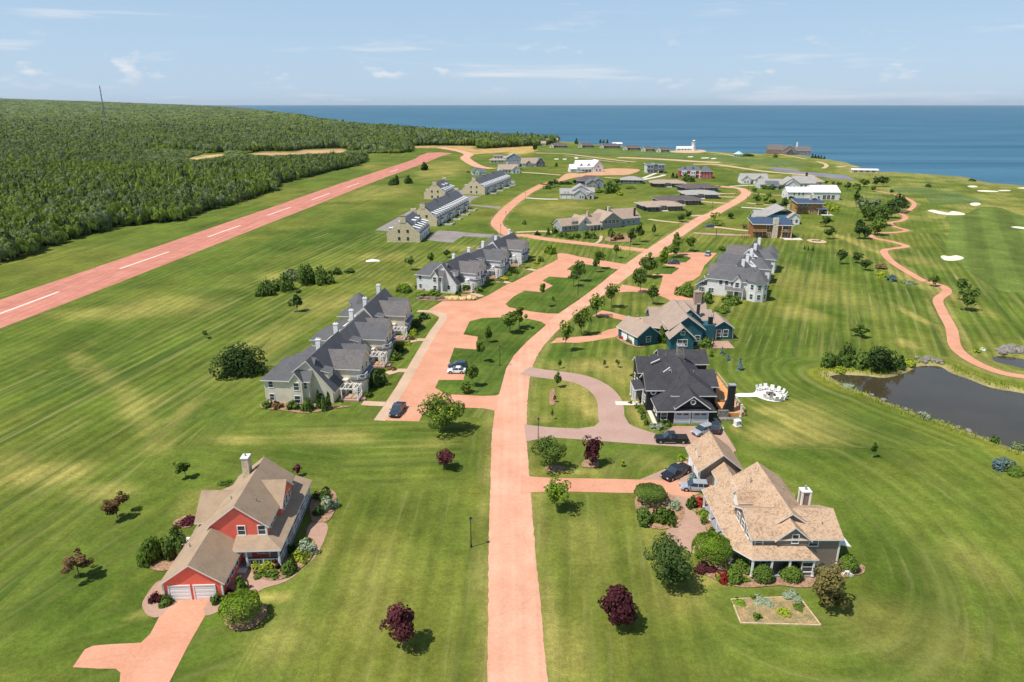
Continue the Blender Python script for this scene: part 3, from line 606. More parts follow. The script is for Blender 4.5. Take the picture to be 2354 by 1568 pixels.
for v, p, wd, m in [('Z8', [(-40, 945), (120, 938), (270, 935), (420, 950)], 3.2, DIRT), ('Z8', [(1420, 800), (1560, 820), (1740, 838), (1890, 845)], 3.2, DIRT), ('Z8', [(60, 565), (250, 578), (420, 580)], 3.4, CONC), ('Z8', [(0, 280), (200, 292), (440, 315)], 3.6, DIRT), ('Y3', [(1080, 605), (1200, 612), (1280, 612)], 4, DIRT),
                    ('Z8', [(1880, 765), (2000, 760), (2060, 770)], 4, DIRT), ('Z8', [(1960, 600), (2150, 620), (2300, 625)], 3, DIRT), ('Z8', [(2090, 540), (2240, 555), (2354, 560)], 3, DIRT), ('Z8', [(2090, 515), (2354, 520)], 3, DIRT), ('Z8', [(2040, 895), (2200, 895), (2354, 910)], 3, DIRT), ('Z8', [(1920, 955), (2354, 970)], 3.2, PINK),
                    ('Y4', [(170, 1140), (350, 1165), (520, 1185), (650, 1195)], 3.4, DIRT), ('Y4', [(0, 1215), (250, 1235), (650, 1245)], 3.2, PINK), ('Y4', [(530, 935), (700, 945), (900, 958), (960, 960)], 3.2, CONC), ('Y4', [(590, 885), (760, 905), (950, 915)], 3.2, DIRT), ('Y4', [(400, 705), (550, 695), (700, 690)], 3.2, CONC), ('Y4', [(620, 770), (850, 800), (1020, 800)], 2.6, DIRT),
                    ('Y4', [(480, 780), (300, 785), (200, 778)], 2.6, DIRT), ('Y4', [(500, 822), (350, 818), (200, 812)], 2.6, DIRT), ('Y4', [(400, 890), (250, 880), (90, 868)], 2.8, DIRT), ('Y3', [(1500, 615), (1640, 560), (1660, 555)], 3.2, CONC), ('Y3', [(1500, 630), (1700, 590), (1740, 575)], 4, CONC), ('Y3', [(110, 545), (350, 560), (600, 580)], 4.5, DIRT),
                    ('Y4', [(0, 460), (250, 462), (520, 500), (800, 540), (1100, 565), (1400, 590), (1600, 600)], 8, DIRT), ('Y3', [(330, 335), (640, 345), (900, 375), (1180, 410), (1420, 437)], 6, DIRT), ('Y3', [(640, 365), (900, 395), (1150, 430), (1330, 445)], 4, PINK), ('Y3', [(1230, 385), (1500, 395), (1800, 410), (2100, 430), (2354, 440)], 16, DIRT),
                    ('Y4', [(1370, 430), (1450, 455), (1470, 480), (1430, 505)], 4, DIRT), ('Y4', [(900, 340), (1100, 375), (1230, 400)], 3.5, DIRT), ('Y4', [(1580, 490), (1700, 478), (1820, 490)], 5, DIRT), ('Y4', [(100, 320), (300, 340), (460, 370)], 4, DIRT)]:
    ribbon('path' if wd < 3 else 'driveway', ats(v, p), wd, .009, m)
sheet('car_park', ats('Y4', [(820, 505), (900, 490), (1150, 520), (1180, 540), (1400, 555), (1680, 580), (1800, 635), (1600, 625), (1300, 580), (1100, 555), (900, 530)]), .008, M('blue_grey_asphalt', (.20, .20, .22), .12, .05))
sheet('building_plot', smooth(ats('Y3', [(600, 600), (680, 560), (860, 560), (1040, 520), (1200, 505), (1440, 515), (1460, 535), (1340, 575), (1120, 580), (900, 590), (740, 610), (580, 650)]), 3, True), .008, REDDIRT)
sheet('building_plot', smooth(ats('Y3', [(1740, 320), (1900, 310), (2120, 300), (2200, 312), (2150, 330), (1960, 335)]), 3, True), .008, DIRT)
ribbon('cart_path', CART, 2.7, .009, SALMON2); ribbon('cart_path', CART2, 2.9, .010, SALMON2)
ribbon('garden_walk', ats('Z8', [(900, 985), (880, 1040), (800, 1085)]), 1.4, .009, TANP)
for v, p in [('Z4', [(1440, 1050), (1560, 1020), (1700, 1030)]), ('Z4', [(1640, 740), (1740, 720), (1840, 720)]), ('Z4', [(1200, 1340), (1300, 1345), (1420, 1350)]), ('Z5', [(1300, 930), (1400, 930), (1490, 950)]), ('Z5', [(1690, 750), (1800, 770), (1840, 780)]), ('Z5', [(950, 1095), (1050, 1110), (1110, 1135)])]:
    ribbon('walkway', ats(v, p), 2.2, .013, TANP)
# golf
FAIR = grassmat('fairway_grass', False, (.106, .152, .030), (.130, .174, .036), (.6, 1), 2.0, .12, stripe=15)
GREEN = grassmat('green_grass', False, (.108, .155, .044), (.128, .172, .050), (1, 0), 2.0, .05)
sheet('fairway', smooth(ats('Y5', [(1530, 600), (1640, 575), (1760, 560), (1890, 500), (2080, 500), (2260, 560), (2354, 590), (2700, 700), (2900, 1100), (2700, 1500), (2354, 1401), (2150, 1390), (1950, 1290), (1760, 1160), (1640, 1060), (1560, 960), (1530, 870), (1580, 760), (1570, 680)]), 4, True), .004, FAIR)
sheet('fairway', smooth(ats('Y5', [(1330, 400), (1500, 375), (1700, 370), (1890, 420), (1850, 450), (1600, 455), (1400, 450)]), 4, True), .004, GREEN)
sheet('fairway', smooth(ats('Y5', [(950, 300), (1200, 290), (1400, 310), (1700, 345), (1650, 370), (1300, 365), (1050, 340)]), 4, True), .004, GREEN)
sheet('fairway', smooth(ats('Y4', [(0, 370), (200, 350), (500, 390), (900, 400), (1300, 450), (1200, 490), (800, 470), (300, 430)]), 4, True), .004, GREEN)
sheet('fairway', smooth(ats('Y3', [(340, 300), (800, 290), (1300, 310), (1900, 340), (2300, 370), (1900, 395), (1200, 360), (600, 330)]), 4, True), .004, GREEN)
for i, (v, p) in enumerate([('Y5', [(1478, 1020), (1510, 1005), (1570, 1015), (1640, 1003), (1720, 1028), (1690, 1050), (1600, 1062), (1520, 1055)]), ('Y5', [(1340, 533), (1400, 525), (1470, 540), (1560, 555), (1600, 538), (1700, 555), (1735, 575), (1640, 582), (1500, 575), (1400, 555)]),
          ('Y5', [(1785, 462), (1820, 450), (1880, 452), (1898, 470), (1850, 484), (1800, 478)]), ('Y5', [(2215, 705), (2280, 700), (2360, 708), (2460, 715), (2440, 735), (2300, 722)]), ('Y5', [(1860, 323), (1930, 318), (2080, 328), (2060, 338), (1900, 334)]), ('Y5', [(2085, 320), (2150, 316), (2215, 320), (2190, 328), (2100, 328)]), ('Y5', [(2275, 295), (2354, 290), (2420, 297), (2354, 304)]), ('Y5', [(1760, 275), (1830, 270), (1868, 283), (1800, 290)]),
          ('Y3', [(520, 402), (560, 397), (578, 404), (540, 408)]), ('Y3', [(615, 402), (650, 398), (665, 405), (630, 409)]), ('Y3', [(745, 388), (775, 384), (790, 396), (760, 398)]), ('Y3', [(2000, 375), (2050, 372), (2055, 380), (2005, 382)]), ('Y3', [(2150, 388), (2225, 386), (2230, 394), (2155, 396)]), ('Y3', [(2255, 395), (2305, 391), (2310, 400), (2262, 403)])]):
    sheet('sand_bunker', smooth(ats(v, p), 3, True), .016, SAND)
# ------------------------------------------------------------------ plants
def leaves_mesh(name, P, Nn, size, jit=.9, mats=(), midx=None, wood=None):
    """leaf-sized faces at points P, loosely facing Nn; wood = extra faces from an MB with material index offset"""
    n = len(P)
    Nn = Nn + rng.normal(0, jit, (n, 3)) * .45; Nn /= np.linalg.norm(Nn, axis=1, keepdims=True) + 1e-9
    r = rng.normal(0, 1, (n, 3)); a = np.cross(Nn, r); a /= np.linalg.norm(a, axis=1, keepdims=True) + 1e-9; b = np.cross(Nn, a)
    s = (size * rng.uniform(.65, 1.35, n))[:, None] * .5
    q = np.stack([P - a * s - b * s * .7, P + a * s * .8 - b * s, P + a * s + b * s * .7, P - a * s * .7 + b * s], 1).reshape(-1, 3)
    nv = len(q); wv = np.array(wood.v, float).reshape(-1, 3) if wood else np.zeros((0, 3))
    me = bpy.data.meshes.new(name); me.vertices.add(nv + len(wv)); me.vertices.foreach_set('co', np.concatenate([q, wv]).ravel())
    li = list(range(nv)); ls = list(range(0, nv, 4)); lt = [4] * n; mi = list(midx) if midx is not None else [0] * n
    if wood:
        for f, m in zip(wood.f, wood.m):
            ls.append(len(li)); lt.append(len(f)); li += [nv + k for k in f]; mi.append(m)
    me.loops.add(len(li)); me.loops.foreach_set('vertex_index', np.array(li, np.int32))
    me.polygons.add(len(ls)); me.polygons.foreach_set('loop_start', np.array(ls, np.int32)); me.polygons.foreach_set('loop_total', np.array(lt, np.int32))
    for m in mats: me.materials.append(m)
    me.polygons.foreach_set('material_index', np.array(mi, np.int32))
    me.update(calc_edges=True); return me
def crown_points(kind, n, seed):
    """points and outward directions of a crown that fills the unit ball (shrubs: the upper part of it)"""
    g = np.random.default_rng(seed)
    if kind in ('round', 'oval', 'sparse', 'dome'):
        k = {'round': 17, 'oval': 15, 'sparse': 13, 'dome': 15}[kind]
        d = g.normal(0, 1, (k, 3)); d /= np.linalg.norm(d, axis=1, keepdims=True)
        if kind == 'dome': d[:, 2] = np.abs(d[:, 2])
        C = d * g.uniform(.30, .80, (k, 1)); R = g.uniform(.20, .44, k) * (1.08 if kind == 'dome' else 1)
        if kind == 'sparse': R *= .74; C *= 1.18
        C[0] = 0; R[0] = .48 if kind != 'sparse' else .3
        wgt = R ** 2; idx = g.choice(k, n, p=wgt / wgt.sum())
        dd = g.normal(0, 1, (n, 3)); dd /= np.linalg.norm(dd, axis=1, keepdims=True)
        rr = R[idx] * g.uniform(.35 if kind == 'sparse' else .62, 1.06, n) ** .6
        P = C[idx] + dd * rr[:, None]; Nn = dd * .6 + P * .9 + np.array([0, 0, .35])
        if kind == 'oval': P[:, :2] *= np.clip(1.12 - .42 * np.maximum(P[:, 2:3], -.2), .5, 1.2)
        if kind == 'dome': P[:, 2] = np.maximum(P[:, 2], -.10 + .12 * g.random(n))
        return P, Nn
    if kind == 'ball':            # clipped shrub
        d = g.normal(0, 1, (n, 3)); d /= np.linalg.norm(d, axis=1, keepdims=True); d[:, 2] = np.where(d[:, 2] < -.25, -d[:, 2], d[:, 2])
        lump = np.array([mnoise.noise(Vector(q) * 2.3 + Vector((seed, 0, 0))) for q in d])
        P = d * (g.uniform(.80, 1.0, n) + lump * .13)[:, None]; return P, d + np.array([0, 0, .3])
    if kind == 'weep':            # umbrella of drooping shoots
        a = g.uniform(0, 2 * np.pi, n); t = g.random(n) ** .55; ar = np.floor(a / (2 * np.pi) * 34); sw = (ar % 5 - 2) * .03
        r = np.minimum(1.0, t * 1.18) + sw; z = .95 - .50 * t ** 2.2 - np.maximum(0, t - .72) * g.random(n) * 3.4 + g.normal(0, .05, n)
        return np.stack([r * np.cos(a), r * np.sin(a), np.maximum(z, -.75)], 1), np.stack([np.cos(a) * .7, np.sin(a) * .7, .9 - t], 1)
    if kind == 'spruce':          # tiers of drooping boughs, z -1..1
        h = 1 - np.sqrt(g.random(n)); tier = np.floor(h * 13) / 13; f = (h - tier) * 13; rr = (1 - tier) * (.55 + .45 * (1 - f)) * (.30 + .70 * np.sqrt(g.random(n)))
        a = np.floor(g.uniform(0, 1, n) * 11) / 11 * 2 * np.pi + tier * 9 + g.normal(0, .16, n)
        z = -1 + 2 * h - rr * .25 + g.normal(0, .015, n)
        return np.stack([rr * np.cos(a), rr * np.sin(a), z], 1), np.stack([np.cos(a), np.sin(a), np.full(n, .9)], 1)
    if kind == 'column':          # narrow cedar, z -1..1
        h = g.random(n); rr = (np.clip(1.35 * (1 - h) ** .62, 0, 1)) * (.7 + .3 * g.random(n)); a = g.uniform(0, 2 * np.pi, n)
        return np.stack([rr * np.cos(a), rr * np.sin(a), -1 + 2 * h], 1), np.stack([np.cos(a), np.sin(a), np.full(n, .5)], 1)

LM = dict(
  maple=leafmat('maple_leaf', (0.0503, 0.094, 0.021), (0.168, 0.25, 0.0527)), green=leafmat('green_leaf', (0.058, 0.111, 0.0191), (0.203, 0.293, 0.051)),
  bright=leafmat('bright_leaf', (0.0943, 0.174, 0.0174), (0.312, 0.435, 0.0508)), lime=leafmat('lime_leaf', (0.174, 0.246, 0.0203), (0.493, 0.551, 0.0653)),
  dark=leafmat('dark_leaf', (0.028, 0.057, 0.0175), (0.105, 0.166, 0.0456)), purple=leafmat('purple_leaf', (0.0435, 0.0145, 0.0188), (0.181, 0.0551, 0.0609), .2),
  bronze=leafmat('bronze_leaf', (0.102, 0.0551, 0.0261), (0.29, 0.189, 0.087), .2), copper=leafmat('copper_leaf', (0.0943, 0.0798, 0.0261), (0.268, 0.225, 0.0798), .2),
  blue=leafmat('blue_spruce_needles', (0.0653, 0.109, 0.102), (0.217, 0.304, 0.29), .1), spruce=leafmat('spruce_needles', (0.0203, 0.0435, 0.0174), (0.0653, 0.119, 0.0406), .1),
  silver=leafmat('silver_leaf', (0.16, 0.217, 0.131), (0.478, 0.551, 0.362)), red=leafmat('red_leaf', (0.174, 0.0174, 0.0145), (0.522, 0.0725, 0.0435)),
  white=leafmat('white_blossom', (0.797, 0.797, 0.609), (0.8, 0.8, 0.8), .2), yellow=leafmat('yellow_leaf', (0.406, 0.319, 0.029), (0.797, 0.667, 0.087)),
  poplar=leafmat('poplar_leaf', (0.101, 0.166, 0.0263), (0.329, 0.407, 0.075), .3, .2), alder=leafmat('alder_leaf', (0.0781, 0.135, 0.0365), (0.26, 0.315, 0.0957), .3, .2), grey=leafmat('grey_leaf', (0.108, 0.166, 0.0686), (0.323, 0.372, 0.177), .3, .2))
BARK = M('bark', (.17, .13, .10), .3, 3); BIRCH = M('pale_bark', (.42, .38, .32), .25, 2)
_crowns = {}
def crown_mesh(kind, mat, n, leaf, var, mix=None):
    """unit crown; leaf = leaf size as a share of the crown radius; mix = (second material, share)"""
    k = (kind, mat, n, round(leaf, 3), var, mix)
    if k not in _crowns:
        P, Nn = crown_points(kind, n, 100 + 13 * var + len(kind))
        mi = None; mats = [LM[mat]]
        if mix:
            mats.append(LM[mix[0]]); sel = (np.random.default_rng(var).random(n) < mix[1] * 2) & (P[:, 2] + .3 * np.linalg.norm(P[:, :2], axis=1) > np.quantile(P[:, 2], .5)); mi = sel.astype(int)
        _crowns[k] = leaves_mesh('crown', P, Nn, leaf, 1.0, mats, mi)
    return _crowns[k]
_trunks = {}
def trunk_mesh(var, limbs=5, mat=None):
    """unit trunk: height 1 up to the crown's centre, limbs reaching into it; radius is scaled with the tree's width"""
    k = (var, limbs, mat)
    if k not in _trunks:
        g = random.Random(var); mb = MB()
        mb.tube([(0, 0, -.03), (.01, 0, .3), (.02 * g.uniform(-1, 1), .02, .7), (.03 * g.uniform(-1, 1), 0, 1.05)], [.045, .034, .028, .012])
        for q in range(limbs):
            a = g.uniform(0, 6.28); z = g.uniform(.45, .85); r = g.uniform(.25, .5)
            mb.tube([(0, 0, z), (r * .5 * math.cos(a), r * .5 * math.sin(a), z + .18), (r * math.cos(a), r * math.sin(a), z + .36)], [.018, .012, .005], 4)
        _trunks[k] = mb.mesh('trunk', [mat or BARK])
    return _trunks[k]
_tv = [0]
def plant(name, label, cat, x, y, hgt, wid, kind, mat, base=.28, group=None, mix=None, bark=None, leafsize=None, n=None, z=0.0):
    """tree or shrub: an empty at its foot > crown, trunk.  base = share of the height below the crown"""
    _tv[0] += 1; var = _tv[0] % 4
    d_ = depth(x, y); ls = leafsize or max(.20, .0021 * d_)
    rx = wid / 2; rel = min(.5, max(.05, ls / max(rx, .3)))
    rx *= 1.16 if kind in ('round', 'oval', 'sparse') else (1.22 if kind == 'dome' else 1)
    n = n or int({'sparse': 3.2, 'weep': 17, 'spruce': 5.5, 'column': 7, 'ball': 12, 'dome': 12}.get(kind, 10.5) * (1.6 if d_ < 160 else 1.2) / rel ** 2 * (1.3 if kind in ('oval', 'spruce', 'column') else 1))
    n = min(7000, max(110, n // 50 * 50 + 50))
    e = empty(name, (x, y, z), random.Random(var + x).uniform(0, 6.28), label, cat, group)
    me = crown_mesh(kind, mat, n, round(rel, 2), var, mix)
    if kind in ('dome',):
        inst('foliage', me, e, (0, 0, hgt * .06), 0, (rx, rx, hgt * 1.08))
    elif kind == 'ball':
        inst('foliage', me, e, (0, 0, hgt * .32), 0, (rx, rx, hgt * .68))
    else:
        cz = hgt * (base + 1) / 2; rz = hgt * (1 - base) / 2
        inst('crown', me, e, (0, 0, cz), 0, (rx, rx, rz))
        tr = trunk_mesh(var, 0 if kind in ('spruce', 'column') else 5, bark)
        inst('trunk', tr, e, (0, 0, 0), 0, (max(rx * .95, hgt * .12), max(rx * .95, hgt * .12), cz))
    return e
def T(v, bx, by, ty, wpx, kind, mat, label, name='tree', cat='tree', base=.28, lean=True, **k):
    """a plant surveyed in view v: foot, top and width as seen in the photograph"""
    X0, Y0 = px(v, bx, by); x, y = G(X0, Y0)
    sc_ = SURVEY[v][2] / SURVEY[v][3] * 2354 / 3840
    wid = wpx * sc_ * depth(x, y) / FPX
    if kind in ('dome', 'ball', 'spruce', 'column', 'weep') and lean: y += wid * .34; 
    elif lean and kind in ('round', 'oval', 'sparse'): pass
    topy = px(v, bx, ty)[1]; h = max(.5, top_h(y, topy))
    return plant(name, label, cat, x, y, h, wid, kind, mat, base, **k)
# ------------------------------------------------------------------ the plants one by one
# front lawns
T('P', 1514, 2425, 2248, 128, 'oval', 'purple', 'deep purple maple alone on the lawn between the red house and the road', base=.10)
T('P', 2313, 2345, 2170, 146, 'oval', 'purple', 'deep purple maple on the lawn in front of the tan house, beside the road', base=.08)
T('P', 1672, 1757, 1680, 74, 'round', 'purple', 'small purple maple beside the road, south of the big pale-flecked tree', base=.2)
T('P', 2222, 1748, 1632, 86, 'round', 'purple', 'purple maple on the strip between the curved pink drive and the red drive', base=.12)
T('P', 2062, 1762, 1635, 116, 'round', 'maple', 'dark green tree beside the lamp post between the pink drive and the red drive', base=.1)
T('P', 2088, 1920, 1800, 100, 'round', 'bright', 'light green young tree beside the road at the red drive of the tan house', base=.25)
T('P', 2505, 2200, 2010, 190, 'round', 'dark', 'big dark green tree by the end of the round paver walk of the tan house', base=.1)
T('P', 3108, 2285, 2112, 158, 'round', 'copper', 'brown-leaved tree at the south-east corner of the tan house', base=.08)
T('Z1', 765, 1490, 1255, 285, 'weep', 'bright', 'weeping tree with a low umbrella crown beside the garage drive of the red house', base=.05)
T('Z2', 700, 1085, 868, 265, 'weep', 'bright', 'weeping tree with a low umbrella crown at the porch corner of the tan house', base=.05)
T('Z1', 130, 1010, 770, 200, 'dome', 'green', 'larger leafy tree against the west side of the red house garage', base=.05)
T('Z1', 300, 990, 770, 170, 'dome', 'maple', 'darker leafy tree touching the garage roof of the red house', base=.05)
T('E', 985, 1440, 1215, 235, 'sparse', 'bronze', 'thin bronze-leaved tree on the west lawn of the red house, nearer the house', base=.15, n=1500)
T('D', 255, 430, 150, 290, 'sparse', 'bronze', 'thin bronze-leaved tree on the west lawn of the red house, farther from the house', base=.15, n=1500)
T('E', 1562, 1105, 945, 150, 'sparse', 'green', 'small thin green tree north-west of the red house', base=.35, n=900)
T('Z1', 1205, 365, 275, 55, 'oval', 'purple', 'tiny purple sapling behind the porch of the red house', base=.25)
T('A', 850, 1560, 1120, 470, 'round', 'green', 'big pale-flecked leafy tree beside the southern entrance of the car park', base=.08, mix=('lime', .10))
T('A', 1180, 1060, 760, 140, 'oval', 'maple', 'slender tree on the grass island behind the white parked car', base=.3, name='tree')
T('A', 1110, 1130, 985, 150, 'round', 'green', 'small rounded tree at the south end of the car park island', base=.15, mix=('lime', .05))
T('C', 495, 400, 250, 70, 'sparse', 'green', 'spindly young tree on the lawn inside the curved pink drive', base=.3, n=500)
T('C', 472, 545, 470, 30, 'oval', 'bronze', 'thin bronze sapling in a strip of bare soil inside the curved pink drive', base=.2)
T('C', 445, 715, 600, 26, 'oval', 'green', 'tiny sapling in a ring of soil inside the curved pink drive', base=.3)
T('C', 515, 215, 130, 40, 'sparse', 'green', 'spindly sapling on the lawn north of the curved pink drive', base=.4, n=200)
T('C', 1135, 1175, 1105, 40, 'sparse', 'lime', 'small yellow-green sapling on the lawn between the pickup trucks and the purple maple', base=.2, n=200)
T('Z3', 45, 500, 410, 40, 'sparse', 'green', 'bare thin sapling on the lawn beside the black house, nearer the road', base=.3, n=150)
T('Z3', 185, 500, 410, 40, 'sparse', 'green', 'bare thin sapling on the lawn beside the black house, nearer its wall', base=.3, n=150)
T('Y6', 890, 1610, 1475, 60, 'sparse', 'green', 'lone sapling with a pale trunk on the lawn south of the big pond', base=.45, n=260, bark=BIRCH)
T('Y6', 785, 520, 400, 150, 'sparse', 'green', 'small thin tree on the striped lawn north-west of the pond', base=.2, n=700, bark=BIRCH)
# street trees
T('A', 1270, 785, 490, 115, 'sparse', 'green', 'thin young tree on the island next to the bay with two parked cars', base=.35, n=900)
T('A', 1360, 560, 350, 85, 'sparse', 'green', 'slim young tree in the middle of the grass island of the car park', base=.2, n=500)
T('A', 1605, 455, 180, 200, 'round', 'green', 'leafy street tree at the north end of the island with the parked cars', base=.3, mix=('lime', .08))
T('A', 1710, 400, 135, 180, 'sparse', 'green', 'thin-crowned street tree just behind the leafy one at the entrance road', base=.3, n=800, mix=('lime', .1))
T('B', 1135, 665, 405, 75, 'sparse', 'green', 'thin tall sapling on the northern grass island beside the empty bay', base=.55, n=420)
T('B', 1238, 600, 545, 30, 'oval', 'maple', 'tiny bush-like sapling in the middle of the northern grass island', base=.2)
T('B', 1440, 455, 290, 105, 'oval', 'maple', 'street tree on the northern island, shorter of the touching pair', base=.3)
T('B', 1505, 410, 185, 105, 'oval', 'maple', 'street tree on the northern island, taller of the touching pair', base=.25)
T('B', 1690, 285, 100, 120, 'round', 'green', 'street tree at the north entrance of the western car park', base=.35)
T('B', 1655, 320, 180, 60, 'sparse', 'green', 'thin sapling beside the street tree at the north entrance of the car park', base=.4, n=350)
T('B', 1860, 180, 25, 62, 'oval', 'green', 'slim street tree on the grass beside the crossroads', base=.3)
T('B', 1360, 1095, 785, 140, 'round', 'green', 'street tree at the mouth of the red drive to the teal house', base=.35, mix=('lime', .1))
T('B', 1515, 935, 640, 180, 'round', 'green', 'broad street tree on the lawn wedge by the teal house drive, nearer the road', base=.2, mix=('lime', .1))
T('B', 1665, 760, 520, 165, 'round', 'green', 'broad street tree on the lawn wedge, second from the teal house drive mouth', base=.2, mix=('lime', .12))
T('B', 1810, 665, 400, 145, 'round', 'green', 'tall street tree south of the entrance to the eastern townhouses', base=.35, mix=('lime', .06))
T('Z6', 590, 730, 440, 150, 'oval', 'maple', 'street tree on the entrance island of the eastern townhouses, nearest the entrance', base=.25)
T('Z6', 660, 560, 270, 200, 'oval', 'maple', 'big dense street tree on the island before the eastern car park', base=.15)
T('Z6', 720, 860, 600, 125, 'oval', 'maple', 'street tree at the south end of the eastern car park', base=.25, mix=('lime', .05))
T('Z6', 830, 460, 215, 110, 'sparse', 'bright', 'thin yellowish street tree behind the dense one before the eastern car park', base=.25, n=900)
T('Z6', 960, 345, 190, 130, 'oval', 'green', 'street tree on the small island beside the dark parked car, nearer the road', base=.25)
T('Z6', 995, 320, 45, 120, 'oval', 'green', 'tallest street tree on the small island beside the dark parked car', base=.25)
T('Z6', 1140, 270, 100, 130, 'round', 'green', 'round tree on the lawn north of the eastern car park', base=.25)
T('Z6', 1120, 770, 600, 210, 'dome', 'green', 'round tree at the south-west corner of the eastern townhouses', base=.1)
# western field
T('E', 1930, 265, 0, 400, 'dome', 'dark', 'big dark round bush alone in the western field', name='bush', cat='bush')
T('E', 1728, -70, -150, 60, 'sparse', 'green', 'tiny sapling in the western field above the big round bush', base=.3, n=160)
T('Z4', 562, 440, 240, 115, 'oval', 'dark', 'lone dark oval tree in the western field by the first townhouse row', base=.2)
for a in [(840, 1600, 1385, 180, 'south-west end of the thicket in the western field'), (1020, 1560, 1370, 220, 'second from the south-west end of the thicket')]:
    T('G', a[0], a[1], a[2], a[3], 'dome', 'maple', 'dark bush at the ' + a[4], name='bush', cat='bush', group='thicket in the western field')
for a in [(1120, 1440, 1290, 200, 'grey-green bush in the middle of the thicket in the western field', 'grey'), (1290, 1480, 1225, 240, 'tall dark bush in the thicket of the western field', 'maple'), (1450, 1480, 1235, 220, 'tallest dark bush at the north-east side of the thicket', 'maple'), (1620, 1370, 1300, 110, 'low bush trailing east of the thicket in the western field', 'dark'), (1760, 1350, 1290, 130, 'low bush farther east of the thicket, by the white tarpaulin', 'maple')]:
    T('G', a[0], a[1], a[2], a[3], 'dome', a[5], a[4], name='bush', cat='bush', group='thicket in the western field')
T('G', 1210, 1568, 1530, 60, 'dome', 'dark', 'tiny bush at the foot of the thicket, on the open grass', name='bush', cat='bush')
for a in [(155, 770, 550, 130, 'taller young tree west of the white townhouses', .2), (415, 670, 530, 85, 'slim young tree west of the white townhouses', .2), (640, 600, 490, 95, 'dark young tree touching the white townhouse roofs', .2)]:
    T('Z5', a[0], a[1], a[2], a[3], 'oval', 'dark' if 'dark' in a[4] else 'maple', a[4], base=a[5])
T('Z4', 1600, 250, 160, 170, 'dome', 'bright', 'rounded bush behind the first townhouse row', name='bush', cat='bush')
T('Z7', 405, 320, 210, 100, 'dome', 'dark', 'pair-like ragged bush on the slope below the runway, nearest the camera', name='bush', cat='bush')
T('Z7', 460, 310, 210, 60, 'dome', 'dark', 'narrow bush leaning on the ragged one below the runway', name='bush', cat='bush')
T('Z7', 600, 300, 195, 105, 'dome', 'dark', 'round dark bush on the slope below the runway, middle of three', name='bush', cat='bush')
T('Z7', 810, 130, 30, 100, 'dome', 'dark', 'round dark bush close beside the runway edge', name='bush', cat='bush')
T('Z7', 1365, 180, 130, 30, 'oval', 'dark', 'small dark sapling on the slope above the far stone terrace', base=.3)
# garden of the red house
for a in [('Z1', 160, 1300, 1225, 90, 'purple', 'purple shrub west of the garage doors of the red house'), ('Z1', 215, 1330, 1245, 110, 'maple', 'green shrub west of the garage doors of the red house'), ('Z1', 600, 1310, 1235, 90, 'maple', 'green shrub east of the garage doors of the red house'), ('Z1', 690, 1270, 1200, 110, 'purple', 'purple shrub east of the garage doors of the red house'),
          ('Z1', 790, 1220, 1120, 85, 'green', 'green shrub by the garage side wall of the red house'), ('Z1', 910, 1060, 985, 120, 'lime', 'yellow-green shrub in front of the porch steps of the red house'), ('Z1', 985, 1060, 985, 110, 'lime', 'yellow-green shrub in the middle of the porch bed of the red house'), ('Z1', 920, 1110, 1050, 90, 'green', 'low green shrub at the tip of the porch bed of the red house'), ('Z1', 1050, 1050, 980, 60, 'purple', 'purple shrub among the yellow-green ones of the red house'),
          ('Z1', 1125, 1090, 985, 130, 'green', 'green shrub at the porch corner of the red house'), ('Z1', 1010, 1120, 1060, 110, 'green', 'low green shrub at the south edge of the porch bed of the red house'), ('Z1', 1215, 1010, 905, 120, 'lime', 'yellow shrub south of the silvery one of the red house'), ('Z1', 1260, 960, 850, 140, 'silver', 'silvery shrub beside the curved paver walk of the red house'), ('Z1', 1250, 870, 820, 110, 'maple', 'dark low shrub north of the silvery one at the curved walk'), ('Z1', 1150, 930, 870, 80, 'dark', 'dark shrub under the porch rail of the red house'),
          ('Z1', 1395, 540, 450, 130, 'maple', 'green shrub at the north-east corner of the red house porch'), ('Z1', 1430, 620, 520, 125, 'silver', 'silvery shrub beside the north-east corner of the red house'), ('Z1', 1350, 660, 580, 90, 'dark', 'dark shrub below the silvery one at the north-east corner of the red house'), ('Z1', 380, 735, 675, 150, 'purple', 'low purple shrub at the west side of the red house'), ('Z1', 660, 440, 415, 90, 'green', 'shrub behind the west wing of the red house')]:
    T(a[0], a[1], a[2], a[3], a[4], 'dome', a[5], a[6], name='shrub', cat='shrub')
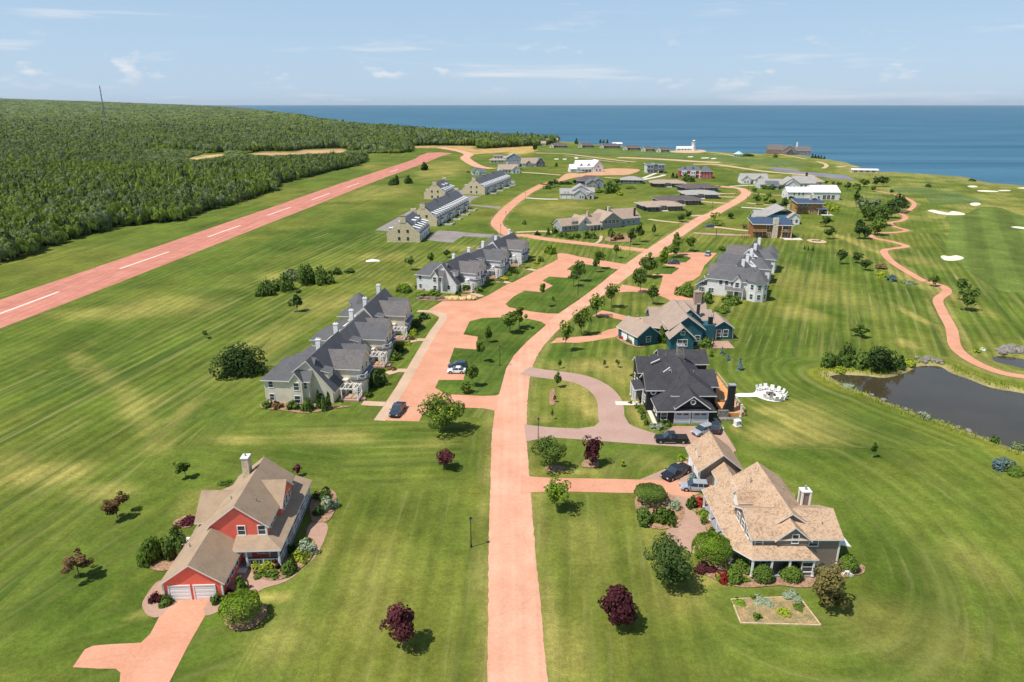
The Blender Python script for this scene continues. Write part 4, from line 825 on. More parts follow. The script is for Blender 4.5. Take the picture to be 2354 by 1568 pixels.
# garden of the tan house
for a in [('Z2', 1045, 1185, 1050, 150, 'ball', 'green', 'clipped round shrub west of the front step of the tan house'), ('Z2', 1245, 1175, 1055, 160, 'ball', 'green', 'clipped round shrub east of the front step of the tan house'), ('Z2', 845, 1195, 1090, 115, 'dome', 'green', 'green shrub between the red-leaved bed and the clipped shrub of the tan house'), ('Z2', 900, 1110, 990, 170, 'dome', 'green', 'spreading shrub against the porch of the tan house'), ('Z2', 1640, 1115, 980, 150, 'ball', 'green', 'clipped shrub beyond the east wall of the tan house'), ('Z2', 1630, 1125, 1065, 80, 'dome', 'white', 'white flowering shrub beside the east wall of the tan house'),
          ('Z2', 1430, 1090, 1020, 120, 'dome', 'silver', 'pale feathery shrub under the front wall of the tan house'), ('Z2', 775, 1170, 1090, 100, 'dome', 'red', 'dark red shrub beside the weeping tree of the tan house'), ('Z2', 650, 1110, 1050, 130, 'dome', 'purple', 'dark purple ground shrub under the weeping tree of the tan house'), ('Z2', 265, 655, 520, 215, 'weep', 'green', 'broad flat-topped shrub in the island bed of the tan house'), ('Z2', 225, 775, 655, 140, 'dome', 'maple', 'dark shrub at the south-west of the island bed of the tan house'),
          ('Z2', 365, 785, 640, 150, 'dome', 'green', 'green shrub at the south-east of the island bed of the tan house'), ('Z2', 430, 670, 600, 80, 'dome', 'silver', 'grey-leaved shrub at the east tip of the island bed of the tan house'), ('Z2', 545, 660, 570, 85, 'dome', 'maple', 'green shrub beside the silver parked car'), ('Z2', 610, 650, 585, 85, 'dome', 'red', 'red shrub beside the silver parked car'), ('Z2', 625, 720, 655, 80, 'dome', 'bright', 'light green shrub along the west porch of the tan house'), ('Z2', 635, 770, 730, 55, 'dome', 'maple', 'small round shrub along the paver walk of the tan house'),
          ('Z2', 690, 845, 795, 65, 'dome', 'green', 'small shrub by the porch post of the tan house'), ('Z2', 735, 1160, 1120, 45, 'dome', 'bright', 'tiny light shrub in the mulch before the weeping tree of the tan house'), ('Z2', 925, 1175, 1130, 60, 'dome', 'bright', 'tiny light shrub in the mulch west of the clipped shrub'), ('Z2', 1310, 630, 575, 100, 'dome', 'green', 'shrub behind the deck of the tan house'), ('Z2', 480, 335, 290, 75, 'dome', 'bright', 'pale shrub by the detached garage of the tan house')]:
    T(a[0], a[1], a[2], a[3], a[4], a[5], a[6], a[7], name='shrub', cat='shrub')
T('Z2', 553, 480, 390, 90, 'spruce', 'blue', 'small blue spruce between the black pickup and the silver car', name='spruce_tree', base=.02)
# vegetable beds
for a in [(880, 1330, 1290, 90, 'bright', 'bean row at the west of the vegetable plot'), (1000, 1430, 1385, 55, 'green', 'cabbage clump in the middle of the vegetable plot'), (1200, 1410, 1350, 110, 'lime', 'yellow-green clump in the vegetable plot'), (1290, 1370, 1330, 90, 'green', 'green clump at the east of the vegetable plot'), (1050, 1330, 1290, 120, 'silver', 'grey-green leafy patch at the back of the vegetable plot'), (1260, 1300, 1270, 120, 'silver', 'grey-green leafy patch at the north-east of the vegetable plot'), (975, 1290, 1262, 50, 'green', 'small clump at the north edge of the vegetable plot')]:
    T('Z2', a[0], a[1], a[2], a[3], 'dome', a[4], a[5], name='vegetable_clump', cat='plant')
# black house garden
for a in [(1175, 390, 310, 60, 'maple', 'small dark spruce nearest the black house deck'), (1285, 365, 285, 60, 'blue', 'small blue spruce, second from the black house deck'), (1345, 430, 345, 75, 'blue', 'blue spruce in a soil ring, third from the black house deck'), (1475, 535, 375, 95, 'blue', 'blue spruce alone on the lawn, farthest from the black house deck'), (1100, 440, 400, 50, 'maple', 'tiny dark spruce behind the black house deck rail')]:
    T('Z3', a[0], a[1], a[2], a[3], 'spruce', a[4], a[5], name='spruce_tree', base=.03)
for a in [(400, 930, 880, 70, 'green', 'green shrub at the front walk of the black house'), (440, 990, 925, 70, 'green', 'second green shrub along the walk of the black house'), (465, 1050, 985, 70, 'maple', 'dark shrub along the walk of the black house'), (490, 1110, 1040, 60, 'green', 'shrub at the corner of the walk of the black house'), (555, 1145, 1080, 90, 'silver', 'silvery shrub west of the black house garage'), (645, 1155, 1085, 90, 'silver', 'silvery shrub nearest the black house garage doors'), (660, 1110, 1045, 60, 'maple', 'dark shrub against the black house garage wall'), (720, 1125, 1060, 60, 'green', 'shrub touching the black house garage door frame'), (320, 880, 850, 40, 'green', 'small shrub beside the white walk of the black house'), (345, 595, 570, 50, 'maple', 'small shrub at the porch of the black house')]:
    T('Z3', a[0], a[1], a[2], a[3], 'dome', a[4], a[5], name='shrub', cat='shrub')
# teal house garden
for a in [('Z6', 845, 1290, 1120, 150, 'dome', 'green', 'leafy tree between the two gables of the teal house', 'tree'), ('Z6', 690, 1275, 1195, 140, 'dome', 'green', 'broad shrub before the garage of the teal house', 'shrub'), ('Z6', 770, 1285, 1220, 110, 'dome', 'green', 'green shrub in the middle of the teal house bed', 'shrub'), ('Z6', 1320, 1335, 1220, 160, 'dome', 'maple', 'round shrub east of the teal house gables', 'shrub'), ('Z6', 405, 1240, 1200, 90, 'dome', 'red', 'bright red shrub at the corner of the teal house garage', 'shrub'), ('Z6', 400, 1200, 1145, 80, 'dome', 'green', 'green shrub behind the bright red one at the teal house garage', 'shrub'), ('Z6', 490, 1290, 1215, 100, 'dome', 'maple', 'dark shrub under the garage wall of the teal house', 'shrub'), ('Z6', 580, 1320, 1275, 70, 'dome', 'red', 'small red shrub under the garage wall of the teal house', 'shrub'),
          ('Z6', 1165, 1325, 1290, 100, 'dome', 'bronze', 'bronze shrub before the front gable of the teal house', 'shrub'), ('Z6', 975, 1340, 1310, 60, 'dome', 'bronze', 'small bronze shrub west of the front gable of the teal house', 'shrub'), ('Z6', 1510, 955, 865, 140, 'dome', 'green', 'dark rounded bush beside the chimney side of the teal house', 'bush'), ('Z6', 1340, 845, 715, 130, 'dome', 'maple', 'bush at the corner between the teal house and the eastern townhouses', 'bush'), ('Z6', 1600, 870, 745, 240, 'dome', 'green', 'wide bush before the front of the eastern townhouses', 'bush'), ('Z6', 1890, 800, 705, 130, 'dome', 'bright', 'light bush beside the corner tower of the eastern townhouses', 'bush'), ('Z6', 1505, 270, 205, 110, 'dome', 'green', 'bush behind the eastern townhouses by the silver parked car', 'bush'), ('Z6', 1570, 1200, 1110, 70, 'dome', 'dark', 'dark shrub beyond the patio of the teal house', 'shrub')]:
    T(a[0], a[1], a[2], a[3], a[4], a[5], a[6], a[7], name=a[8], cat=a[8])
T('Z6', 730, 1030, 965, 85, 'spruce', 'blue', 'small blue spruce at the back of the teal house', name='spruce_tree', base=.02)
# townhouse gardens
for a in [('Z4', 250, 1395, 1300, 100, 'green', 'shrub at the west corner of the first townhouse row'), ('Z4', 350, 1400, 1310, 110, 'bronze', 'pale flowering shrub under the first townhouse wall'), ('Z4', 520, 1410, 1315, 120, 'maple', 'dark shrub under the first townhouse wall, beside the flowering one'), ('Z4', 640, 1425, 1290, 140, 'maple', 'largest round shrub under the first townhouse wall'), ('Z4', 1330, 1190, 1010, 150, 'dark', 'dark bush between the first and second doors of the first townhouse row'), ('Z4', 1250, 1290, 1220, 90, 'green', 'shrub beside the first terrace of the first townhouse row'), ('Z4', 1520, 920, 830, 110, 'green', 'shrub beside the second terrace of the first townhouse row'),
          ('Z4', 1550, 850, 750, 120, 'dark', 'dark bush under the second bay of the first townhouse row'), ('Z4', 1490, 1020, 980, 80, 'bronze', 'low tan shrub at the second terrace of the first townhouse row'), ('Z4', 1640, 770, 715, 70, 'lime', 'yellow-green shrub below the third terrace of the first townhouse row'), ('Z4', 1700, 670, 610, 70, 'lime', 'yellow-green shrub above the third terrace of the first townhouse row'), ('Z4', 1690, 725, 690, 70, 'bronze', 'low tan shrub at the third terrace of the first townhouse row'), ('Z4', 1730, 600, 520, 110, 'dark', 'dark bush under the fourth bay of the first townhouse row'), ('Z4', 1790, 520, 445, 110, 'dark', 'dark bush at the far end of the first townhouse row'),
          ('Z5', 870, 1060, 955, 180, 'green', 'leafy tree at the front corner of the white townhouses'), ('Z5', 780, 1140, 1060, 90, 'green', 'shrub beside the boulders at the white townhouses'), ('Z5', 1060, 1070, 990, 160, 'maple', 'shrub under the first bay of the white townhouses'), ('Z5', 2040, 560, 420, 150, 'bright', 'light green tree at the far end of the white townhouses'), ('Z5', 1905, 660, 590, 80, 'green', 'shrub under the last bay of the white townhouses'), ('Z5', 1850, 690, 640, 80, 'lime', 'yellow-green shrub near the last terrace of the white townhouses'), ('Z5', 1430, 910, 860, 100, 'yellow', 'yellow shrub by the middle terrace of the white townhouses'),
          ('Z5', 1350, 930, 885, 110, 'green', 'low shrub by the middle terrace of the white townhouses'), ('Z5', 1575, 820, 760, 90, 'maple', 'shrub under the middle bay of the white townhouses'), ('Z5', 1480, 850, 790, 80, 'maple', 'round shrub under the middle bay of the white townhouses'), ('Z5', 1720, 755, 720, 90, 'green', 'low shrub by the far terrace of the white townhouses'), ('Z5', 320, 1040, 975, 160, 'dark', 'dark shrub under the end wall of the white townhouses'), ('Z5', 240, 1030, 970, 70, 'purple', 'purple shrub at the corner of the white townhouses'), ('Z5', 450, 1140, 1040, 220, 'bright', 'long light green shrub above the dark wall of boulders'), ('Z5', 270, 1140, 1070, 140, 'bright', 'light green shrub at the west of the boulder bed'), ('Z5', 60, 1080, 940, 200, 'green', 'bush between the two western townhouse rows')]:
    T(a[0], a[1], a[2], a[3], a[4], 'dome', a[5], a[6], name='tree' if 'tree' in a[6] else ('bush' if 'bush' in a[6] else 'shrub'), cat='tree' if 'tree' in a[6] else ('bush' if 'bush' in a[6] else 'shrub'))
for a in [(770, 1400, 1225, 'left of the three slim cedars by the townhouse wall'), (820, 1420, 1265, 'middle one of the three slim cedars by the townhouse wall'), (870, 1400, 1240, 'right of the three slim cedars by the townhouse wall')]:
    T('Z4', a[0], a[1], a[2], 55, 'column', 'maple', 'narrow dark cedar, ' + a[3], name='cedar_tree', base=.0, group='three slim cedars')
# houses in the middle distance
for a in [(190, 980, 925, 60, 'dome', 'dark', 'small dark tree west of the long grey house, nearest the loop road'), (315, 980, 890, 75, 'spruce', 'spruce', 'dark spruce west of the long grey house'), (385, 890, 810, 90, 'round', 'bronze', 'olive tree behind the spruce at the long grey house'), (390, 965, 890, 80, 'dome', 'maple', 'bush below the olive tree at the long grey house'), (440, 840, 800, 45, 'dome', 'bronze', 'small olive tree behind the long grey house'), (440, 1000, 945, 80, 'dome', 'green', 'shrub at the west end of the long grey house'), (510, 1010, 950, 60, 'dome', 'maple', 'second shrub before the long grey house'), (555, 1020, 965, 70, 'dome', 'green', 'third shrub before the long grey house'), (640, 1010, 945, 85, 'dome', 'maple', 'dark shrub before the west gable of the long grey house'), (740, 1015, 930, 100, 'dome', 'green', 'bright round shrub before the west gable of the long grey house'), (825, 1020, 945, 85, 'dome', 'maple', 'shrub at the porch of the long grey house'),
          (1000, 1040, 880, 80, 'oval', 'maple', 'tree at the garden walk of the long grey house'), (1100, 1030, 940, 110, 'dome', 'bronze', 'reddish bush in the garden of the long grey house'), (1220, 1085, 885, 95, 'oval', 'dark', 'dark tree at the garden corner of the long grey house'), (1320, 1050, 835, 100, 'oval', 'maple', 'tall tree at the east side of the long grey house'), (1475, 985, 835, 45, 'oval', 'maple', 'slim tree on the lawn east of the long grey house'), (1780, 835, 720, 120, 'round', 'maple', 'broad tree beside the drive of the first flat-roofed bungalow'), (1850, 800, 705, 80, 'round', 'dark', 'dark tree behind the broad one at the bungalow drive'), (620, 825, 770, 55, 'spruce', 'spruce', 'spruce behind the long grey house, shorter of two'), (690, 820, 745, 75, 'spruce', 'spruce', 'spruce behind the long grey house, taller of two'), (950, 740, 665, 55, 'spruce', 'blue', 'bluish spruce at the back of the long grey house'), (990, 735, 685, 40, 'spruce', 'spruce', 'small dark spruce at the back of the long grey house'), (45, 860, 815, 45, 'dome', 'maple', 'small bush alone on the loop lawn'),
          (2140, 820, 715, 100, 'sparse', 'lime', 'yellowish young tree beside the road below the bungalows'), (2190, 880, 815, 130, 'dome', 'green', 'bush on the lawn beside the yellowish young tree'), (2320, 795, 730, 70, 'round', 'dark', 'round dark tree on the lawn east of the road'), (340, 450, 370, 70, 'round', 'dark', 'dark tree before the long hedge beside the cream house'), (390, 440, 360, 70, 'round', 'dark', 'taller dark tree by the hedge of the cream house'), (300, 470, 410, 80, 'dome', 'maple', 'bush at the road end of the cream house garden'), (460, 420, 385, 90, 'dome', 'dark', 'long dark bush behind the cream house drive'), (540, 420, 385, 90, 'dome', 'dark', 'second long dark bush behind the cream house drive'), (605, 420, 360, 60, 'round', 'dark', 'dark tree between the cream house and the dark-roofed house'),
          (1070, 420, 345, 85, 'round', 'dark', 'dark tree at the corner of the grey bungalow'), (1000, 520, 400, 150, 'dome', 'green', 'broad green tree between the cream house and the grey bungalow'), (1070, 500, 410, 120, 'dome', 'green', 'second broad tree south of the grey bungalow'), (1100, 540, 480, 80, 'dome', 'lime', 'pale yellow bush south of the broad trees'), (880, 510, 460, 120, 'dome', 'maple', 'dark hedge bush east of the cream house'), (960, 515, 470, 80, 'dome', 'maple', 'second hedge bush east of the cream house'), (1230, 470, 435, 130, 'dome', 'green', 'low hedge south of the grey bungalow'), (1690, 345, 270, 55, 'spruce', 'spruce', 'spruce beside the red-walled house'), (1730, 350, 300, 45, 'spruce', 'spruce', 'shorter spruce beside the red-walled house'), (1850, 385, 305, 150, 'dome', 'green', 'spreading bush before the red-walled house'), (1890, 390, 340, 90, 'dome', 'dark', 'dark bush before the red-walled house'),
          (400, 220, 180, 35, 'dome', 'maple', 'small bush on the lawn beside the dark-gabled house'), (20, 220, 175, 60, 'dome', 'dark', 'bush at the corner of the dark-gabled house')]:
    nm = 'spruce_tree' if 'spruce' in a[6] else ('tree' if 'tree' in a[6] else ('shrub' if 'shrub' in a[6] else 'bush'))
    T('Z8', *a[:6], a[6], name=nm, cat=nm.split('_')[-1], base=.2 if a[4] in ('round', 'oval', 'sparse') else .03)
for a in [(670, 775, 715, 70, 'round', 'maple', 'round tree at the path north of the crossroads bend'), (700, 905, 770, 95, 'oval', 'green', 'thin-topped tree west of the white metal-roofed house'), (790, 890, 800, 90, 'round', 'bright', 'light tree west of the white metal-roofed house'), (880, 920, 830, 70, 'oval', 'dark', 'dark tree by the drive of the white metal-roofed house'), (1015, 920, 835, 75, 'dome', 'dark', 'dark bush at the corner of the navy-roofed house'), (1085, 880, 795, 100, 'sparse', 'dark', 'leaning tree before the white metal-roofed house'), (690, 1045, 965, 100, 'dome', 'green', 'bush on the lawn beside the grey-roofed cottage'), (565, 1175, 1115, 70, 'round', 'bronze', 'reddish small tree beside the drive of the wooden house'), (410, 1055, 1000, 75, 'round', 'dark', 'round dark tree between the road and the wooden house'), (840, 815, 770, 70, 'dome', 'green', 'small bush by the path to the white metal-roofed house'),
          (1055, 1085, 1020, 70, 'sparse', 'maple', 'thin tree before the grey-roofed cottage'), (1525, 980, 870, 200, 'dome', 'lime', 'yellow-green bush east of the navy-roofed house'), (1455, 1150, 1030, 145, 'round', 'dark', 'dark tree on the back lawn, farther of two'), (1495, 1285, 1145, 120, 'round', 'dark', 'dark tree on the back lawn, nearer of two'), (1465, 680, 640, 45, 'round', 'dark', 'small tree behind the white metal-roofed house'), (1540, 680, 650, 40, 'round', 'dark', 'second small tree behind the white metal-roofed house'), (1600, 700, 655, 70, 'round', 'green', 'light tree behind the white metal-roofed house'), (1700, 745, 655, 80, 'round', 'dark', 'dark tree on the links west of the copse'), (1790, 730, 660, 100, 'sparse', 'green', 'thin tall tree on the links west of the copse'), (1880, 710, 610, 120, 'round', 'maple', 'broad tree on the links near the shore path'), (2010, 705, 595, 100, 'round', 'dark', 'dark tree by the shore, west of a pair'), (2090, 705, 580, 120, 'round', 'dark', 'dark tree by the shore, east of a pair'),
          (1980, 760, 690, 60, 'round', 'green', 'small tree beside the shore path'), (2180, 790, 730, 40, 'oval', 'dark', 'slim tree beside the shore path'), (870, 740, 690, 90, 'dome', 'maple', 'bush before the middle cottage with white gables'), (800, 735, 680, 80, 'dome', 'maple', 'bush before the west cottage with white gables'), (1000, 735, 690, 60, 'dome', 'maple', 'bush before the east cottage with white gables'), (1810, 850, 780, 60, 'dome', 'green', 'bush on the links by the back lawns'),
          (1320, 392, 345, 45, 'spruce', 'spruce', 'shore spruce, first of the row east of the clubhouse'), (1350, 395, 350, 45, 'spruce', 'spruce', 'shore spruce, second of the row east of the clubhouse'), (1385, 398, 350, 45, 'spruce', 'spruce', 'shore spruce, third of the row east of the clubhouse'), (1415, 400, 362, 40, 'spruce', 'spruce', 'shore spruce, fourth of the row east of the clubhouse'), (1450, 402, 370, 40, 'spruce', 'spruce', 'shore spruce, last of the row east of the clubhouse'), (560, 372, 340, 50, 'dome', 'maple', 'shore bush nearest the gazebo'), (600, 372, 340, 50, 'dome', 'dark', 'shore bush between the gazebo and the clubhouse'), (640, 372, 342, 50, 'dome', 'dark', 'shore bush nearest the clubhouse on its west side'), (910, 385, 350, 45, 'dome', 'maple', 'bush on the grass before the clubhouse')]:
    nm = 'spruce_tree' if 'spruce' in a[6] else ('tree' if 'tree' in a[6] else 'bush')
    T('Y4', *a[:6], a[6], name=nm, cat=nm.split('_')[-1], base=.2 if a[4] in ('round', 'oval', 'sparse') else .03)
# the copse by the cart path, and trees along it
for a in [(620, 830, 600, 120, 'oval', 'dark', 'dark tree at the west edge of the copse by the cart path'), (690, 830, 660, 90, 'oval', 'dark', 'narrow dark tree at the west edge of the copse'), (650, 560, 370, 150, 'round', 'grey', 'grey-green willow-like tree at the north of the copse'), (790, 560, 380, 150, 'round', 'grey', 'second grey-green tree at the north of the copse'), (760, 700, 460, 190, 'round', 'maple', 'big tree in the middle of the copse'), (860, 690, 450, 170, 'round', 'maple', 'big tree east of the middle of the copse'), (810, 790, 580, 190, 'round', 'green', 'bright tree at the front of the copse above its own shade'), (960, 610, 420, 150, 'oval', 'dark', 'tall dark tree at the east side of the copse'), (1020, 560, 335, 150, 'oval', 'dark', 'tallest pointed tree at the east end of the copse'), (1070, 540, 370, 110, 'oval', 'dark', 'dark tree at the very east end of the copse, by the path bend'), (690, 640, 440, 130, 'round', 'maple', 'tree behind the middle of the copse'), (590, 500, 260, 90, 'sparse', 'dark', 'tall thin tree north-west of the copse')]:
    T('Y5', *a[:6], a[6], base=.12, group='copse by the cart path')
for a in [(430, 1095, 930, 90, 'round', 'dark', 'first of three young trees on the striped lawn, nearest the townhouses'), (600, 1085, 960, 110, 'round', 'dark', 'second of three young trees on the striped lawn'), (685, 1160, 1030, 110, 'round', 'dark', 'third of three young trees on the striped lawn, nearest the cart path'), (1395, 1330, 1195, 90, 'oval', 'green', 'young tree leaning over the cart path bend'), (1690, 1410, 1225, 150, 'round', 'maple', 'upper of two trees beside the cart path bend'), (1360, 285, 252, 60, 'dome', 'dark', 'dark bush in the dunes of the links'), (1820, 225, 190, 60, 'dome', 'maple', 'bush at the edge of the bluff')]:
    T('Y5', *a[:6], a[6], name='bush' if 'bush' in a[6] else 'tree', cat='bush' if 'bush' in a[6] else 'tree', base=.2)
T('Y6', 1745, 275, 60, 170, 'round', 'maple', 'larger of two trees beside the cart path bend, nearer the pond', base=.15)
for a in [(50, 940, 895, 28, 'first of the three tiny spruces on the back lawn'), (90, 952, 905, 30, 'second of the three tiny spruces on the back lawn'), (138, 955, 905, 30, 'third of the three tiny spruces on the back lawn')]:
    T('Y5', *a[:4], 'spruce', 'spruce', a[4], name='spruce_tree', base=.02)
T('Y5', 980, 1275, 1205, 100, 'dome', 'blue', 'low blue-grey juniper beside the cart path', name='shrub', cat='shrub')
T('Y5', 890, 1240, 1170, 120, 'dome', 'lime', 'yellow-green shrub by the flower bed beside the cart path', name='shrub', cat='shrub')
T('Y5', 870, 1150, 1100, 130, 'dome', 'bronze', 'tan flower bed plants beside the cart path', name='shrub', cat='shrub')
T('Y5', 1170, 1310, 1270, 130, 'dome', 'silver', 'silvery plants below the juniper beside the cart path', name='shrub', cat='shrub')
# pond banks
for a in [(540, 800, 660, 160, 'dome', 'maple', 'bush at the west end of the pond thicket'), (690, 790, 590, 220, 'dome', 'maple', 'leafy bush at the back of the pond thicket'), (800, 815, 640, 180, 'dome', 'maple', 'bush in the middle of the pond thicket at the water'), (940, 830, 570, 240, 'round', 'dark', 'tallest dark tree of the pond thicket'), (1060, 820, 680, 150, 'dome', 'maple', 'bush east of the tallest tree of the pond thicket'), (1170, 810, 690, 120, 'dome', 'dark', 'dark bush at the east end of the pond thicket'), (1250, 790, 720, 110, 'dome', 'lime', 'yellow-green reeds east of the pond thicket'), (620, 830, 780, 160, 'dome', 'lime', 'low yellow-green reeds before the pond thicket'), (1400, 1270, 1205, 85, 'dome', 'silver', 'grey shrub on the south bank of the pond'), (2010, 1475, 1415, 80, 'dome', 'green', 'round shrub on the south bank of the pond near the frame edge'), (2235, 1540, 1470, 90, 'dome', 'grey', 'grey shrub on the south bank at the frame edge'), (700, 975, 940, 110, 'dome', 'silver', 'pale reeds on the west bank of the pond'), (1850, 660, 630, 60, 'dome', 'lime', 'yellow shrub beside the small pond'), (1910, 640, 615, 50, 'dome', 'white', 'white flowering shrub beside the small pond')]:
    T('Y6', *a[:6], a[6], name='tree' if 'tree' in a[6] and 'tallest dark' in a[6] else 'bush', cat='tree' if 'tallest dark' in a[6] else 'bush', base=.05)
T('P', 3768, 1770, 1716, 72, 'dome', 'blue', 'blue-grey juniper beside the frame edge, south of the pond', name='shrub', cat='shrub')
T('P', 3815, 1785, 1745, 60, 'dome', 'green', 'green shrub beside the juniper south of the pond', name='shrub', cat='shrub')
# shore trees beyond the hayfield
T('Y3', 310, 320, 225, 70, 'round', 'dark', 'round dark tree at the corner of the hayfield', base=.2)
for a in [(120, 150, 95, 40, 'first'), (160, 160, 105, 36, 'second'), (215, 170, 110, 36, 'third'), (285, 180, 112, 40, 'fourth'), (350, 230, 135, 60, 'fifth'), (435, 200, 130, 60, 'sixth'), (770, 235, 172, 60, 'seventh'), (1035, 220, 185, 36, 'eighth'), (1070, 222, 190, 40, 'ninth'), (1110, 225, 185, 36, 'tenth')]:
    T('Y3', a[0], a[1], a[2], a[3], 'spruce', 'spruce', a[4] + ' from the west among the dark spruces behind the shore cottages', name='spruce_tree', group='spruces behind the shore cottages', base=.02)

# long grass and reeds on the pond's banks: nobody could count them
mb_ = MB(); g_ = random.Random(3)
for k in range(len(POND)):
    p, q = POND[k], POND[(k + 1) % len(POND)]; l_ = math.hypot(q[0] - p[0], q[1] - p[1])
    if p[0] > 140: continue
    for j in range(int(l_ * 9)):
        t = g_.random(); off = g_.uniform(.1, 2.6) ** 1.2; nx_, ny_ = (q[1] - p[1]) / l_, -(q[0] - p[0]) / l_
        x, y = p[0] + (q[0] - p[0]) * t, p[1] + (q[1] - p[1]) * t
        for sgn in (1, -1):
            xx, yy = x + nx_ * off * sgn, y + ny_ * off * sgn
            if not inside(np.array([xx]), np.array([yy]), POND)[0]: break
        h = g_.uniform(.25, .8); a = g_.uniform(0, 3.14); wv = g_.uniform(.08, .22); dx, dy = math.cos(a) * wv, math.sin(a) * wv; lx, ly = g_.uniform(-.2, .2), g_.uniform(-.2, .2)
        mb_.face([(xx - dx, yy - dy, -.3), (xx + dx, yy + dy, -.3), (xx + lx + dx * .3, yy + ly + dy * .3, h), (xx + lx - dx * .3, yy + ly - dy * .3, h)], 0 if g_.random() < .72 else 1)
mb_.obj('bank_grass', [LM['lime'], LM['bright']])['kind'] = 'stuff'

# ------------------------------------------------------------------ the wood beyond the runway
WOOD_EDGE = [G(*p) for p in [(-260, 690), (-120, 655), (0, 607), (75, 590), (180, 548), (300, 520), (430, 508), (470, 488), (520, 478), (640, 437), (648, 424), (700, 411), (760, 395), (830, 380), (848, 370), (845, 356)]]
WOOD_EDGE += ats('Y2', [(560, 720), (820, 725), (1040, 712), (1010, 665), (1180, 668), (1400, 640), (1700, 640), (1740, 672), (1860, 668), (2354, 640)]) + ats('Y3', [(325, 258), (420, 246), (500, 240)])
WOOD = WOOD_EDGE + [p for p in COAST[COAST.index(G(1290, 325)):]] + [(-9000, 15000), (-9000, 300)]
CLEAR = [ats('Y1', [(1270, 550), (1390, 508), (1550, 498), (1580, 530), (1350, 568)]), ats('Y1', [(1660, 515), (1800, 492), (2040, 490), (2080, 478), (2354, 468), (2440, 485), (2354, 520), (1900, 538), (1690, 528)]), ats('Y1', [(-90, 584), (130, 582), (280, 585), (280, 606), (-90, 610)]), ats('Y2', [(1020, 640), (1200, 630), (1700, 638), (1700, 665), (1400, 670), (1180, 672), (1020, 665)])]
pts = []
dcur = 200.0
while dcur < 12500:
    sp = max(3.7, .0055 * dcur) * (1 if dcur < 2500 else 1.35)
    half = .86 * dcur + 60
    xx = np.arange(-half, .30 * dcur + 60, sp); xx = xx + rng.uniform(-.48, .48, len(xx)) * sp; yy = dcur + rng.uniform(-.5, .5, len(xx)) * sp
    pts.append(np.stack([xx, yy, np.full(len(xx), sp)], 1)); dcur += sp
pts = np.concatenate(pts)
dw = sdf(pts[:, 0], pts[:, 1], WOOD); keep = dw > 1.0 + pts[:, 2] * .25
for c in CLEAR: keep &= ~inside(pts[:, 0], pts[:, 1], c)
pts = pts[keep]; dw = dw[keep]
wn = fbm(pts[:, 0] / 60 + 3, pts[:, 1] / 70); wn2 = fbm(pts[:, 0] / 160 + 30, pts[:, 1] / 200 + 8)
FT = []   # the wood's kinds: crown mesh, trunk mesh
def wood_kind(kind, mat, n, leaf, seed, hz, base):
    P, Nn = crown_points(kind, n, seed); P = P * [1, 1, (1 - base) / 2]; P[:, 2] += (1 + base) / 2
    return leaves_mesh('crown', P, Nn, leaf, .8, [LM[mat]])
kinds = [('oval', 'poplar', 360, .24, 1), ('round', 'poplar', 360, .24, 2), ('oval', 'alder', 360, .24, 3), ('round', 'alder', 360, .24, 4), ('oval', 'poplar', 360, .24, 5), ('round', 'grey', 330, .24, 6), ('oval', 'grey', 330, .24, 7), ('spruce', 'spruce', 420, .22, 8)]
for k in kinds: FT.append(wood_kind(k[0], k[1], k[2], k[3], k[4], 1, .06))
def choose(a, b, dd, r):
    u = np.where(dd > 700, .25, .0)
    k = np.where(r < .46 + (a - .5) * 1.6 - u, np.where(r * 97 % 1 < .5, 0, np.where(r * 53 % 1 < .5, 1, 4)), np.where(r < .82 - u * .6, np.where(r * 31 % 1 < .5, 2, 3), np.where(r * 71 % 1 < .5, 5, 6)))
    return np.where((r * 131 % 1 < .02 + .06 * (b > .6) + .04 * (dd > 900)), 7, k)
rr_ = rng.random(len(pts)); kk = choose(wn, wn2, pts[:, 1], rr_)
hh = (5.6 + 3.0 * wn + 3.0 * wn2 + rng.normal(0, 1.0, len(pts))) * np.clip(.62 + dw / 18, .6, 1) * np.where(kk == 7, 1.22, 1) * np.where(pts[:, 1] > 900, 1.12, 1)
fc = np.minimum(dist_line(pts[:, 0], pts[:, 1], CLEAR[1], True), dist_line(pts[:, 0], pts[:, 1], CLEAR[0], True)); hh *= np.where(pts[:, 1] < 905, np.clip(.34 + fc / 150, .34, 1), 1)
hh = np.maximum(hh, 2.0)
ww = pts[:, 2] * rng.uniform(.58, 1.05, len(pts)) * np.where(kk == 7, .5, 1)
ww = np.maximum(ww, np.where(kk == 7, 1.1, 1.6)); zz = elev(pts[:, 0], pts[:, 1])
order = np.argsort(np.hypot(pts[:, 0], pts[:, 1]))
inframe = [i for i in order if abs(pts[i, 0]) < .735 * (pts[i, 1] * cP + CAM_H * sP) + 2][:300]
TR = MB(); TR.tube([(0, 0, -.02), (0, 0, .5), (.02, .01, .8)], [.035, .026, .01], 5); TRK = TR.mesh('trunk', [BIRCH])
WL = {0: 'young poplar with bright leaves at the near edge of the wood beyond the runway', 2: 'darker alder at the near edge of the wood beyond the runway', 5: 'grey-leaved tree at the near edge of the wood beyond the runway', 7: 'dark spruce at the near edge of the wood beyond the runway'}
for i in inframe:
    k = int(kk[i]); c = {0: 0, 1: 0, 4: 0, 2: 2, 3: 2, 5: 5, 6: 5, 7: 7}[k]
    e = empty('forest_tree', (pts[i, 0], pts[i, 1], 0), float(rr_[i] * 6.28), WL[c], 'tree', 'trees at the edge of the wood')
    w_ = float(ww[i] * 1.05); h_ = float(hh[i])
    inst('crown', FT[k], e, (0, 0, 0), 0, (w_, w_, h_)); inst('trunk', TRK, e, (0, 0, 0), 0, (h_ * .5, h_ * .5, h_ * .9))
rest = np.setdiff1d(np.arange(len(pts)), np.array(inframe))
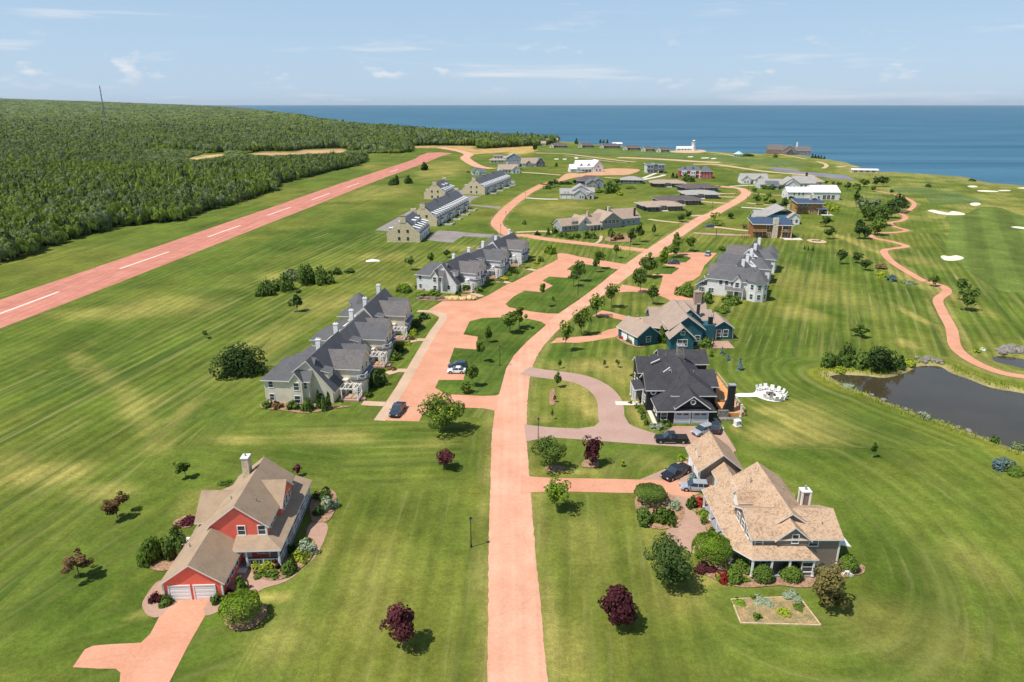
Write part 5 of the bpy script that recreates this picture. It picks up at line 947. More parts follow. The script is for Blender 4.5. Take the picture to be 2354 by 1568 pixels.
# the rest of the wood is one mass: points that carry the same crowns
fm = bpy.data.meshes.new('forest'); fm.vertices.add(len(rest)); fm.vertices.foreach_set('co', np.stack([pts[rest, 0], pts[rest, 1], zz[rest]], 1).astype(np.float32).ravel())
a_ = fm.attributes.new('size', 'FLOAT_VECTOR', 'POINT'); a_.data.foreach_set('vector', np.stack([ww[rest], ww[rest], hh[rest]], 1).astype(np.float32).ravel())
a_ = fm.attributes.new('which', 'INT', 'POINT'); a_.data.foreach_set('value', kk[rest].astype(np.int32))
a_ = fm.attributes.new('turn', 'FLOAT', 'POINT'); a_.data.foreach_set('value', (rr_[rest] * 91 % 1 * 6.28).astype(np.float32))
fo = bpy.data.objects.new('forest', fm); link(fo); fo['kind'] = 'stuff'
gt = bpy.data.node_groups.new('forest_trees', 'GeometryNodeTree')
gt.interface.new_socket('Geometry', in_out='INPUT', socket_type='NodeSocketGeometry'); gt.interface.new_socket('Geometry', in_out='OUTPUT', socket_type='NodeSocketGeometry')
gi = gt.nodes.new('NodeGroupInput'); go = gt.nodes.new('NodeGroupOutput')
iop = gt.nodes.new('GeometryNodeInstanceOnPoints'); jg = gt.nodes.new('GeometryNodeJoinGeometry')
src = []
for k in range(len(FT)):      # sources: crowns of trees that stand at the wood's edge
    cand = [o for o in COL.objects if o.data == FT[k]]
    if not cand:
        i = int(rest[np.argmax(kk[rest] == k)]); e = empty('forest_tree', (pts[i, 0], pts[i, 1], zz[i]), 0, WL[{0: 0, 1: 0, 4: 0, 2: 2, 3: 2, 5: 5, 6: 5, 7: 7}[k]], 'tree', 'trees at the edge of the wood')
        cand = [inst('crown', FT[k], e, (0, 0, 0), 0, (ww[i], ww[i], hh[i]))]
    src.append(cand[0])
for o in reversed(src):
    oi = gt.nodes.new('GeometryNodeObjectInfo'); oi.inputs['Object'].default_value = o; oi.inputs['As Instance'].default_value = True; oi.transform_space = 'ORIGINAL'
    L(gt, oi.outputs['Geometry'], jg.inputs[0])
def named(n, t):
    q = gt.nodes.new('GeometryNodeInputNamedAttribute'); q.data_type = t; q.inputs['Name'].default_value = n; return q
L(gt, gi.outputs[0], iop.inputs['Points']); L(gt, jg.outputs[0], iop.inputs['Instance']); iop.inputs['Pick Instance'].default_value = True
L(gt, named('which', 'INT').outputs[0], iop.inputs['Instance Index']); L(gt, named('size', 'FLOAT_VECTOR').outputs[0], iop.inputs['Scale'])
cz = gt.nodes.new('ShaderNodeCombineXYZ'); L(gt, named('turn', 'FLOAT').outputs[0], cz.inputs[2]); L(gt, cz.outputs[0], iop.inputs['Rotation'])
L(gt, iop.outputs[0], go.inputs[0])
md = fo.modifiers.new('trees', 'NODES'); md.node_group = gt
# ------------------------------------------------------------------ building kit
WHITE = M('white_trim', (.78, .77, .74), .05, 1, rough=.6)
GLASS = glassmat('window_glass', (.045, .055, .065)); GLASSL = glassmat('window_glass_pale', (.16, .18, .20))
STEEL = M('metal_flashing', (.30, .30, .31), .1, 2, rough=.5)
BLACKM = M('black_metal', (.02, .02, .022), .2, 2, rough=.5)
_win = {}
class House:
    """an empty at the house's foot; its walls, roofs, windows and so on are parts in the house's own axes (x along the front, y away from the camera)"""
    def __init__(self, name, label, x, y, deg=0.0, cat='house', group=None, trim=None):
        self.e = empty(name, (x, y, 0), rad(deg), label, cat, group); self.trim = trim or WHITE
def _wall(self, x0, x1, y0, y1, h, m, rise=0, ax='y', z0=-.1, name='wall'):
    mb = MB()
    if not rise: mb.box(x0, x1, y0, y1, z0, h)
    elif ax == 'y':
        c = (x0 + x1) / 2; prof = [(x0, z0), (x1, z0), (x1, h), (c, h + rise), (x0, h)]
        mb.prism([(a, y0, b) for a, b in prof], [(a, y1, b) for a, b in prof])
    else:
        c = (y0 + y1) / 2; prof = [(y0, z0), (y0, h), (c, h + rise), (y1, h), (y1, z0)]
        mb.prism([(x0, a, b) for a, b in prof], [(x1, a, b) for a, b in prof])
    return mb.obj(name, m, self.e)
def _roofpoly(self, polys, m, t=.2, name='roof', trim=None, parent=None):
    mb = MB()
    for p in polys:
        a = Vector(p[1]) - Vector(p[0]); b = Vector(p[2]) - Vector(p[0])
        if a.cross(b).z < 0: p = p[::-1]
        mb.prism([(q[0], q[1], q[2] - t) for q in p], p, 1, 0)
    return mb.obj(name, [m, trim or self.trim], parent or self.e)
def _gable(self, x0, x1, y0, y1, h, rise, ax, m, ov=.4, t=.2, name='roof', rk=None, parent=None):
    rk = ov if rk is None else rk; z = .09
    if ax == 'y':
        c = (x0 + x1) / 2; sl_ = rise / (c - x0); zl = h - ov * sl_ + z; zr = h + rise + z
        P_ = [[(x0 - ov, y0 - rk, zl), (c, y0 - rk, zr), (c, y1 + rk, zr), (x0 - ov, y1 + rk, zl)], [(x1 + ov, y0 - rk, zl), (c, y0 - rk, zr), (c, y1 + rk, zr), (x1 + ov, y1 + rk, zl)]]
    else:
        c = (y0 + y1) / 2; sl_ = rise / (c - y0); zl = h - ov * sl_ + z; zr = h + rise + z
        P_ = [[(x0 - rk, y0 - ov, zl), (x0 - rk, c, zr), (x1 + rk, c, zr), (x1 + rk, y0 - ov, zl)], [(x0 - rk, y1 + ov, zl), (x0 - rk, c, zr), (x1 + rk, c, zr), (x1 + rk, y1 + ov, zl)]]
    return self.roofpoly(P_, m, t, name, parent=parent)
def _hip(self, x0, x1, y0, y1, h, rise, m, ov=.45, t=.2, run=None, name='roof', sides='FBLR'):
    """hipped roof; sides without a hip stay gable-straight"""
    z = .09; w = min(x1 - x0, y1 - y0) / 2; run = run or w
    X0, X1, Y0, Y1 = x0 - ov, x1 + ov, y0 - ov, y1 + ov; zl = h - ov * rise / w + z; zr = h + rise + z
    if (x1 - x0) >= (y1 - y0):
        c = (y0 + y1) / 2; a = x0 + (run if 'L' in sides else -ov); b = x1 - (run if 'R' in sides else -ov)
        P_ = [[(X0, Y0, zl), (X1, Y0, zl), (b, c, zr), (a, c, zr)], [(X0, Y1, zl), (X1, Y1, zl), (b, c, zr), (a, c, zr)]]
        if 'L' in sides: P_.append([(X0, Y0, zl), (a, c, zr), (X0, Y1, zl)])
        if 'R' in sides: P_.append([(X1, Y0, zl), (b, c, zr), (X1, Y1, zl)])
    else:
        c = (x0 + x1) / 2; a = y0 + (run if 'F' in sides else -ov); b = y1 - (run if 'B' in sides else -ov)
        P_ = [[(X0, Y0, zl), (c, a, zr), (c, b, zr), (X0, Y1, zl)], [(X1, Y0, zl), (c, a, zr), (c, b, zr), (X1, Y1, zl)]]
        if 'F' in sides: P_.append([(X0, Y0, zl), (c, a, zr), (X1, Y0, zl)])
        if 'B' in sides: P_.append([(X0, Y1, zl), (c, b, zr), (X1, Y1, zl)])
    return self.roofpoly(P_, m, t, name)
def _block(self, x0, x1, y0, y1, h, rise, ax, mw, mr, ov=.4, rk=None, hip=None, run=None):
    if hip: self.wall(x0, x1, y0, y1, h, mw); self.hip(x0, x1, y0, y1, h, rise, mr, ov, run=run, sides=hip)
    else: self.wall(x0, x1, y0, y1, h, mw, rise, ax); self.gable(x0, x1, y0, y1, h, rise, ax, mr, ov, rk=rk)
ROT = dict(F=0.0, B=math.pi, R=math.pi / 2, L=-math.pi / 2)
def _winmesh(w, h, fm, gm, bars=True):
    k = (round(w, 2), round(h, 2), fm.name, gm.name, bars)
    if k not in _win:
        f = MB(); b = .11; d = .07
        f.box(-w / 2 - b, w / 2 + b, -d, .04, h / 2, h / 2 + b); f.box(-w / 2 - b, w / 2 + b, -d - .03, .04, -h / 2 - b, -h / 2)
        f.box(-w / 2 - b, -w / 2, -d, .04, -h / 2, h / 2); f.box(w / 2, w / 2 + b, -d, .04, -h / 2, h / 2)
        if bars:
            f.box(-w / 2, w / 2, -.05, .04, -.03, .03)
            if w > 1.3: f.box(-.03, .03, -.05, .04, .03, h / 2); f.box(-.03, .03, -.05, .04, -h / 2, -.03)
        g = MB(); g.box(-w / 2, w / 2, -.025, .03, -h / 2, h / 2)
        _win[k] = (f.mesh('window', [fm]), g.mesh('pane', [gm]))
    return _win[k]
def _window(self, face, u, z, plane, w=.95, h=1.35, fm=None, gm=None, bars=True, name='window'):
    fmh, gmh = _winmesh(w, h, fm or self.trim, gm or GLASS, bars)
    loc = {'F': (u, plane, z), 'B': (u, plane, z), 'L': (plane, u, z), 'R': (plane, u, z)}[face]
    o = inst(name, fmh, self.e, loc, ROT[face]); inst('pane', gmh, o); return o
def _windows(self, face, us, z, plane, **k):
    for u in us: self.window(face, u, z, plane, **k)
def _door(self, face, u, plane, m, w=1.0, h=2.1, fm=None, z=0.0):
    f = MB(); f.box(-w / 2 - .12, -w / 2, -.07, .04, z, h); f.box(w / 2, w / 2 + .12, -.07, .04, z, h); f.box(-w / 2 - .12, w / 2 + .12, -.08, .04, h, h + .12)
    loc = {'F': (u, plane, 0), 'B': (u, plane, 0), 'L': (plane, u, 0), 'R': (plane, u, 0)}[face]
    o = f.obj('door_frame', fm or self.trim, self.e, loc, ROT[face])
    g = MB(); g.box(-w / 2, w / 2, -.04, .03, z, h); g.obj('door', m, o)
def _garage_door(self, face, u, plane, m, w=2.5, h=2.1, fm=None, lights=False):
    f = MB(); f.box(-w / 2 - .14, -w / 2, -.09, .04, 0, h); f.box(w / 2, w / 2 + .14, -.09, .04, 0, h); f.box(-w / 2 - .14, w / 2 + .14, -.10, .04, h, h + .14)
    loc = {'F': (u, plane, 0), 'B': (u, plane, 0), 'L': (plane, u, 0), 'R': (plane, u, 0)}[face]
    o = f.obj('garage_door', fm or self.trim, self.e, loc, ROT[face])
    k = ('gp', w, h, m.name)
    if k not in _win:
        g = MB(); q = h / 4; g.box(-w / 2, w / 2, -.03, .03, .012, q - .012); g.prism([(-w / 2 + .1, -.03, .08), (w / 2 - .1, -.03, .08), (w / 2 - .1, -.03, q - .08), (-w / 2 + .1, -.03, q - .08)], [(-w / 2 + .14, -.045, .12), (w / 2 - .14, -.045, .12), (w / 2 - .14, -.045, q - .12), (-w / 2 + .14, -.045, q - .12)]); _win[k] = g.mesh('panel', [m])
    for j in range(4): inst('panel', _win[k], o, (0, 0, j * h / 4))
    if lights:
        for sx in (-1, 1):
            g = MB(); g.box(sx * w * .22 - w * .16, sx * w * .22 + w * .16, -.07, -.01, h * .80, h * .93); g.obj('light_strip', GLASS, o)
def _post(self, x, y, z0, z1, r=.11, m=None, name='post'):
    k = ('post', r, (m or self.trim).name, round(z1 - z0, 2))
    if k not in _win:
        mb = MB(); h = z1 - z0; mb.box(-r, r, -r, r, 0, h); mb.box(-r * 1.35, r * 1.35, -r * 1.35, r * 1.35, 0, .15); mb.box(-r * 1.35, r * 1.35, -r * 1.35, r * 1.35, h - .12, h); _win[k] = mb.mesh('post', [m or self.trim])
    return inst(name, _win[k], self.e, (x, y, z0))
def _chimney(self, x, y, z0, z1, w, d, m, cap=None, pots=1, pot=None):
    mb = MB(); mb.box(x - w / 2, x + w / 2, y - d / 2, y + d / 2, z0, z1); o = mb.obj('chimney', m, self.e)
    c = MB(); c.box(x - w / 2 - .08, x + w / 2 + .08, y - d / 2 - .08, y + d / 2 + .08, z1, z1 + .14); c.obj('chimney_cap', cap or WHITE, o)
    for k in range(pots):
        q = MB(); q.ring((x + (k - (pots - 1) / 2) * w * .45, y, 0), .12, z1 + .14, z1 + .5, 8); q.obj('chimney_pot', pot or STEEL, o)
    return o
def _rail(self, pts, z, m=None, h=.95, name='railing', step=1.6):
    """a railing: posts, top and bottom rail, balusters as one part"""
    mb = MB()
    for (a, b) in zip(pts[:-1], pts[1:]):
        v = Vector(b) - Vector(a); n = max(1, int(v.length / step)); t = v.normalized(); p = Vector((-t.y, t.x))
        for zz, r in ((z + h, .05), (z + .12, .035)):
            A = [Vector(a) + p * r, Vector(b) + p * r, Vector(b) - p * r, Vector(a) - p * r]
            mb.prism([(q.x, q.y, zz - r) for q in A], [(q.x, q.y, zz + r) for q in A])
        for k in range(n + 1):
            c = Vector(a) + v * k / n; mb.box(c.x - .06, c.x + .06, c.y - .06, c.y + .06, z, z + h + .08)
        for k in range(n * 5):
            c = Vector(a) + v * (k + .5) / (n * 5); mb.box(c.x - .02, c.x + .02, c.y - .02, c.y + .02, z + .12, z + h)
    return mb.obj(name, m or self.trim, self.e)
def _slab(self, x0, x1, y0, y1, z0, z1, m, name): 
    mb = MB(); mb.box(x0, x1, y0, y1, z0, z1); return mb.obj(name, m, self.e)
def _corners(self, x0, x1, y0, y1, h, m=None, which=((0, 0), (1, 0), (1, 1), (0, 1))):
    """white corner boards"""
    for a, b in which:
        x = x1 if a else x0; y = y1 if b else y0; mb = MB()
        mb.box(x - .1, x + .1, y - .1, y + .1, 0, h - .05); mb.obj('corner_board', m or self.trim, self.e)
def _sheddormer(self, x, y, z, w, d, h, side, mw, mr, name='dormer', win=True, rise=.25):
    """a dormer that looks towards +x (side 1) or -x (side -1) out of a slope, with its own little roof"""
    s_ = side; o = MB(); xs_ = sorted((x, x - s_ * d)); o.box(xs_[0], xs_[1], y - w / 2, y + w / 2, z, z + h); dm = o.obj(name, mw, self.e)
    self.roofpoly([[(x + s_ * .25, y - w / 2 - .2, z + h + .05), (x + s_ * .25, y + w / 2 + .2, z + h + .05), (x - s_ * d, y + w / 2 + .2, z + h + .05 + rise), (x - s_ * d, y - w / 2 - .2, z + h + .05 + rise)]], mr, .14, 'dormer_roof', parent=dm)
    if win:
        f, g = _winmesh(w * .55, h * .62, self.trim, GLASS); q = inst('window', f, dm, (x, y, z + h * .5), ROT['R' if s_ > 0 else 'L'])
    return dm
for k_, f_ in dict(wall=_wall, roofpoly=_roofpoly, gable=_gable, hip=_hip, block=_block, window=_window, windows=_windows, door=_door, garage_door=_garage_door, post=_post, chimney=_chimney, rail=_rail, slab=_slab, corners=_corners, sheddormer=_sheddormer).items(): setattr(House, k_, f_)

RED_S = siding('red_clapboard', (.95, .175, .118)); TAN_S = siding('taupe_clapboard', (.245, .205, .165)); BEIGE_S = siding('beige_clapboard', (.72, .66, .52))
WHITE_S = siding('white_clapboard', (.72, .71, .71)); CREAM_S = siding('cream_clapboard', (.60, .56, .46)); BLACK_S = siding('charcoal_clapboard', (.022, .023, .028)); TEAL_S = siding('teal_clapboard', (.028, .115, .15))
BLUEG_S = siding('blue_grey_clapboard', (.30, .35, .41)); GREY_S = siding('grey_clapboard', (.34, .34, .34)); DKGREY_S = siding('dark_grey_clapboard', (.10, .105, .115)); CEDAR = siding('cedar_boards', (.30, .135, .05)); LGREY_S = siding('pale_grey_clapboard', (.55, .56, .58)); RED2_S = siding('barn_red_boards', (.42, .055, .06)); BLUE_S = siding('blue_clapboard', (.12, .27, .42))
R_BROWN = shingles('brown_shingles', (.38, .275, .185), (.30, .215, .148), .10); R_TAN = shingles('mottled_tan_shingles', (.50, .345, .225), (.26, .17, .115), .32, 4.6); R_BLACK = shingles('charcoal_shingles', (.062, .060, .066), (.040, .039, .044), .16)
R_TEAL = shingles('pinkish_tan_shingles', (.37, .28, .22), (.31, .235, .19), .12); R_GREY = shingles('grey_shingles', (.128, .127, .134), (.096, .095, .102), .13); R_GREYP = shingles('faded_grey_shingles', (.172, .152, .146), (.108, .105, .111), .24)
R_SLATE = shingles('slate_shingles', (.14, .15, .165), (.105, .11, .125), .12); R_WOOD = shingles('weathered_shingles', (.40, .30, .23), (.31, .235, .185), .12); R_DKBR = shingles('dark_brown_shingles', (.135, .105, .10), (.095, .075, .075), .12); R_METAL = M('white_metal_roof', (.80, .79, .77), .04, .6, rough=.45); R_NAVY = M('navy_metal_roof', (.05, .075, .125), .1, .6, rough=.4); R_LGREY = shingles('pale_grey_shingles', (.36, .34, .32), (.29, .275, .265), .1)
STONE = M('field_stone', (.60, .50, .34), .14, 1.4, fine=.16, fscale=3.5, bump=.6); STONEG = M('grey_stone', (.22, .20, .175), .25, 2, fine=.35, fscale=4, bump=.6)
GARW = M('garage_door_white', (.80, .79, .77), .03, 2, rough=.55); DECKW = M('orange_deck_boards', (.62, .30, .12), .14, 1.2, fine=.12, fscale=10); PALEWOOD = M('pale_timber', (.60, .46, .29), .15, 3)
DOORR = M('red_door', (.30, .03, .03)); DOORD = M('dark_door', (.05, .045, .045)); BRICK = M('brown_brick', (.25, .145, .11), .2, 4, fine=.2)
SHADEBLUE = M('shade_blue_roof', (.10, .135, .20), .08, 1, rough=.5)  # dark blue shade on the pent roofs put into their colour; canopies share it

# ---- the red house (south-west)
h = House('red_house', 'red clapboard house with brown shingled roofs, wraparound porch and two white garage doors', -36.2, 79.0, 2.5)
h.block(-3.7, 3.7, 0, 13, 5.5, 2.9, 'y', RED_S, R_BROWN, .45, .28)
h.block(-6.9, .2, -7.7, 4, 2.65, 2.5, 'y', RED_S, R_BROWN, .45, .3)
h.block(-7.0, -2.9, 4.3, 11.0, 3.6, 2.6, 'x', RED_S, R_BROWN, .4)
h.block(.5, 4.25, 5.0, 10.6, 5.25, 2.35, 'x', RED_S, R_BROWN, .35)
h.roofpoly([[(-7.4, 3.4, 2.5), (-7.4, 14, 2.5), (-3.6, 14, 4.2), (-3.6, 3.4, 4.2)]], R_BROWN); h.wall(-6.9, -3.7, 10.8, 13.6, 2.5, RED_S)
h.roofpoly([[(-.3, -2.2, 3.0), (6.0, -2.2, 3.0), (3.6, 0, 3.95), (-.3, 0, 3.95)], [(6.0, -2.2, 3.0), (6.0, 15.6, 3.0), (3.6, 15.6, 3.95), (3.6, 0, 3.95)], [(3.9, 13, 3.95), (3.9, 15.6, 3.0), (-2, 15.6, 3.0), (-2, 13, 3.95)]], R_BROWN, .22, 'porch_roof')
h.slab(.2, 5.7, -1.9, 0, -.1, .42, M('grey_porch_floor', (.22, .20, .19)), 'porch_floor'); h.slab(3.7, 5.7, 0.01, 15.3, -.1, .42, STEEL, 'porch_floor')
for x, y in [(1.35, -1.85), (5.55, -1.85), (5.55, 1.9), (5.55, 5.4), (5.55, 8.8), (5.55, 12), (5.55, 15.1)]: h.post(x, y, .42, 2.85)
h.rail([(1.5, -1.8), (5.4, -1.8)], .42); h.rail([(5.55, -1.6), (5.55, 15)], .42); h.slab(-.2, 1.3, -2.8, -1.9, -.1, .2, WHITE, 'step')
h.windows('F', (.45, 3.1), 4.65, 0, w=.9, h=1.3); h.garage_door('F', -5.0, -7.7, GARW, 2.45, 2.05); h.garage_door('F', -1.95, -7.7, GARW, 2.45, 2.05)
h.windows('R', (-5.9, -4.2), 1.6, .2, w=.9, h=1.2); h.window('R', -2.4, 1.6, .2, w=.7, h=1.2); h.windows('R', (2, 3.6, 11.7), 4.6, 3.7, w=.9, h=1.3); h.windows('R', (6.5, 7.8, 9.2), 4.5, 4.25, w=.8, h=1.2); h.windows('R', (2, 4, 8, 12), 1.7, 3.7, w=1, h=1.5)
h.window('F', 3.0, 1.75, 0, w=1.5, h=1.3); h.door('F', .75, 0, WHITE, .95, 2.45, z=.4); h.windows('L', (6, 9.2), 1.8, -7.0)
h.corners(-6.9, .2, -7.7, 4, 2.65, None, ((0, 0), (1, 0))); h.corners(-3.7, 3.7, 0, 13, 5.5, None, ((1, 0), (1, 1)))
h.chimney(-1.5, 10.0, 6, 10.2, .95, 1.3, STONE, WHITE, 1)
h.slab(-9.4, -7.2, 1.0, 4.2, -.1, 1.0, WHITE, 'deck'); h.rail([(-9.4, 4.1), (-9.4, 1.1), (-7.3, 1.1)], 1.0)
# ---- the tan house (south-east) and its garage
h = House('tan_house', 'taupe house with a mottled tan roof, small gable and chamfered porch', 36.0, 77.0, 0)
h.block(-2.7, 4.0, 2.0, 15.2, 5.0, 2.35, 'y', TAN_S, R_TAN, .4)
h.block(-4.9, 6.5, 0, 7.4, 5.0, 1.85, 'x', TAN_S, R_TAN, .4, .35)
h.block(-1.75, 2.35, -.25, 3.0, 4.95, 1.75, 'y', TAN_S, R_TAN, .35, .3)
h.roofpoly([[(-5.3, -2.0, 3.0), (3.2, -2.0, 3.0), (1.9, -.02, 3.9), (-4.85, -.02, 3.9)], [(-7.4, .7, 3.0), (-5.3, -2.0, 3.0), (-4.85, -.02, 3.9), (-4.85, .7, 3.92)], [(-7.4, .7, 3.0), (-4.85, .7, 3.92), (-4.85, 7.4, 3.92), (-7.4, 7.4, 3.0)], [(-7.4, 7.4, 3.0), (-2.65, 7.4, 4.71), (-2.65, 15.2, 4.71), (-7.4, 15.2, 3.0)]], R_TAN, .2, 'porch_roof')
h.wall(-4.4, -2.7, 7.4, 15.1, 3.9, TAN_S); h.slab(-7.0, -4.9, 1.0, 15, -.1, .4, STEEL, 'porch_floor'); h.slab(-5.1, 2.6, -1.8, 0, -.1, .4, STEEL, 'porch_floor'); h.wall(1.1, 2.8, -1.7, 0, 3.0, TAN_S)
for x, y in [(-5.15, -1.8), (-2.7, -1.8), (-.4, -1.8), (2.7, -1.75), (-7.1, .8), (-7.05, 4.2), (-7.05, 7.5), (-7.0, 11), (-7.0, 14.6)]: h.post(x, y, .3, 2.85, .12)
h.window('F', 1.95, 1.7, -1.7, w=1.3, h=1.4); h.window('F', .55, 4.9, -.25, w=.75, h=1.2); h.window('F', 3.1, 4.15, 0, w=1.1, h=.9); h.window('F', -4.0, 4.2, 0, w=.9, h=.9); h.windows('F', (-2.6,), 1.7, 0, w=1.6, h=1.4); h.door('F', -.6, 0, DOORD, 1, 2.3)
h.windows('R', (1.5, 4.5), 1.7, 6.5); h.windows('R', (1.5, 4.5), 4.1, 6.5); h.windows('L', (1.6, 3.6, 5.6), 4.5, -4.9, w=1, h=1.1); h.windows('L', (6, 9, 12), 1.7, -2.72)
h.corners(-4.9, 6.5, 0, 7.4, 5.0, None, ((1, 0), (0, 0))); h.slab(2.35, 2.55, -.02, .1, 3.9, 5.0, WHITE, 'corner_board')
for yy in (8.6,):
    mb = MB(); mb.prism([(-4.4, yy - 1.1, 4.3), (-4.4, yy + 1.1, 4.3), (-4.4, yy + 1.1, 5.6), (-4.4, yy, 6.7), (-4.4, yy - 1.1, 5.6)], [(-2, yy - 1.1, 4.3), (-2, yy + 1.1, 4.3), (-2, yy + 1.1, 5.6), (-2, yy, 6.7), (-2, yy - 1.1, 5.6)]); dm = mb.obj('dormer', WHITE, h.e)
    h.gable(-4.4, -.4, yy - 1.1, yy + 1.1, 5.62, 1.1, 'x', R_TAN, .25, .14, 'dormer_roof', parent=dm)
h.roofpoly([[(6.55, .6, 3.6), (8.6, .9, 2.9), (8.6, 4.6, 2.9), (6.55, 4.9, 3.6)]], WHITE, .12, 'awning')
h.slab(4.1, 9.4, 8.0, 13, -.1, .6, M('deck_pale', (.55, .47, .40)), 'deck'); h.rail([(4.2, 8.1), (9.3, 8.1), (9.3, 12.9), (4.2, 12.9)], .6)
mb = MB(); mb.box(4.35, 5.45, 7.6, 8.6, 0, 7.0); ch = mb.obj('chimney', TAN_S, h.e)
for cx_, cy_ in ((4.35, 7.6), (5.45, 7.6), (5.45, 8.6), (4.35, 8.6)): 
    mb = MB(); mb.box(cx_ - .12, cx_ + .12, cy_ - .12, cy_ + .12, 0, 6.95); mb.obj('corner_board', WHITE, ch)
mb = MB(); mb.box(4.2, 5.6, 7.45, 8.75, 7.0, 7.16); mb.obj('chimney_cap', WHITE, ch); mb = MB(); mb.ring((4.9, 8.1, 0), .15, 7.16, 7.8, 8); mb.obj('chimney_pot', STEEL, ch)
# breezeway to the garage, in the same roof
h.block(-3.9, -.9, 15.2, 21.3, 2.9, 1.35, 'y', TAN_S, R_TAN, .35, .0)
h.block(-6.0, .7, 21.4, 29.0, 2.9, 2.7, 'y', TAN_S, R_TAN, .45)
h.corners(-6.0, .7, 21.4, 29, 2.9, None, ((0, 0), (1, 0)))
mb = MB(); mb.prism([(-5.6, 24.5, 3.1), (-5.6, 26.3, 3.1), (-5.6, 26.3, 4.0), (-5.6, 25.4, 4.8), (-5.6, 24.5, 4.0)], [(-3.8, 24.5, 3.1), (-3.8, 26.3, 3.1), (-3.8, 26.3, 4.0), (-3.8, 25.4, 4.8), (-3.8, 24.5, 4.0)]); dm = mb.obj('dormer', WHITE, h.e); h.gable(-5.6, -2.4, 24.5, 26.3, 3.95, .85, 'x', R_TAN, .2, .12, 'dormer_roof', parent=dm)
h.garage_door('L', 23.4, -6.0, GARW, 2.6, 2.1); h.garage_door('L', 26.8, -6.0, GARW, 2.6, 2.1); h.door('L', 19.5, -3.9, WHITE, .9, 2.1)
# ---- the black house
h = House('black_house', 'charcoal black house with white raking trim, round windows and two pale garage doors', 34.0, 121.2, 0)
h.wall(-6.0, 4.4, 0, 8, 3.0, BLACK_S); h.hip(-6.0, 4.4, 0, 11.2, 3.0, 3.3, R_BLACK, .5, run=7.0, sides='F')
h.block(-7.2, 1.5, 6.0, 12.2, 4.75, 2.1, 'x', BLACK_S, R_BLACK, .45); h.block(-7.2, 1.5, 15.4, 22.0, 4.75, 2.1, 'x', BLACK_S, R_BLACK, .45)
h.wall(-2.8, 5.2, 5.0, 25.4, 4.75, BLACK_S); h.hip(-2.8, 5.2, 3.2, 25.4, 4.75, 2.4, R_BLACK, .45, sides='FB'); h.block(-1, 7.0, 8.0, 15.6, 4.6, 1.9, 'x', BLACK_S, R_BLACK, .45); h.block(-1.5, 8.4, 20.6, 27.0, 4.7, 1.9, 'x', BLACK_S, R_BLACK, .45)
mb = MB(); mb.prism([(-2.6, -.2, 3.55), (3.2, -.2, 3.55), (.3, -.2, 5.7)], [(-2.6, 4, 3.55), (3.2, 4, 3.55), (.3, 4, 5.7)]); g = mb.obj('gable', BLACK_S, h.e)
h.roofpoly([[(-3.1, -.55, 3.35), (.3, -.55, 5.9), (.3, 4.4, 5.9), (-3.1, 4.4, 3.35)], [(3.7, -.55, 3.35), (.3, -.55, 5.9), (.3, 4.4, 5.9), (3.7, 4.4, 3.35)]], R_BLACK, .24, 'gable_roof')
def round_window(x, y, z, r=.62):
    mb = MB(); n_ = 20
    for k in range(n_):
        a0, a1 = 2 * math.pi * k / n_, 2 * math.pi * (k + 1) / n_; q = lambda rr, a, yy: (x + rr * math.cos(a), yy, z + rr * math.sin(a))
        mb.prism([q(r, a0, y - .08), q(r, a1, y - .08), q(r * .62, a1, y - .08), q(r * .62, a0, y - .08)], [q(r, a0, y + .02), q(r, a1, y + .02), q(r * .62, a1, y + .02), q(r * .62, a0, y + .02)])
    o = mb.obj('round_window', WHITE, h.e); mb = MB(); mb.ring((x, y - .05, z), r * .62, 0, .06, 16, ax='y'); mb.obj('pane', GLASS, o)
round_window(.3, -.2, 4.55, .55); round_window(-6.0, 6.0, 4.0, .62); round_window(5.9, 8.0, 4.1, .5)
h.garage_door('F', -1.45, 0, M('garage_door_pale', (.52, .55, .60), .04), 2.9, 2.3, lights=True); h.garage_door('F', 1.95, 0, bpy.data.materials['garage_door_pale'], 2.9, 2.3, lights=True)
h.roofpoly([[(-9.2, 9.0, 3.2), (-9.2, 14.2, 3.2), (-7.2, 14.2, 3.5), (-7.2, 9.0, 3.5)]], R_BLACK, .25, 'porch_roof'); h.wall(-8.9, -7.25, 11.6, 14.0, 3.0, STONEG, name='porch_wall'); 
for x, y in [(-9.0, 9.2), (-9.0, 11.6), (-7.4, 9.2), (-9.0, 14.0)]: h.post(x, y, 0, 3.05, .16)
h.slab(-12.8, -8.0, 8.6, 10.4, -.05, .06, CONC, 'front_walk'); h.slab(-7.0, -6.2, -1.0, 5.9, -.05, .07, CONC, 'side_walk'); h.slab(5.2, 6.0, -2.5, 2.4, -.05, .07, CONC, 'side_walk')
h.window('F', -5.0, 1.6, 0, w=1.1, h=1.4); h.windows('L', (8, 10.2), 1.8, -7.2); h.windows('L', (17, 20), 1.8, -7.2); h.windows('R', (10, 12, 14), 1.6, 7.0); h.windows('L', (2, 4), 1.6, -6.0, w=.9); h.window('F', -5.2, 3.9, 15.4, w=1.2, h=.8)
h.chimney(1.9, 18.5, 6, 9.4, 1.5, 1.5, STONEG, STEEL, 2)
h.slab(7.05, 11.6, 3.2, 23, -.1, .75, DECKW, 'deck'); h.rail([(8.3, 22.9), (11.5, 22.6), (11.5, 9.0)], .75, PALEWOOD); h.rail([(11.5, 9), (11.5, 3.3)], .75, PALEWOOD)
for k, (px_, py_) in enumerate([(8.4, 20), (8.4, 15.2), (8.2, 8.6)]):
    h.slab(px_, px_ + 1.6, py_, py_ + .8, .75, 1.15, PALEWOOD, 'bench')
h.slab(6.2, 8.2, 2.6, 3.1, -.05, 1.5, STONEG, 'patio_wall')
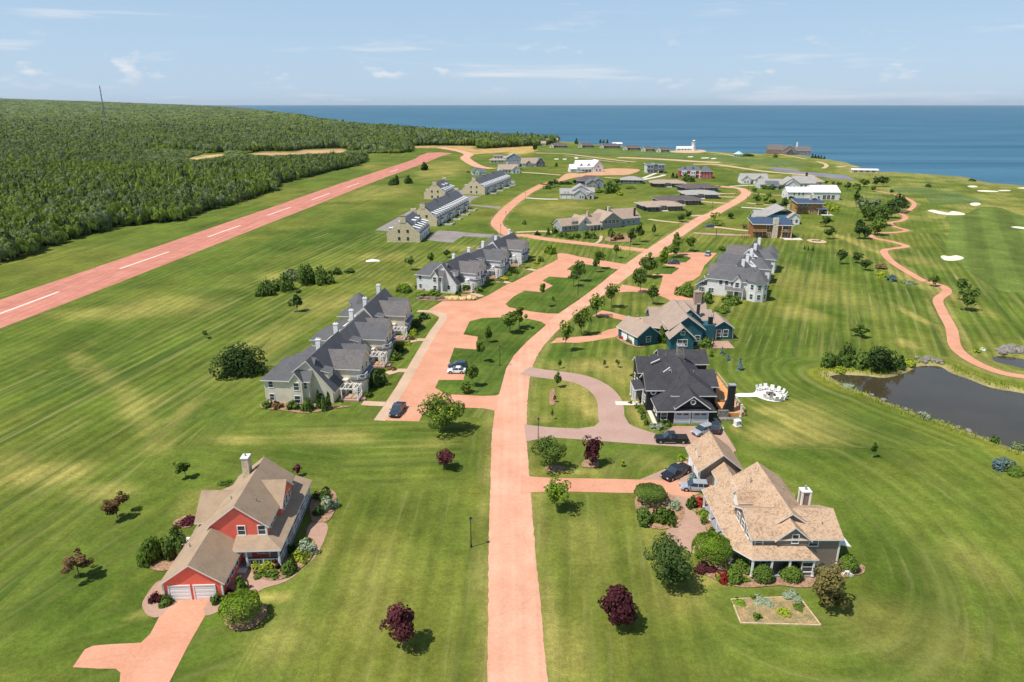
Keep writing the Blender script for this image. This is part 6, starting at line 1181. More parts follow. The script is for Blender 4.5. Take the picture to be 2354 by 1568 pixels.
mb = MB(); mb.prism([(7.3, 3.6, 0), (9.6, 3.6, 0), (9.6, 4.9, 0), (7.3, 4.9, 0)], [(8.3, 3.8, 3.2), (9.5, 3.8, 3.2), (9.5, 4.8, 3.2), (8.3, 4.8, 3.2)]); mb.box(8.3, 9.5, 3.8, 4.8, 3.2, 6.2); fp = mb.obj('outdoor_fireplace', BLACK_S, h.e); mb = MB(); mb.box(8.2, 9.6, 3.7, 4.9, 6.2, 6.35); mb.obj('chimney_cap', STEEL, fp)
h.slab(6.0, 10.4, 1.2, 2.35, -.1, .3, STONEG, 'patio_slab')
for x, y in [(10.7, 3.0), (10.7, 6.2)]: h.post(x, y, 0, 2.7, .13)
for k, (a, b) in enumerate([((-3.1, 11.3), (-1.5, 12.4)), ((-4.6, 16.6), (-2.6, 17.3))]):
    mb = MB(); zz = 6.55; mb.prism([(a[0], a[1], 5.9), (b[0], b[1], zz), (b[0], b[1] + .25, zz), (a[0], a[1] + .25, 5.9)], [(a[0], a[1], 6.15), (b[0], b[1], zz + .25), (b[0], b[1] + .25, zz + .25), (a[0], a[1] + .25, 6.15)]); mb.obj('rake_trim', WHITE, h.e)
# ---- the teal house
h = House('teal_house', 'teal gabled house with pinkish tan roofs and an angled garage', 44.0, 166.0, 0, trim=WHITE)
h.block(-4.0, 4.2, 1.2, 17, 4.6, 3.0, 'y', TEAL_S, R_TEAL, .6); h.block(-4.6, 1.1, -2.6, 1.4, 3.4, 2.6, 'y', TEAL_S, R_TEAL, .5); h.block(-1.2, 4.8, 6, 14, 5.6, 2.6, 'y', TEAL_S, R_TEAL, .5)
h.block(-6.5, 1, 12, 20, 3.2, 2.6, 'x', TEAL_S, R_TEAL, .5); h.block(1, 8.4, 14, 22, 4.2, 2.9, 'x', TEAL_S, R_TEAL, .5); h.block(8.2, 13.0, 5.6, 13.0, 3.5, 1.6, 'y', TEAL_S, R_TEAL, .5); h.block(2, 8.6, 9, 15, 4.4, 1.8, 'x', TEAL_S, R_TEAL, .5)
h.roofpoly([[(-9.5, 6.5, 3.4), (-3.9, 4.5, 3.2), (-3.9, 11.5, 4.9), (-9.8, 10.5, 4.6)], [(-9.8, 10.5, 4.6), (-3.9, 11.5, 4.9), (-4.2, 14, 3.4), (-10.5, 13.5, 3.3)]], R_TEAL, .25, 'link_roof'); h.wall(-9, -4, 7.2, 12.5, 3.0, TEAL_S)
h.chimney(6.6, 17.6, 5, 9.6, 1.9, 1.9, R_TEAL, R_TEAL, 0); h.chimney(4.9, 9.6, 5.5, 8.4, .7, .7, DOORD, STEEL, 0); h.wall(5.2, 8.2, 4.4, 8.5, 4.2, TEAL_S); h.chimney(7.2, 5.6, 0, 6.2, 1.0, 1.0, BLACK_S, STEEL, 1)
h.window('F', -1.75, 1.8, -2.6, w=2.4, h=1.7); h.window('F', -1.75, 4.4, -2.6, w=.9, h=.8); h.window('F', 3, 1.8, 1.2, w=1.2); h.windows('F', (9.6, 11.4), 1.7, 5.6, w=1.2, h=1.8); h.window('F', 1.7, 6.4, 6, w=.8, h=.7)
for x in (8.5, 12.8): h.post(x, 4.0, 0, 3.3, .12, STONEG)
h.slab(5.6, 11.8, -1.5, 4.0, -.05, .10, BRICKP, 'patio')
g2 = House('teal_garage', 'teal garage with a pinkish tan roof, turned at an angle to the teal house', 34.3, 167.6, 24, 'garage')
g2.block(-3.2, 3.0, -.6, 8.4, 3.0, 2.2, 'y', TEAL_S, R_TEAL, .5); g2.garage_door('L', 2.2, -3.2, GARW, 2.4); g2.garage_door('L', 5.4, -3.2, GARW, 2.4); g2.window('F', 0, 1.6, -.6, w=1.2)
# plumbing vents and ridge vents on the nearer roofs
def roof_vents(e, pts):
    for x, y, z in pts:
        mb = MB(); mb.ring((x, y, 0), .09, z - .4, z + .35, 8); mb.obj('vent_pipe', STEEL, e)
ho = {o['label'][:9]: o for o in COL.objects if o.get('category') == 'house' and not o.parent}
roof_vents(ho['red clapb'], [(-1.9, 4.0, 7.1), (1.7, 3.2, 7.25), (-5.6, -2, 3.9), (-2.2, 11.4, 6.8)])
roof_vents(ho['taupe hou'], [(2.6, 10, 6.0), (-1.4, 12, 6.5), (4.6, 1.6, 5.9), (-2.4, 18.6, 4.3)])
roof_vents(ho['charcoal '], [(3.0, 11, 6.2), (-.6, 21, 6.3), (2.6, 17, 6.2)])
# ------------------------------------------------------------------ terraces of townhouses
TURF = 0
def townhouses(name, label, x, y, deg, mw, s, n, U, turret=False):
    h = House(name, label, x, y, deg, 'townhouses'); Lr = n * U; X = lambda a, b: tuple(sorted((s * a, s * b))); ys0 = 4.6 if turret else 0; FR = 'R' if s > 0 else 'L'; BK = 'L' if s > 0 else 'R'
    prof = [(-4.4, -.1), (-4.4, 5.6), (0, 9.1), (4.9, 3.0), (4.9, -.1)]
    for i in range(n):      # the spine steps down and up from unit to unit
        a0, a1 = (i * U + (.6 + ys0 if i == 0 else 0)), (i + 1) * U; dz = .75 if i % 2 else 0; ex = .5 if i % 2 else 0
        mb = MB(); mb.prism([(s * a, a0 + .004 * i, b - (dz if b > 8 else 0)) for a, b in prof], [(s * a, a1, b - (dz if b > 8 else 0)) for a, b in prof]); mb.obj('wall', mw, h.e)
        r0 = a0 - (.45 if i == 0 else 0); r1 = a1 + (.4 if i == n - 1 else 0); zr = 9.25 - dz
        h.roofpoly([[(s * -4.9, r0, 5.3 - dz * .3), (0, r0, zr), (0, r1, zr), (s * -4.9, r1, 5.3 - dz * .3)], [(s * (5.45 + ex), r0, 2.55), (0, r0, zr), (0, r1, zr), (s * (5.45 + ex), r1, 2.55)]], R_GREY)
    for i in range(n):
        y0 = i * U; a = y0 + U * .36; b = a + 6.9
        x0, x1 = X(0, 8.6); h.block(x0, x1, a, b, 5.4, 2.75, 'x', mw, R_GREYP if i % 2 == 0 else R_GREY, .4)
        xa, xb = X(8.6, 9.5); h.roofpoly([[(s * 8.55, a - .2, 3.55), (s * 9.5, a - .2, 2.95), (s * 9.5, b + .2, 2.95), (s * 8.55, b + .2, 3.55)]], SHADEBLUE, .12, 'pent_roof')
        c = (a + b) / 2
        h.windows(FR, (c - 1.3, c + 1.3), 4.5, s * 8.6, w=.9, h=1.3); h.window(FR, c, 6.7, s * 8.6, w=.7, h=.8); h.windows(FR, (c - 1.7, c, c + 1.7), 1.55, s * 8.6, w=.9, h=1.5)
        if i < 2:      # a bay under a little balcony at the near corner of the unit
            bx, by = s * 8.3, a + .3; mb = MB(); mb.ring((bx, by, 0), 1.75, -.1, 3.0, 8); mb.obj('bay', mw, h.e); mb = MB(); mb.ring((bx, by, 0), 1.95, 3.0, 3.25, 8); mb.obj('bay_roof', R_GREY, h.e)
            h.rail([(bx + s * .2, by - 1.6), (bx + s * 1.5, by - .8), (bx + s * 1.6, by + .8)], 3.25)
            h.window('F', bx + s * .1, 1.5, by - 1.66, w=.8, h=1.6); h.window(FR, by, 1.5, bx + s * 1.66, w=.8, h=1.6)
        x0, x1 = X(0, 7.0); h.block(x0, x1, b + .35, b + 5.2, 5.1, 2.2, 'x', mw, R_GREY if i % 2 == 0 else R_GREYP, .35); h.windows(FR, (b + 2.0, b + 3.6), 4.3, s * 7.0, w=.9, h=1.2); h.windows(FR, (b + 1.6, b + 4.0), 1.6, s * 7.0, w=.9, h=1.5); h.roofpoly([[(s * 6.95, b + .3, 3.55), (s * 7.8, b + .3, 2.95), (s * 7.8, b + 5.2, 2.95), (s * 6.95, b + 5.2, 3.55)]], SHADEBLUE, .12, 'pent_roof')
        h.sheddormer(s * 3.7, y0 + U * .17, 4.2, 2.6, 2.2, 2.0, s, mw, R_GREY, rise=.5); x0, x1 = X(4.6, 6.2); h.wall(x0, x1, y0 + U * .30, a + .5, 3.0, mw)
        x0, x1 = X(-8.9, -1.2); h.block(x0, x1, y0 + U * .30, y0 + U * .30 + 6.4, 5.2, 2.2, 'x', mw, R_GREY, .4, hip='L' if s > 0 else 'R')
        x0, x1 = X(-7.6, -1.2); h.block(x0, x1, y0 + U * .30 + 6.8, y0 + U * .30 + 12, 5.0, 1.9, 'x', mw, R_GREY, .4, hip='L' if s > 0 else 'R')
        h.windows(BK, (y0 + U * .4, y0 + U * .55), 4.0, s * -8.9); h.windows(BK, (y0 + U * .4, y0 + U * .55), 1.6, s * -8.9)
        # entrance terrace with a white pergola, brick steps
        ty = y0 + U * .17
        h.slab(*X(5.6, 9.8), ty - 1.6, ty + 1.6, -.05, .35, BRICKP, 'terrace')
        for px_, py_ in ((6.2, ty - 1.4), (9.5, ty - 1.4), (9.5, ty + 1.4), (6.2, ty + 1.4)): h.post(s * px_, py_, .35, 2.6, .10)
        for py_ in (ty - 1.4, ty + 1.4): h.slab(*X(5.9, 9.8), py_ - .1, py_ + .1, 2.6, 2.82, WHITE, 'beam')
        for px_ in (6.6, 7.6, 8.6, 9.5): h.slab(*X(px_ - .06, px_ + .06), ty - 1.7, ty + 1.7, 2.82, 2.96, WHITE, 'rafter')
        h.rail([(s * 9.7, ty - 1.5), (s * 9.7, ty + 1.5)], .35); h.slab(*X(9.85, 10.9), ty - .8, ty + .8, -.05, .18, BRICKP, 'step')
    for q in range(1, 5): h.chimney(s * -1.5, Lr * q / 5.2, 6.2, 9.9, 1.0, .75, WHITE, WHITE, 2, WHITE)
    # the near end: a hipped wing, a small gabled bay and the long catslide
    x0, x1 = X(-8.8, 0.6); h.wall(x0, x1, -.8, 6.4, 5.7, mw); h.hip(x0, x1, -.8, 6.4, 5.7, 3.3, R_GREY, .5, sides='L' if s > 0 else 'R')
    x0, x1 = X(-2.9, -.6); h.block(x0, x1, -1.5, 2.0, 5.7, 1.5, 'y', mw, R_GREY, .35)
    for z in (4.3, 1.5):
        h.window('F', s * -1.75, z, -1.5, w=1.1, h=1.5); h.window('F', s * -7.4, z, -.8, w=.9, h=1.3)
    h.window('F', s * -.1, 4.3, -.8, w=.6, h=1.3); h.windows('F', (s * 2.2,), 1.5, .6, w=.9, h=1.4); h.windows(BK, (.6, 3.8), 4.3, s * -8.8); h.windows(BK, (.6, 3.8), 1.5, s * -8.8)
    h.slab(*X(-8.9, 5), -.9, -.82, -.05, .45, STONE, 'plinth')
    # the far end tower
    tx, tyy = s * -6.2, Lr - 4.0
    mb = MB(); mb.ring((tx, tyy, 0), 2.7, -.1, 6.4, 8); mb.obj('tower', mw, h.e); mb = MB(); mb.ring((tx, tyy, 0), 3.2, 6.4, 8.9, 8, r2=.12); mb.obj('tower_roof', R_GREY, h.e)
    h.window('F', tx, 4.6, tyy - 2.52, w=.9, h=1.4); h.chimney(s * -1.5, Lr - .8, 6.2, 10.2, 1.0, .75, WHITE, WHITE, 2, WHITE)
    if turret:
        h.wall(-7.6, 4.2, -.45, 8.4, 5.65, mw); h.hip(-7.6, 4.2, -.45, 9.6, 5.65, 3.3, R_GREY, .5, run=3.6, sides='LR')
        h.roofpoly([[(-7.9, -1.0, 5.2), (-7.9, 4.5, 5.2), (-11.4, 4.5, 2.7), (-11.4, -1.0, 2.7)]], R_GREY); h.wall(-10.9, -7.6, -.3, 4.2, 2.9, mw); h.windows('F', (-9.2, -6.2), 1.5, -.45, w=1.5, h=1.4); h.windows('F', (-3.4, -1.6), 4.4, -.45, w=1.0, h=1.4)
        tx, tyy = s * -7.6, -.6
        mb = MB(); mb.ring((tx, tyy, 0), 3.1, -.1, 6.3, 8); mb.obj('tower', mw, h.e); mb = MB(); mb.ring((tx, tyy, 0), 3.7, 6.3, 9.6, 8, r2=.15); mb.obj('tower_roof', R_GREY, h.e)
        for a_ in (-112.5, -67.5, -22.5):
            cx_, cy_ = tx + 2.87 * math.cos(rad(a_)), tyy + 2.87 * math.sin(rad(a_))
            for z in (4.5, 1.5):
                f_, g_ = _winmesh(1.0, 1.5, WHITE, GLASS); o = inst('window', f_, h.e, (cx_, cy_, z), rad(a_ + 90)); inst('pane', g_, o)
        h.roofpoly([[(s * -4.2, -.85, 3.4), (s * 2.0, -.85, 3.4), (s * 1.6, -3.2, 2.7), (s * -4.0, -3.2, 2.7)]], R_GREYP, .15, 'porch_roof')
        for px_ in (-3.8, -1.2, 1.4): h.post(s * px_, -3.0, 0, 2.6, .1)
    return h
townhouses('townhouse_row', 'beige townhouse row with grey gabled roofs and white chimneys, nearest the camera', -41.4, 130.6, -5.6, BEIGE_S, 1, 3, 19.6)
townhouses('townhouse_row', 'white townhouse row with grey gabled roofs west of the road, behind the beige row', -22.8, 220.0, -21.8, WHITE_S, 1, 3, 21.0)
townhouses('townhouse_row', 'white townhouse row with an octagonal corner tower east of the road', 69.6, 214.2, -25.5, WHITE_S, -1, 3, 17.2, True)

# stone terraces with dormers, down the slope from the runway
def stone_terrace(label, x, y, deg, W, Lr, nd, yards=0):
    h = House('stone_terrace', label, x, y, deg, 'townhouses', 'stone terraces below the runway'); w_ = W / 2; Hh, Rr = 3.9, 6.4
    h.wall(-w_, w_, 0, .7, Hh, STONE, Rr, 'y'); h.wall(-w_, w_, Lr - .7, Lr, Hh, STONE, Rr, 'y', name='end_wall'); h.wall(-w_ + .25, w_ - .25, .7, Lr - .7, Hh + .2, WHITE_S)
    zr = Hh + Rr + .1; h.roofpoly([[(-w_ - .2, .35, Hh - .15), (0, .35, zr), (0, Lr - .35, zr), (-w_ - .2, Lr - .35, Hh - .15)], [(w_ + .2, .35, Hh - .15), (0, .35, zr), (0, Lr - .35, zr), (w_ + .2, Lr - .35, Hh - .15)]], R_SLATE, .25)
    mb = MB(); mb.box(-1.25, 1.25, -.15, 1.1, 8.6, 11.4); c = mb.obj('chimney', STONE, h.e); mb = MB(); mb.box(-1.4, 1.4, -.25, 1.2, 11.4, 11.6); mb.obj('chimney_cap', STONEG, c)
    mb = MB(); mb.box(-1.25, 1.25, Lr - 1.1, Lr + .15, 8.6, 11.4); mb.obj('chimney', STONE, h.e)
    k = int(Lr // 22)
    for q in range(1, k + 0): mb = MB(); mb.box(-.9, .9, Lr * q / k - .5, Lr * q / k + .5, 8.8, 11.0); mb.obj('chimney', R_SLATE, h.e)
    h.windows('F', (-1.9, 2.0), 1.6, 0, w=.8, h=1.2, fm=DOORD); h.windows('F', (-1.9, 2.0), 4.9, 0, w=.8, h=1.1, fm=DOORD)
    sl = Rr / w_
    for q in range(nd):
        yy = 2.2 + (Lr - 4.4) * q / (nd - 1); xx = w_ - .35; h.sheddormer(xx, yy, Hh - .1, 1.7, 3.6, 2.2, 1, LGREY_S, R_METAL, rise=1.0)
        if q % 2 == 0: h.window('R', yy, 1.6, w_ - .25, w=1.1, h=1.8)
        else: h.door('R', yy, w_ - .25, DOORD, 1.0, 2.1)
    if nd < 8:
        for yy in (Lr * .4, Lr * .68): h.sheddormer(w_ * .52, yy, 6.4, 2.4, 2.6, 1.9, 1, LGREY_S, R_METAL, rise=.35)
    for q in range(max(2, nd // 3)):
        yy = 2.5 + (Lr - 5) * q / max(1, nd // 3 - 1); h.sheddormer(-w_ + .8, yy, Hh, 2.2, 2.6, 2.0, -1, LGREY_S, R_METAL, rise=.3)
    for q in range(yards):
        yy = Lr * (q + .45) / yards
        h.slab(w_ + 1.8, w_ + 6.2, yy - 2.6, yy + 2.6, -.05, .2, CONC, 'terrace'); h.roofpoly([[(w_ - .2, yy - 3.4, 3.0), (w_ + 1.9, yy - 3.4, 2.6), (w_ + 1.9, yy + 3.4, 2.6), (w_ - .2, yy + 3.4, 3.0)]], R_SLATE, .15, 'porch_roof')
        for a in (-3.2, 3.2): h.post(w_ + 1.7, yy + a, 0, 2.5, .12)
        h.slab(w_ + 6.2, w_ + 6.5, yy - 2.8, yy + 2.8, -.05, .9, CREAM_S, 'yard_wall'); h.slab(w_ + 1.8, w_ + 6.2, yy - 2.85, yy - 2.6, -.05, .9, CREAM_S, 'yard_wall'); h.slab(w_ + 3.6, w_ + 4.6, yy - .5, yy + .5, .2, .95, DOORD, 'garden_table')
stone_terrace('short stone terrace with a big gable chimney, nearest of the stone terraces', -48.0, 306.0, -4, 14.8, 24, 5)
stone_terrace('long stone terrace with a row of white-topped dormers, in the middle of the stone terraces', -44.6, 349.0, -10.5, 14.5, 67, 15, 4)
stone_terrace('short stone terrace standing behind the long middle stone terrace', -49.5, 453.0, -10, 14.5, 25, 5)
stone_terrace('long stone terrace farthest up the slope by the loop road', -25.8, 478.0, -14.5, 15.6, 70, 15, 4)

# ------------------------------------------------------------------ houses in the middle distance and by the shore
def simple(name, label, x, y, deg, blocks, wins=(), doors=(), cat='house', group=None, trim=None, extra=None):
    h = House(name, label, x, y, deg, cat, group, trim)
    for b in blocks: h.block(*b[:9], *( [] if len(b) < 10 else [.6]), hip=(b[9] if len(b) > 9 else None))
    for wd in wins: h.windows(wd[0], wd[1], wd[2], wd[3], w=wd[4] if len(wd) > 4 else 1.2, h=wd[5] if len(wd) > 5 else 1.4)
    for dd in doors: h.door(dd[0], dd[1], dd[2], dd[3], dd[4] if len(dd) > 4 else 1.1, 2.2)
    if extra: extra(h)
    return h
def xlong(h):
    h.chimney(17.5, 5, 4, 8.2, 1.2, 1.0, STONE, STONE, 1); h.chimney(31, 7, 5, 9.2, 1.2, 1.2, STONE, STONE, 1); h.chimney(44, 3, 4, 8.4, .8, .8, DOORD, STEEL, 0)
    for a in (14, 16, 18, 20): h.post(a, -2.6, 0, 2.6, .14)
    h.roofpoly([[(12.5, -3, 2.7), (21, -3, 2.7), (21, 1, 3.7), (12.5, 1, 3.7)]], R_WOOD, .18, 'porch_roof')
    h.sheddormer(0, 0, 0, .1, .1, .1, 1, GREY_S, R_WOOD, win=False) if 0 else None
    h.slab(5, 8.6, -.35, 0, 3.4, 4.9, R_WOOD, 'dormer'); h.windows('F', (6, 7.4), 4.2, -.35, w=.9, h=.8)
simple('long_house', 'long grey house with two white-trimmed gables, weathered roof and stone chimneys inside the road loop', 24, 331, 27,
       [(0, 12, .3, 8.5, 3.1, 2.7, 'x', GREY_S, R_WOOD), (9, 16, -.6, 9, 3.4, 3.2, 'y', LGREY_S, R_WOOD), (15, 27, 1.5, 11, 3.4, 3.2, 'x', GREY_S, R_WOOD), (22.5, 34, -.4, 12, 4.0, 3.6, 'y', GREY_S, R_WOOD), (33, 47, 2, 14, 3.8, 4.0, 'x', BLUEG_S, R_WOOD)],
       [('F', (2, 4.5, 7), 1.6, .3), ('F', (12.5,), 4.0, -.6, 1.2, 1.3), ('F', (24.5, 26.8, 29.1, 31.4), 3.2, -.4, 1.8, 1.5), ('F', (37, 40, 43), 1.7, 2), ('R', (5, 10), 1.7, 47)], [('F', 18, 1.5, WHITE)], extra=xlong)
def bungalow(label, x, y, deg, W, D, mr, wing=None, mw=None):
    mw = mw or DKGREY_S
    h = House('bungalow', label, x, y, deg, 'house', 'flat-roofed bungalows inside the road loop', trim=LGREY_S)
    h.wall(1, W - 1, 1, D, 3.0, mw); h.hip(0, W, 0, D, 3.05, 1.5, mr, .7)
    h.wall(W * .08, W * .34, -3.2, 2, 2.8, mw); h.hip(W * .05, W * .37, -3.8, D * .6, 2.85, 1.2, mr, .5)
    h.wall(W * .62, W * .95, -2, 2, 2.8, mw); h.hip(W * .58, W * .99, -2.6, D * .6, 2.85, 1.3, mr, .5)
    h.windows('F', (W * .42, W * .5, W * .58), 1.5, 1, w=1.6, h=2.0, gm=GLASSL); h.window('F', W * .21, 1.5, -3.2, w=2, h=1.4); h.windows('F', (W * .70, W * .86), 1.5, -2, w=2.0, h=1.7)
    h.windows('R', (3, 6), 1.5, W - 1, w=1.6); 
    for a in (.40, .60): h.post(W * a, -.4, 0, 2.9, .16, STONE)
    h.slab(W * .38, W * .6, -3, .9, -.05, .08, CONC, 'patio')
    return h
bungalow('tan-roofed bungalow, nearest of the flat-roofed bungalows', 75, 401, 9, 24, 15, R_WOOD)
bungalow('dark brown-roofed bungalow behind the tan-roofed one', 89, 426, 7, 27, 15, R_DKBR)
bungalow('pale grey-roofed bungalow, third of the flat-roofed bungalows', 111, 458, -2, 23, 15, R_LGREY)
bungalow('dark brown-roofed bungalow beside the road bend, fourth of the flat-roofed bungalows', 119, 494, 6, 26, 14, R_DKBR)
bungalow('brown-roofed bungalow with stacked dark eaves, farthest of the flat-roofed bungalows', 103, 525, -3, 25, 12, R_WOOD)
simple('grey_bungalow', 'low grey-roofed bungalow beside a round dark tree', 83.5, 546, -8, [(0, 17, 0, 13, 3.0, 2.0, 'x', DKGREY_S, R_LGREY, 'LR')], [('F', (3, 6, 9), 1.5, 0, 1.6, 1.5), ('F', (13,), 1.4, 0, 2.2, 1.6)])
def xcream(h):
    h.garage_door('F', 2.4, 2.0, WHITE, 2.4); h.garage_door('F', 5.6, 2.0, WHITE, 2.4)
simple('cream_house', 'cream house with three stepped gables and a pale concrete drive inside the road loop', 31, 453, -2, [(0, 10, 2, 12, 3.6, 2.6, 'x', LGREY_S, R_LGREY), (8, 18.5, 4, 15, 5.6, 3.0, 'y', LGREY_S, R_LGREY), (8.6, 15.6, -.8, 5, 3.6, 2.6, 'y', LGREY_S, R_LGREY), (17, 22, 3, 13, 4.4, 2.2, 'x', LGREY_S, R_LGREY), (17.5, 21.5, 1, 4, 3.0, 1.6, 'y', LGREY_S, R_LGREY)],
       [('F', (12.8, 14.4), 1.6, -.8, .9, 1.4), ('F', (3, 5), 4.3, 2, .7, .6), ('F', (20,), 4.2, 3, 1.2, 1.2), ('R', (6, 9), 4, 18.5)], [('F', 19.5, 1, DOORD, 1.4)], extra=xcream)
simple('dark_roofed_house', 'house with a broad dark hipped roof and grey front gables behind the cream house', 49, 520, 2, [(0, 19, 4, 16, 4.6, 3.0, 'x', DKGREY_S, R_DKBR, 'LR'), (5, 13, -6, 6, 3.6, 2.6, 'y', GREY_S, R_SLATE), (10, 18, -3, 6, 4.6, 2.4, 'y', GREY_S, R_SLATE)], [('F', (7.5, 10.5), 1.6, -6, 1.2), ('F', (2, 3.6), 1.6, 4), ('F', (14.5,), 3.6, -3)])
def xwhite(h):
    for a in (4, 11): 
        mb = MB(); mb.prism([(a - 1.6, 1, 6.0), (a + 1.6, 1, 6.0), (a, 1, 7.7)], [(a - 1.6, 6, 6.0), (a + 1.6, 6, 6.0), (a, 6, 7.7)]); d_ = mb.obj('dormer', WHITE_S, h.e); h.gable(a - 1.6, a + 1.6, 1, 6.5, 5.98, 1.75, 'y', R_METAL, .3, .14, 'dormer_roof', parent=d_); h.window('F', a, 6.5, 1, w=.8, h=.8)
    h.slab(2.2, 13, -2.2, 0, 2.6, 2.8, R_METAL, 'porch_roof')
    for a in (2.4, 6, 9.5, 12.8): h.post(a, -2, 0, 2.6, .15)
simple('white_house', 'big white-roofed house still under construction beside a red dirt plot', 58.5, 640, 12, [(0, 17, 0, 14, 4.6, 5.2, 'x', WHITE_S, R_METAL), (15, 24, -1, 13, 5.2, 4.8, 'y', WHITE_S, R_METAL), (-6, 1, 1, 9, 3.2, 3.4, 'x', WHITE_S, R_METAL)], [('F', (3, 6, 9, 12), 1.5, 0, 1.3, 1.7), ('F', (18, 21), 1.6, -1, 1.3, 1.7), ('F', (19.5,), 4.6, -1, 1.4, 1.5), ('R', (3, 8), 1.8, 24)], extra=xwhite)
def xmod(h):
    h.roofpoly([[(-.8, -.8, 7.6), (6, -.8, 7.6), (6, 11, 8.0), (-.8, 11, 8.0)], [(6.2, -.8, 7.9), (9.4, -.8, 7.9), (9.4, 11, 8.2), (6.2, 11, 8.2)], [(9.6, -.8, 7.4), (16.4, -.8, 7.4), (16.4, 11, 7.9), (9.6, 11, 7.9)]], R_SLATE, .3)
    h.slab(-.4, 6.2, -1.5, .3, 3.4, 3.7, SHADEBLUE, 'canopy'); h.slab(9.4, 16, -1.5, .3, 3.4, 3.7, SHADEBLUE, 'canopy'); h.slab(6.4, 9.2, -.3, 0, 0, 7.6, DKGREY_S, 'entrance_panel')
hm = simple('modern_house', 'tall pale modern house with dark canopies on the lawn toward the shore', 119.5, 632, 3, [], [('F', (1.6, 4.4), 5.4, 0, 1.6, 1.6), ('F', (1.6, 4.4), 1.7, 0, 1.6, 1.7), ('F', (11.4, 14.2), 5.4, 0, 1.6, 1.6), ('F', (7.8,), 4.5, -.3, 1.4, 3.4)], extra=xmod)
hm.wall(0, 15.6, 0, 10.5, 7.5, LGREY_S); hm.garage_door('F', 12.8, 0, DOORD, 4.2)
def xredw(h):
    for a in (1.2, 8.4, 15.4): h.slab(a, a + 4.2, -1.2, 0, 0, 5.7, WHITE_S, 'bay'); h.windows('F', (a + 1.2, a + 3.0), 4.2, -1.2, w=1.1, h=1.4); h.windows('F', (a + 1.2, a + 3.0), 1.5, -1.2, w=1.1, h=1.5)
    h.slab(6, 8, -1, 0, 2.8, 3.0, WHITE, 'balcony'); h.slab(13, 15, -1, 0, 2.8, 3.0, WHITE, 'balcony')
    for a in (4, 10.5, 17): h.chimney(a, 3, 6, 9.0, .8, .8, DOORD, STEEL, 0)
simple('red_walled_house', 'red-walled house with white bays and a broad slate hipped roof', 139, 590, -8, [(0, 20, 0, 17, 6.0, 3.4, 'x', RED2_S, R_SLATE, 'LR'), (17, 26, -3, 13, 6.0, 3.2, 'y', RED2_S, R_SLATE, 'FB')], [('F', (19, 21.4, 23.8), 4.3, -3, 1.0), ('F', (19, 21.4, 23.8), 1.6, -3, 1.0), ('R', (0, 4, 8), 4.3, 26), ('R', (0, 4, 8), 1.6, 26)], extra=xredw)
simple('dark_gabled_house', 'house with a dark slate gable end and pale roof beside the far lawns', 10, 697, 8, [(0, 16, 0, 12, 3.4, 4.6, 'x', LGREY_S, R_WOOD), (14, 22, -1, 11, 4.0, 4.6, 'y', DKGREY_S, R_SLATE), (3, 9, -2, 4, 3.2, 3.0, 'y', GREY_S, R_WOOD)], [('F', (16.5, 19.5), 1.7, -1, 1.4, 1.8), ('F', (18,), 5, -1, 1.8, 1.6), ('F', (5, 7), 1.6, -2)])
simple('flat_roofed_house', 'pale house with a flat upper storey and dark porch near the hayfield', -23, 741, 2, [(0, 17, 0, 10, 3.2, 1.8, 'x', BEIGE_S, R_WOOD, 'LR')], [('F', (3, 6, 10, 13), 1.5, 0, 1.6, 1.8)], extra=lambda h: (h.wall(4, 14, 3, 11, 7.0, WHITE_S), h.slab(3.5, 14.5, 2.5, 11.5, 7.0, 7.3, STEEL, 'flat_roof'), h.windows('F', (6, 9, 12), 5.4, 3, w=1.8, h=1.4)))
simple('grey_gabled_house', 'grey house with one large gable beside the flat-roofed house', -6, 752, 4, [(0, 16, 0, 13, 4.6, 4.4, 'y', BLUEG_S, R_LGREY), (-6, 2, 2, 10, 3.6, 2.6, 'x', GREY_S, R_LGREY)], [('F', (4, 8, 12), 1.6, 0, 1.6), ('F', (6, 10), 4.6, 0, 1.2)])
simple('brown_roofed_house', 'white house with a hipped brown roof behind the far stone terrace', -11, 628, 10, [(0, 17, 0, 13, 3.6, 3.6, 'x', LGREY_S, R_WOOD), (11, 18, -2, 8, 3.6, 3.0, 'y', WHITE_S, R_WOOD)], [('F', (13, 16), 1.6, -2, 1.2, 1.8), ('F', (3, 6, 9), 1.6, 0)], extra=lambda h: h.chimney(8, 6.5, 5, 9.4, 1, 1, WHITE, WHITE, 1))
simple('small_white_house', 'small white gabled house behind the far stone terrace, at its west end', -34, 612, 8, [(0, 6, 0, 9, 3.2, 3.2, 'y', WHITE_S, R_SLATE), (6, 12, 3, 9, 3.0, 2.0, 'x', WHITE_S, R_SLATE)], [('F', (2, 4), 1.6, 0, .9)])
simple('hillside_house', 'grey-roofed house with a dormer at the edge of the dark trees behind the brown-roofed house', -2, 668, 6, [(0, 9, 0, 9, 4, 3, 'x', GREY_S, R_SLATE)], [('F', (2, 5), 1.7, 0)])
def xgab(h):
    for a in (3, ): pass
simple('shore_cottage', 'west cottage of three, with two white gables, east of the road bend', 176, 544, -6, [(0, 20, 3, 15, 3.4, 3.6, 'x', WHITE_S, R_LGREY), (.5, 6.5, 0, 6, 3.6, 3.0, 'y', WHITE_S, R_LGREY), (10, 16.5, 0, 6, 3.6, 3.0, 'y', WHITE_S, R_LGREY)], [('F', (2.4, 4.6), 1.6, 0, .9, 1.6), ('F', (3.5,), 4.4, 0, .8, 1), ('F', (12, 14.5), 1.6, 0, .9, 1.6), ('F', (13.2,), 4.4, 0, .8, 1)], [('F', 8.5, 3, DOORD)], group='cottages east of the road bend')
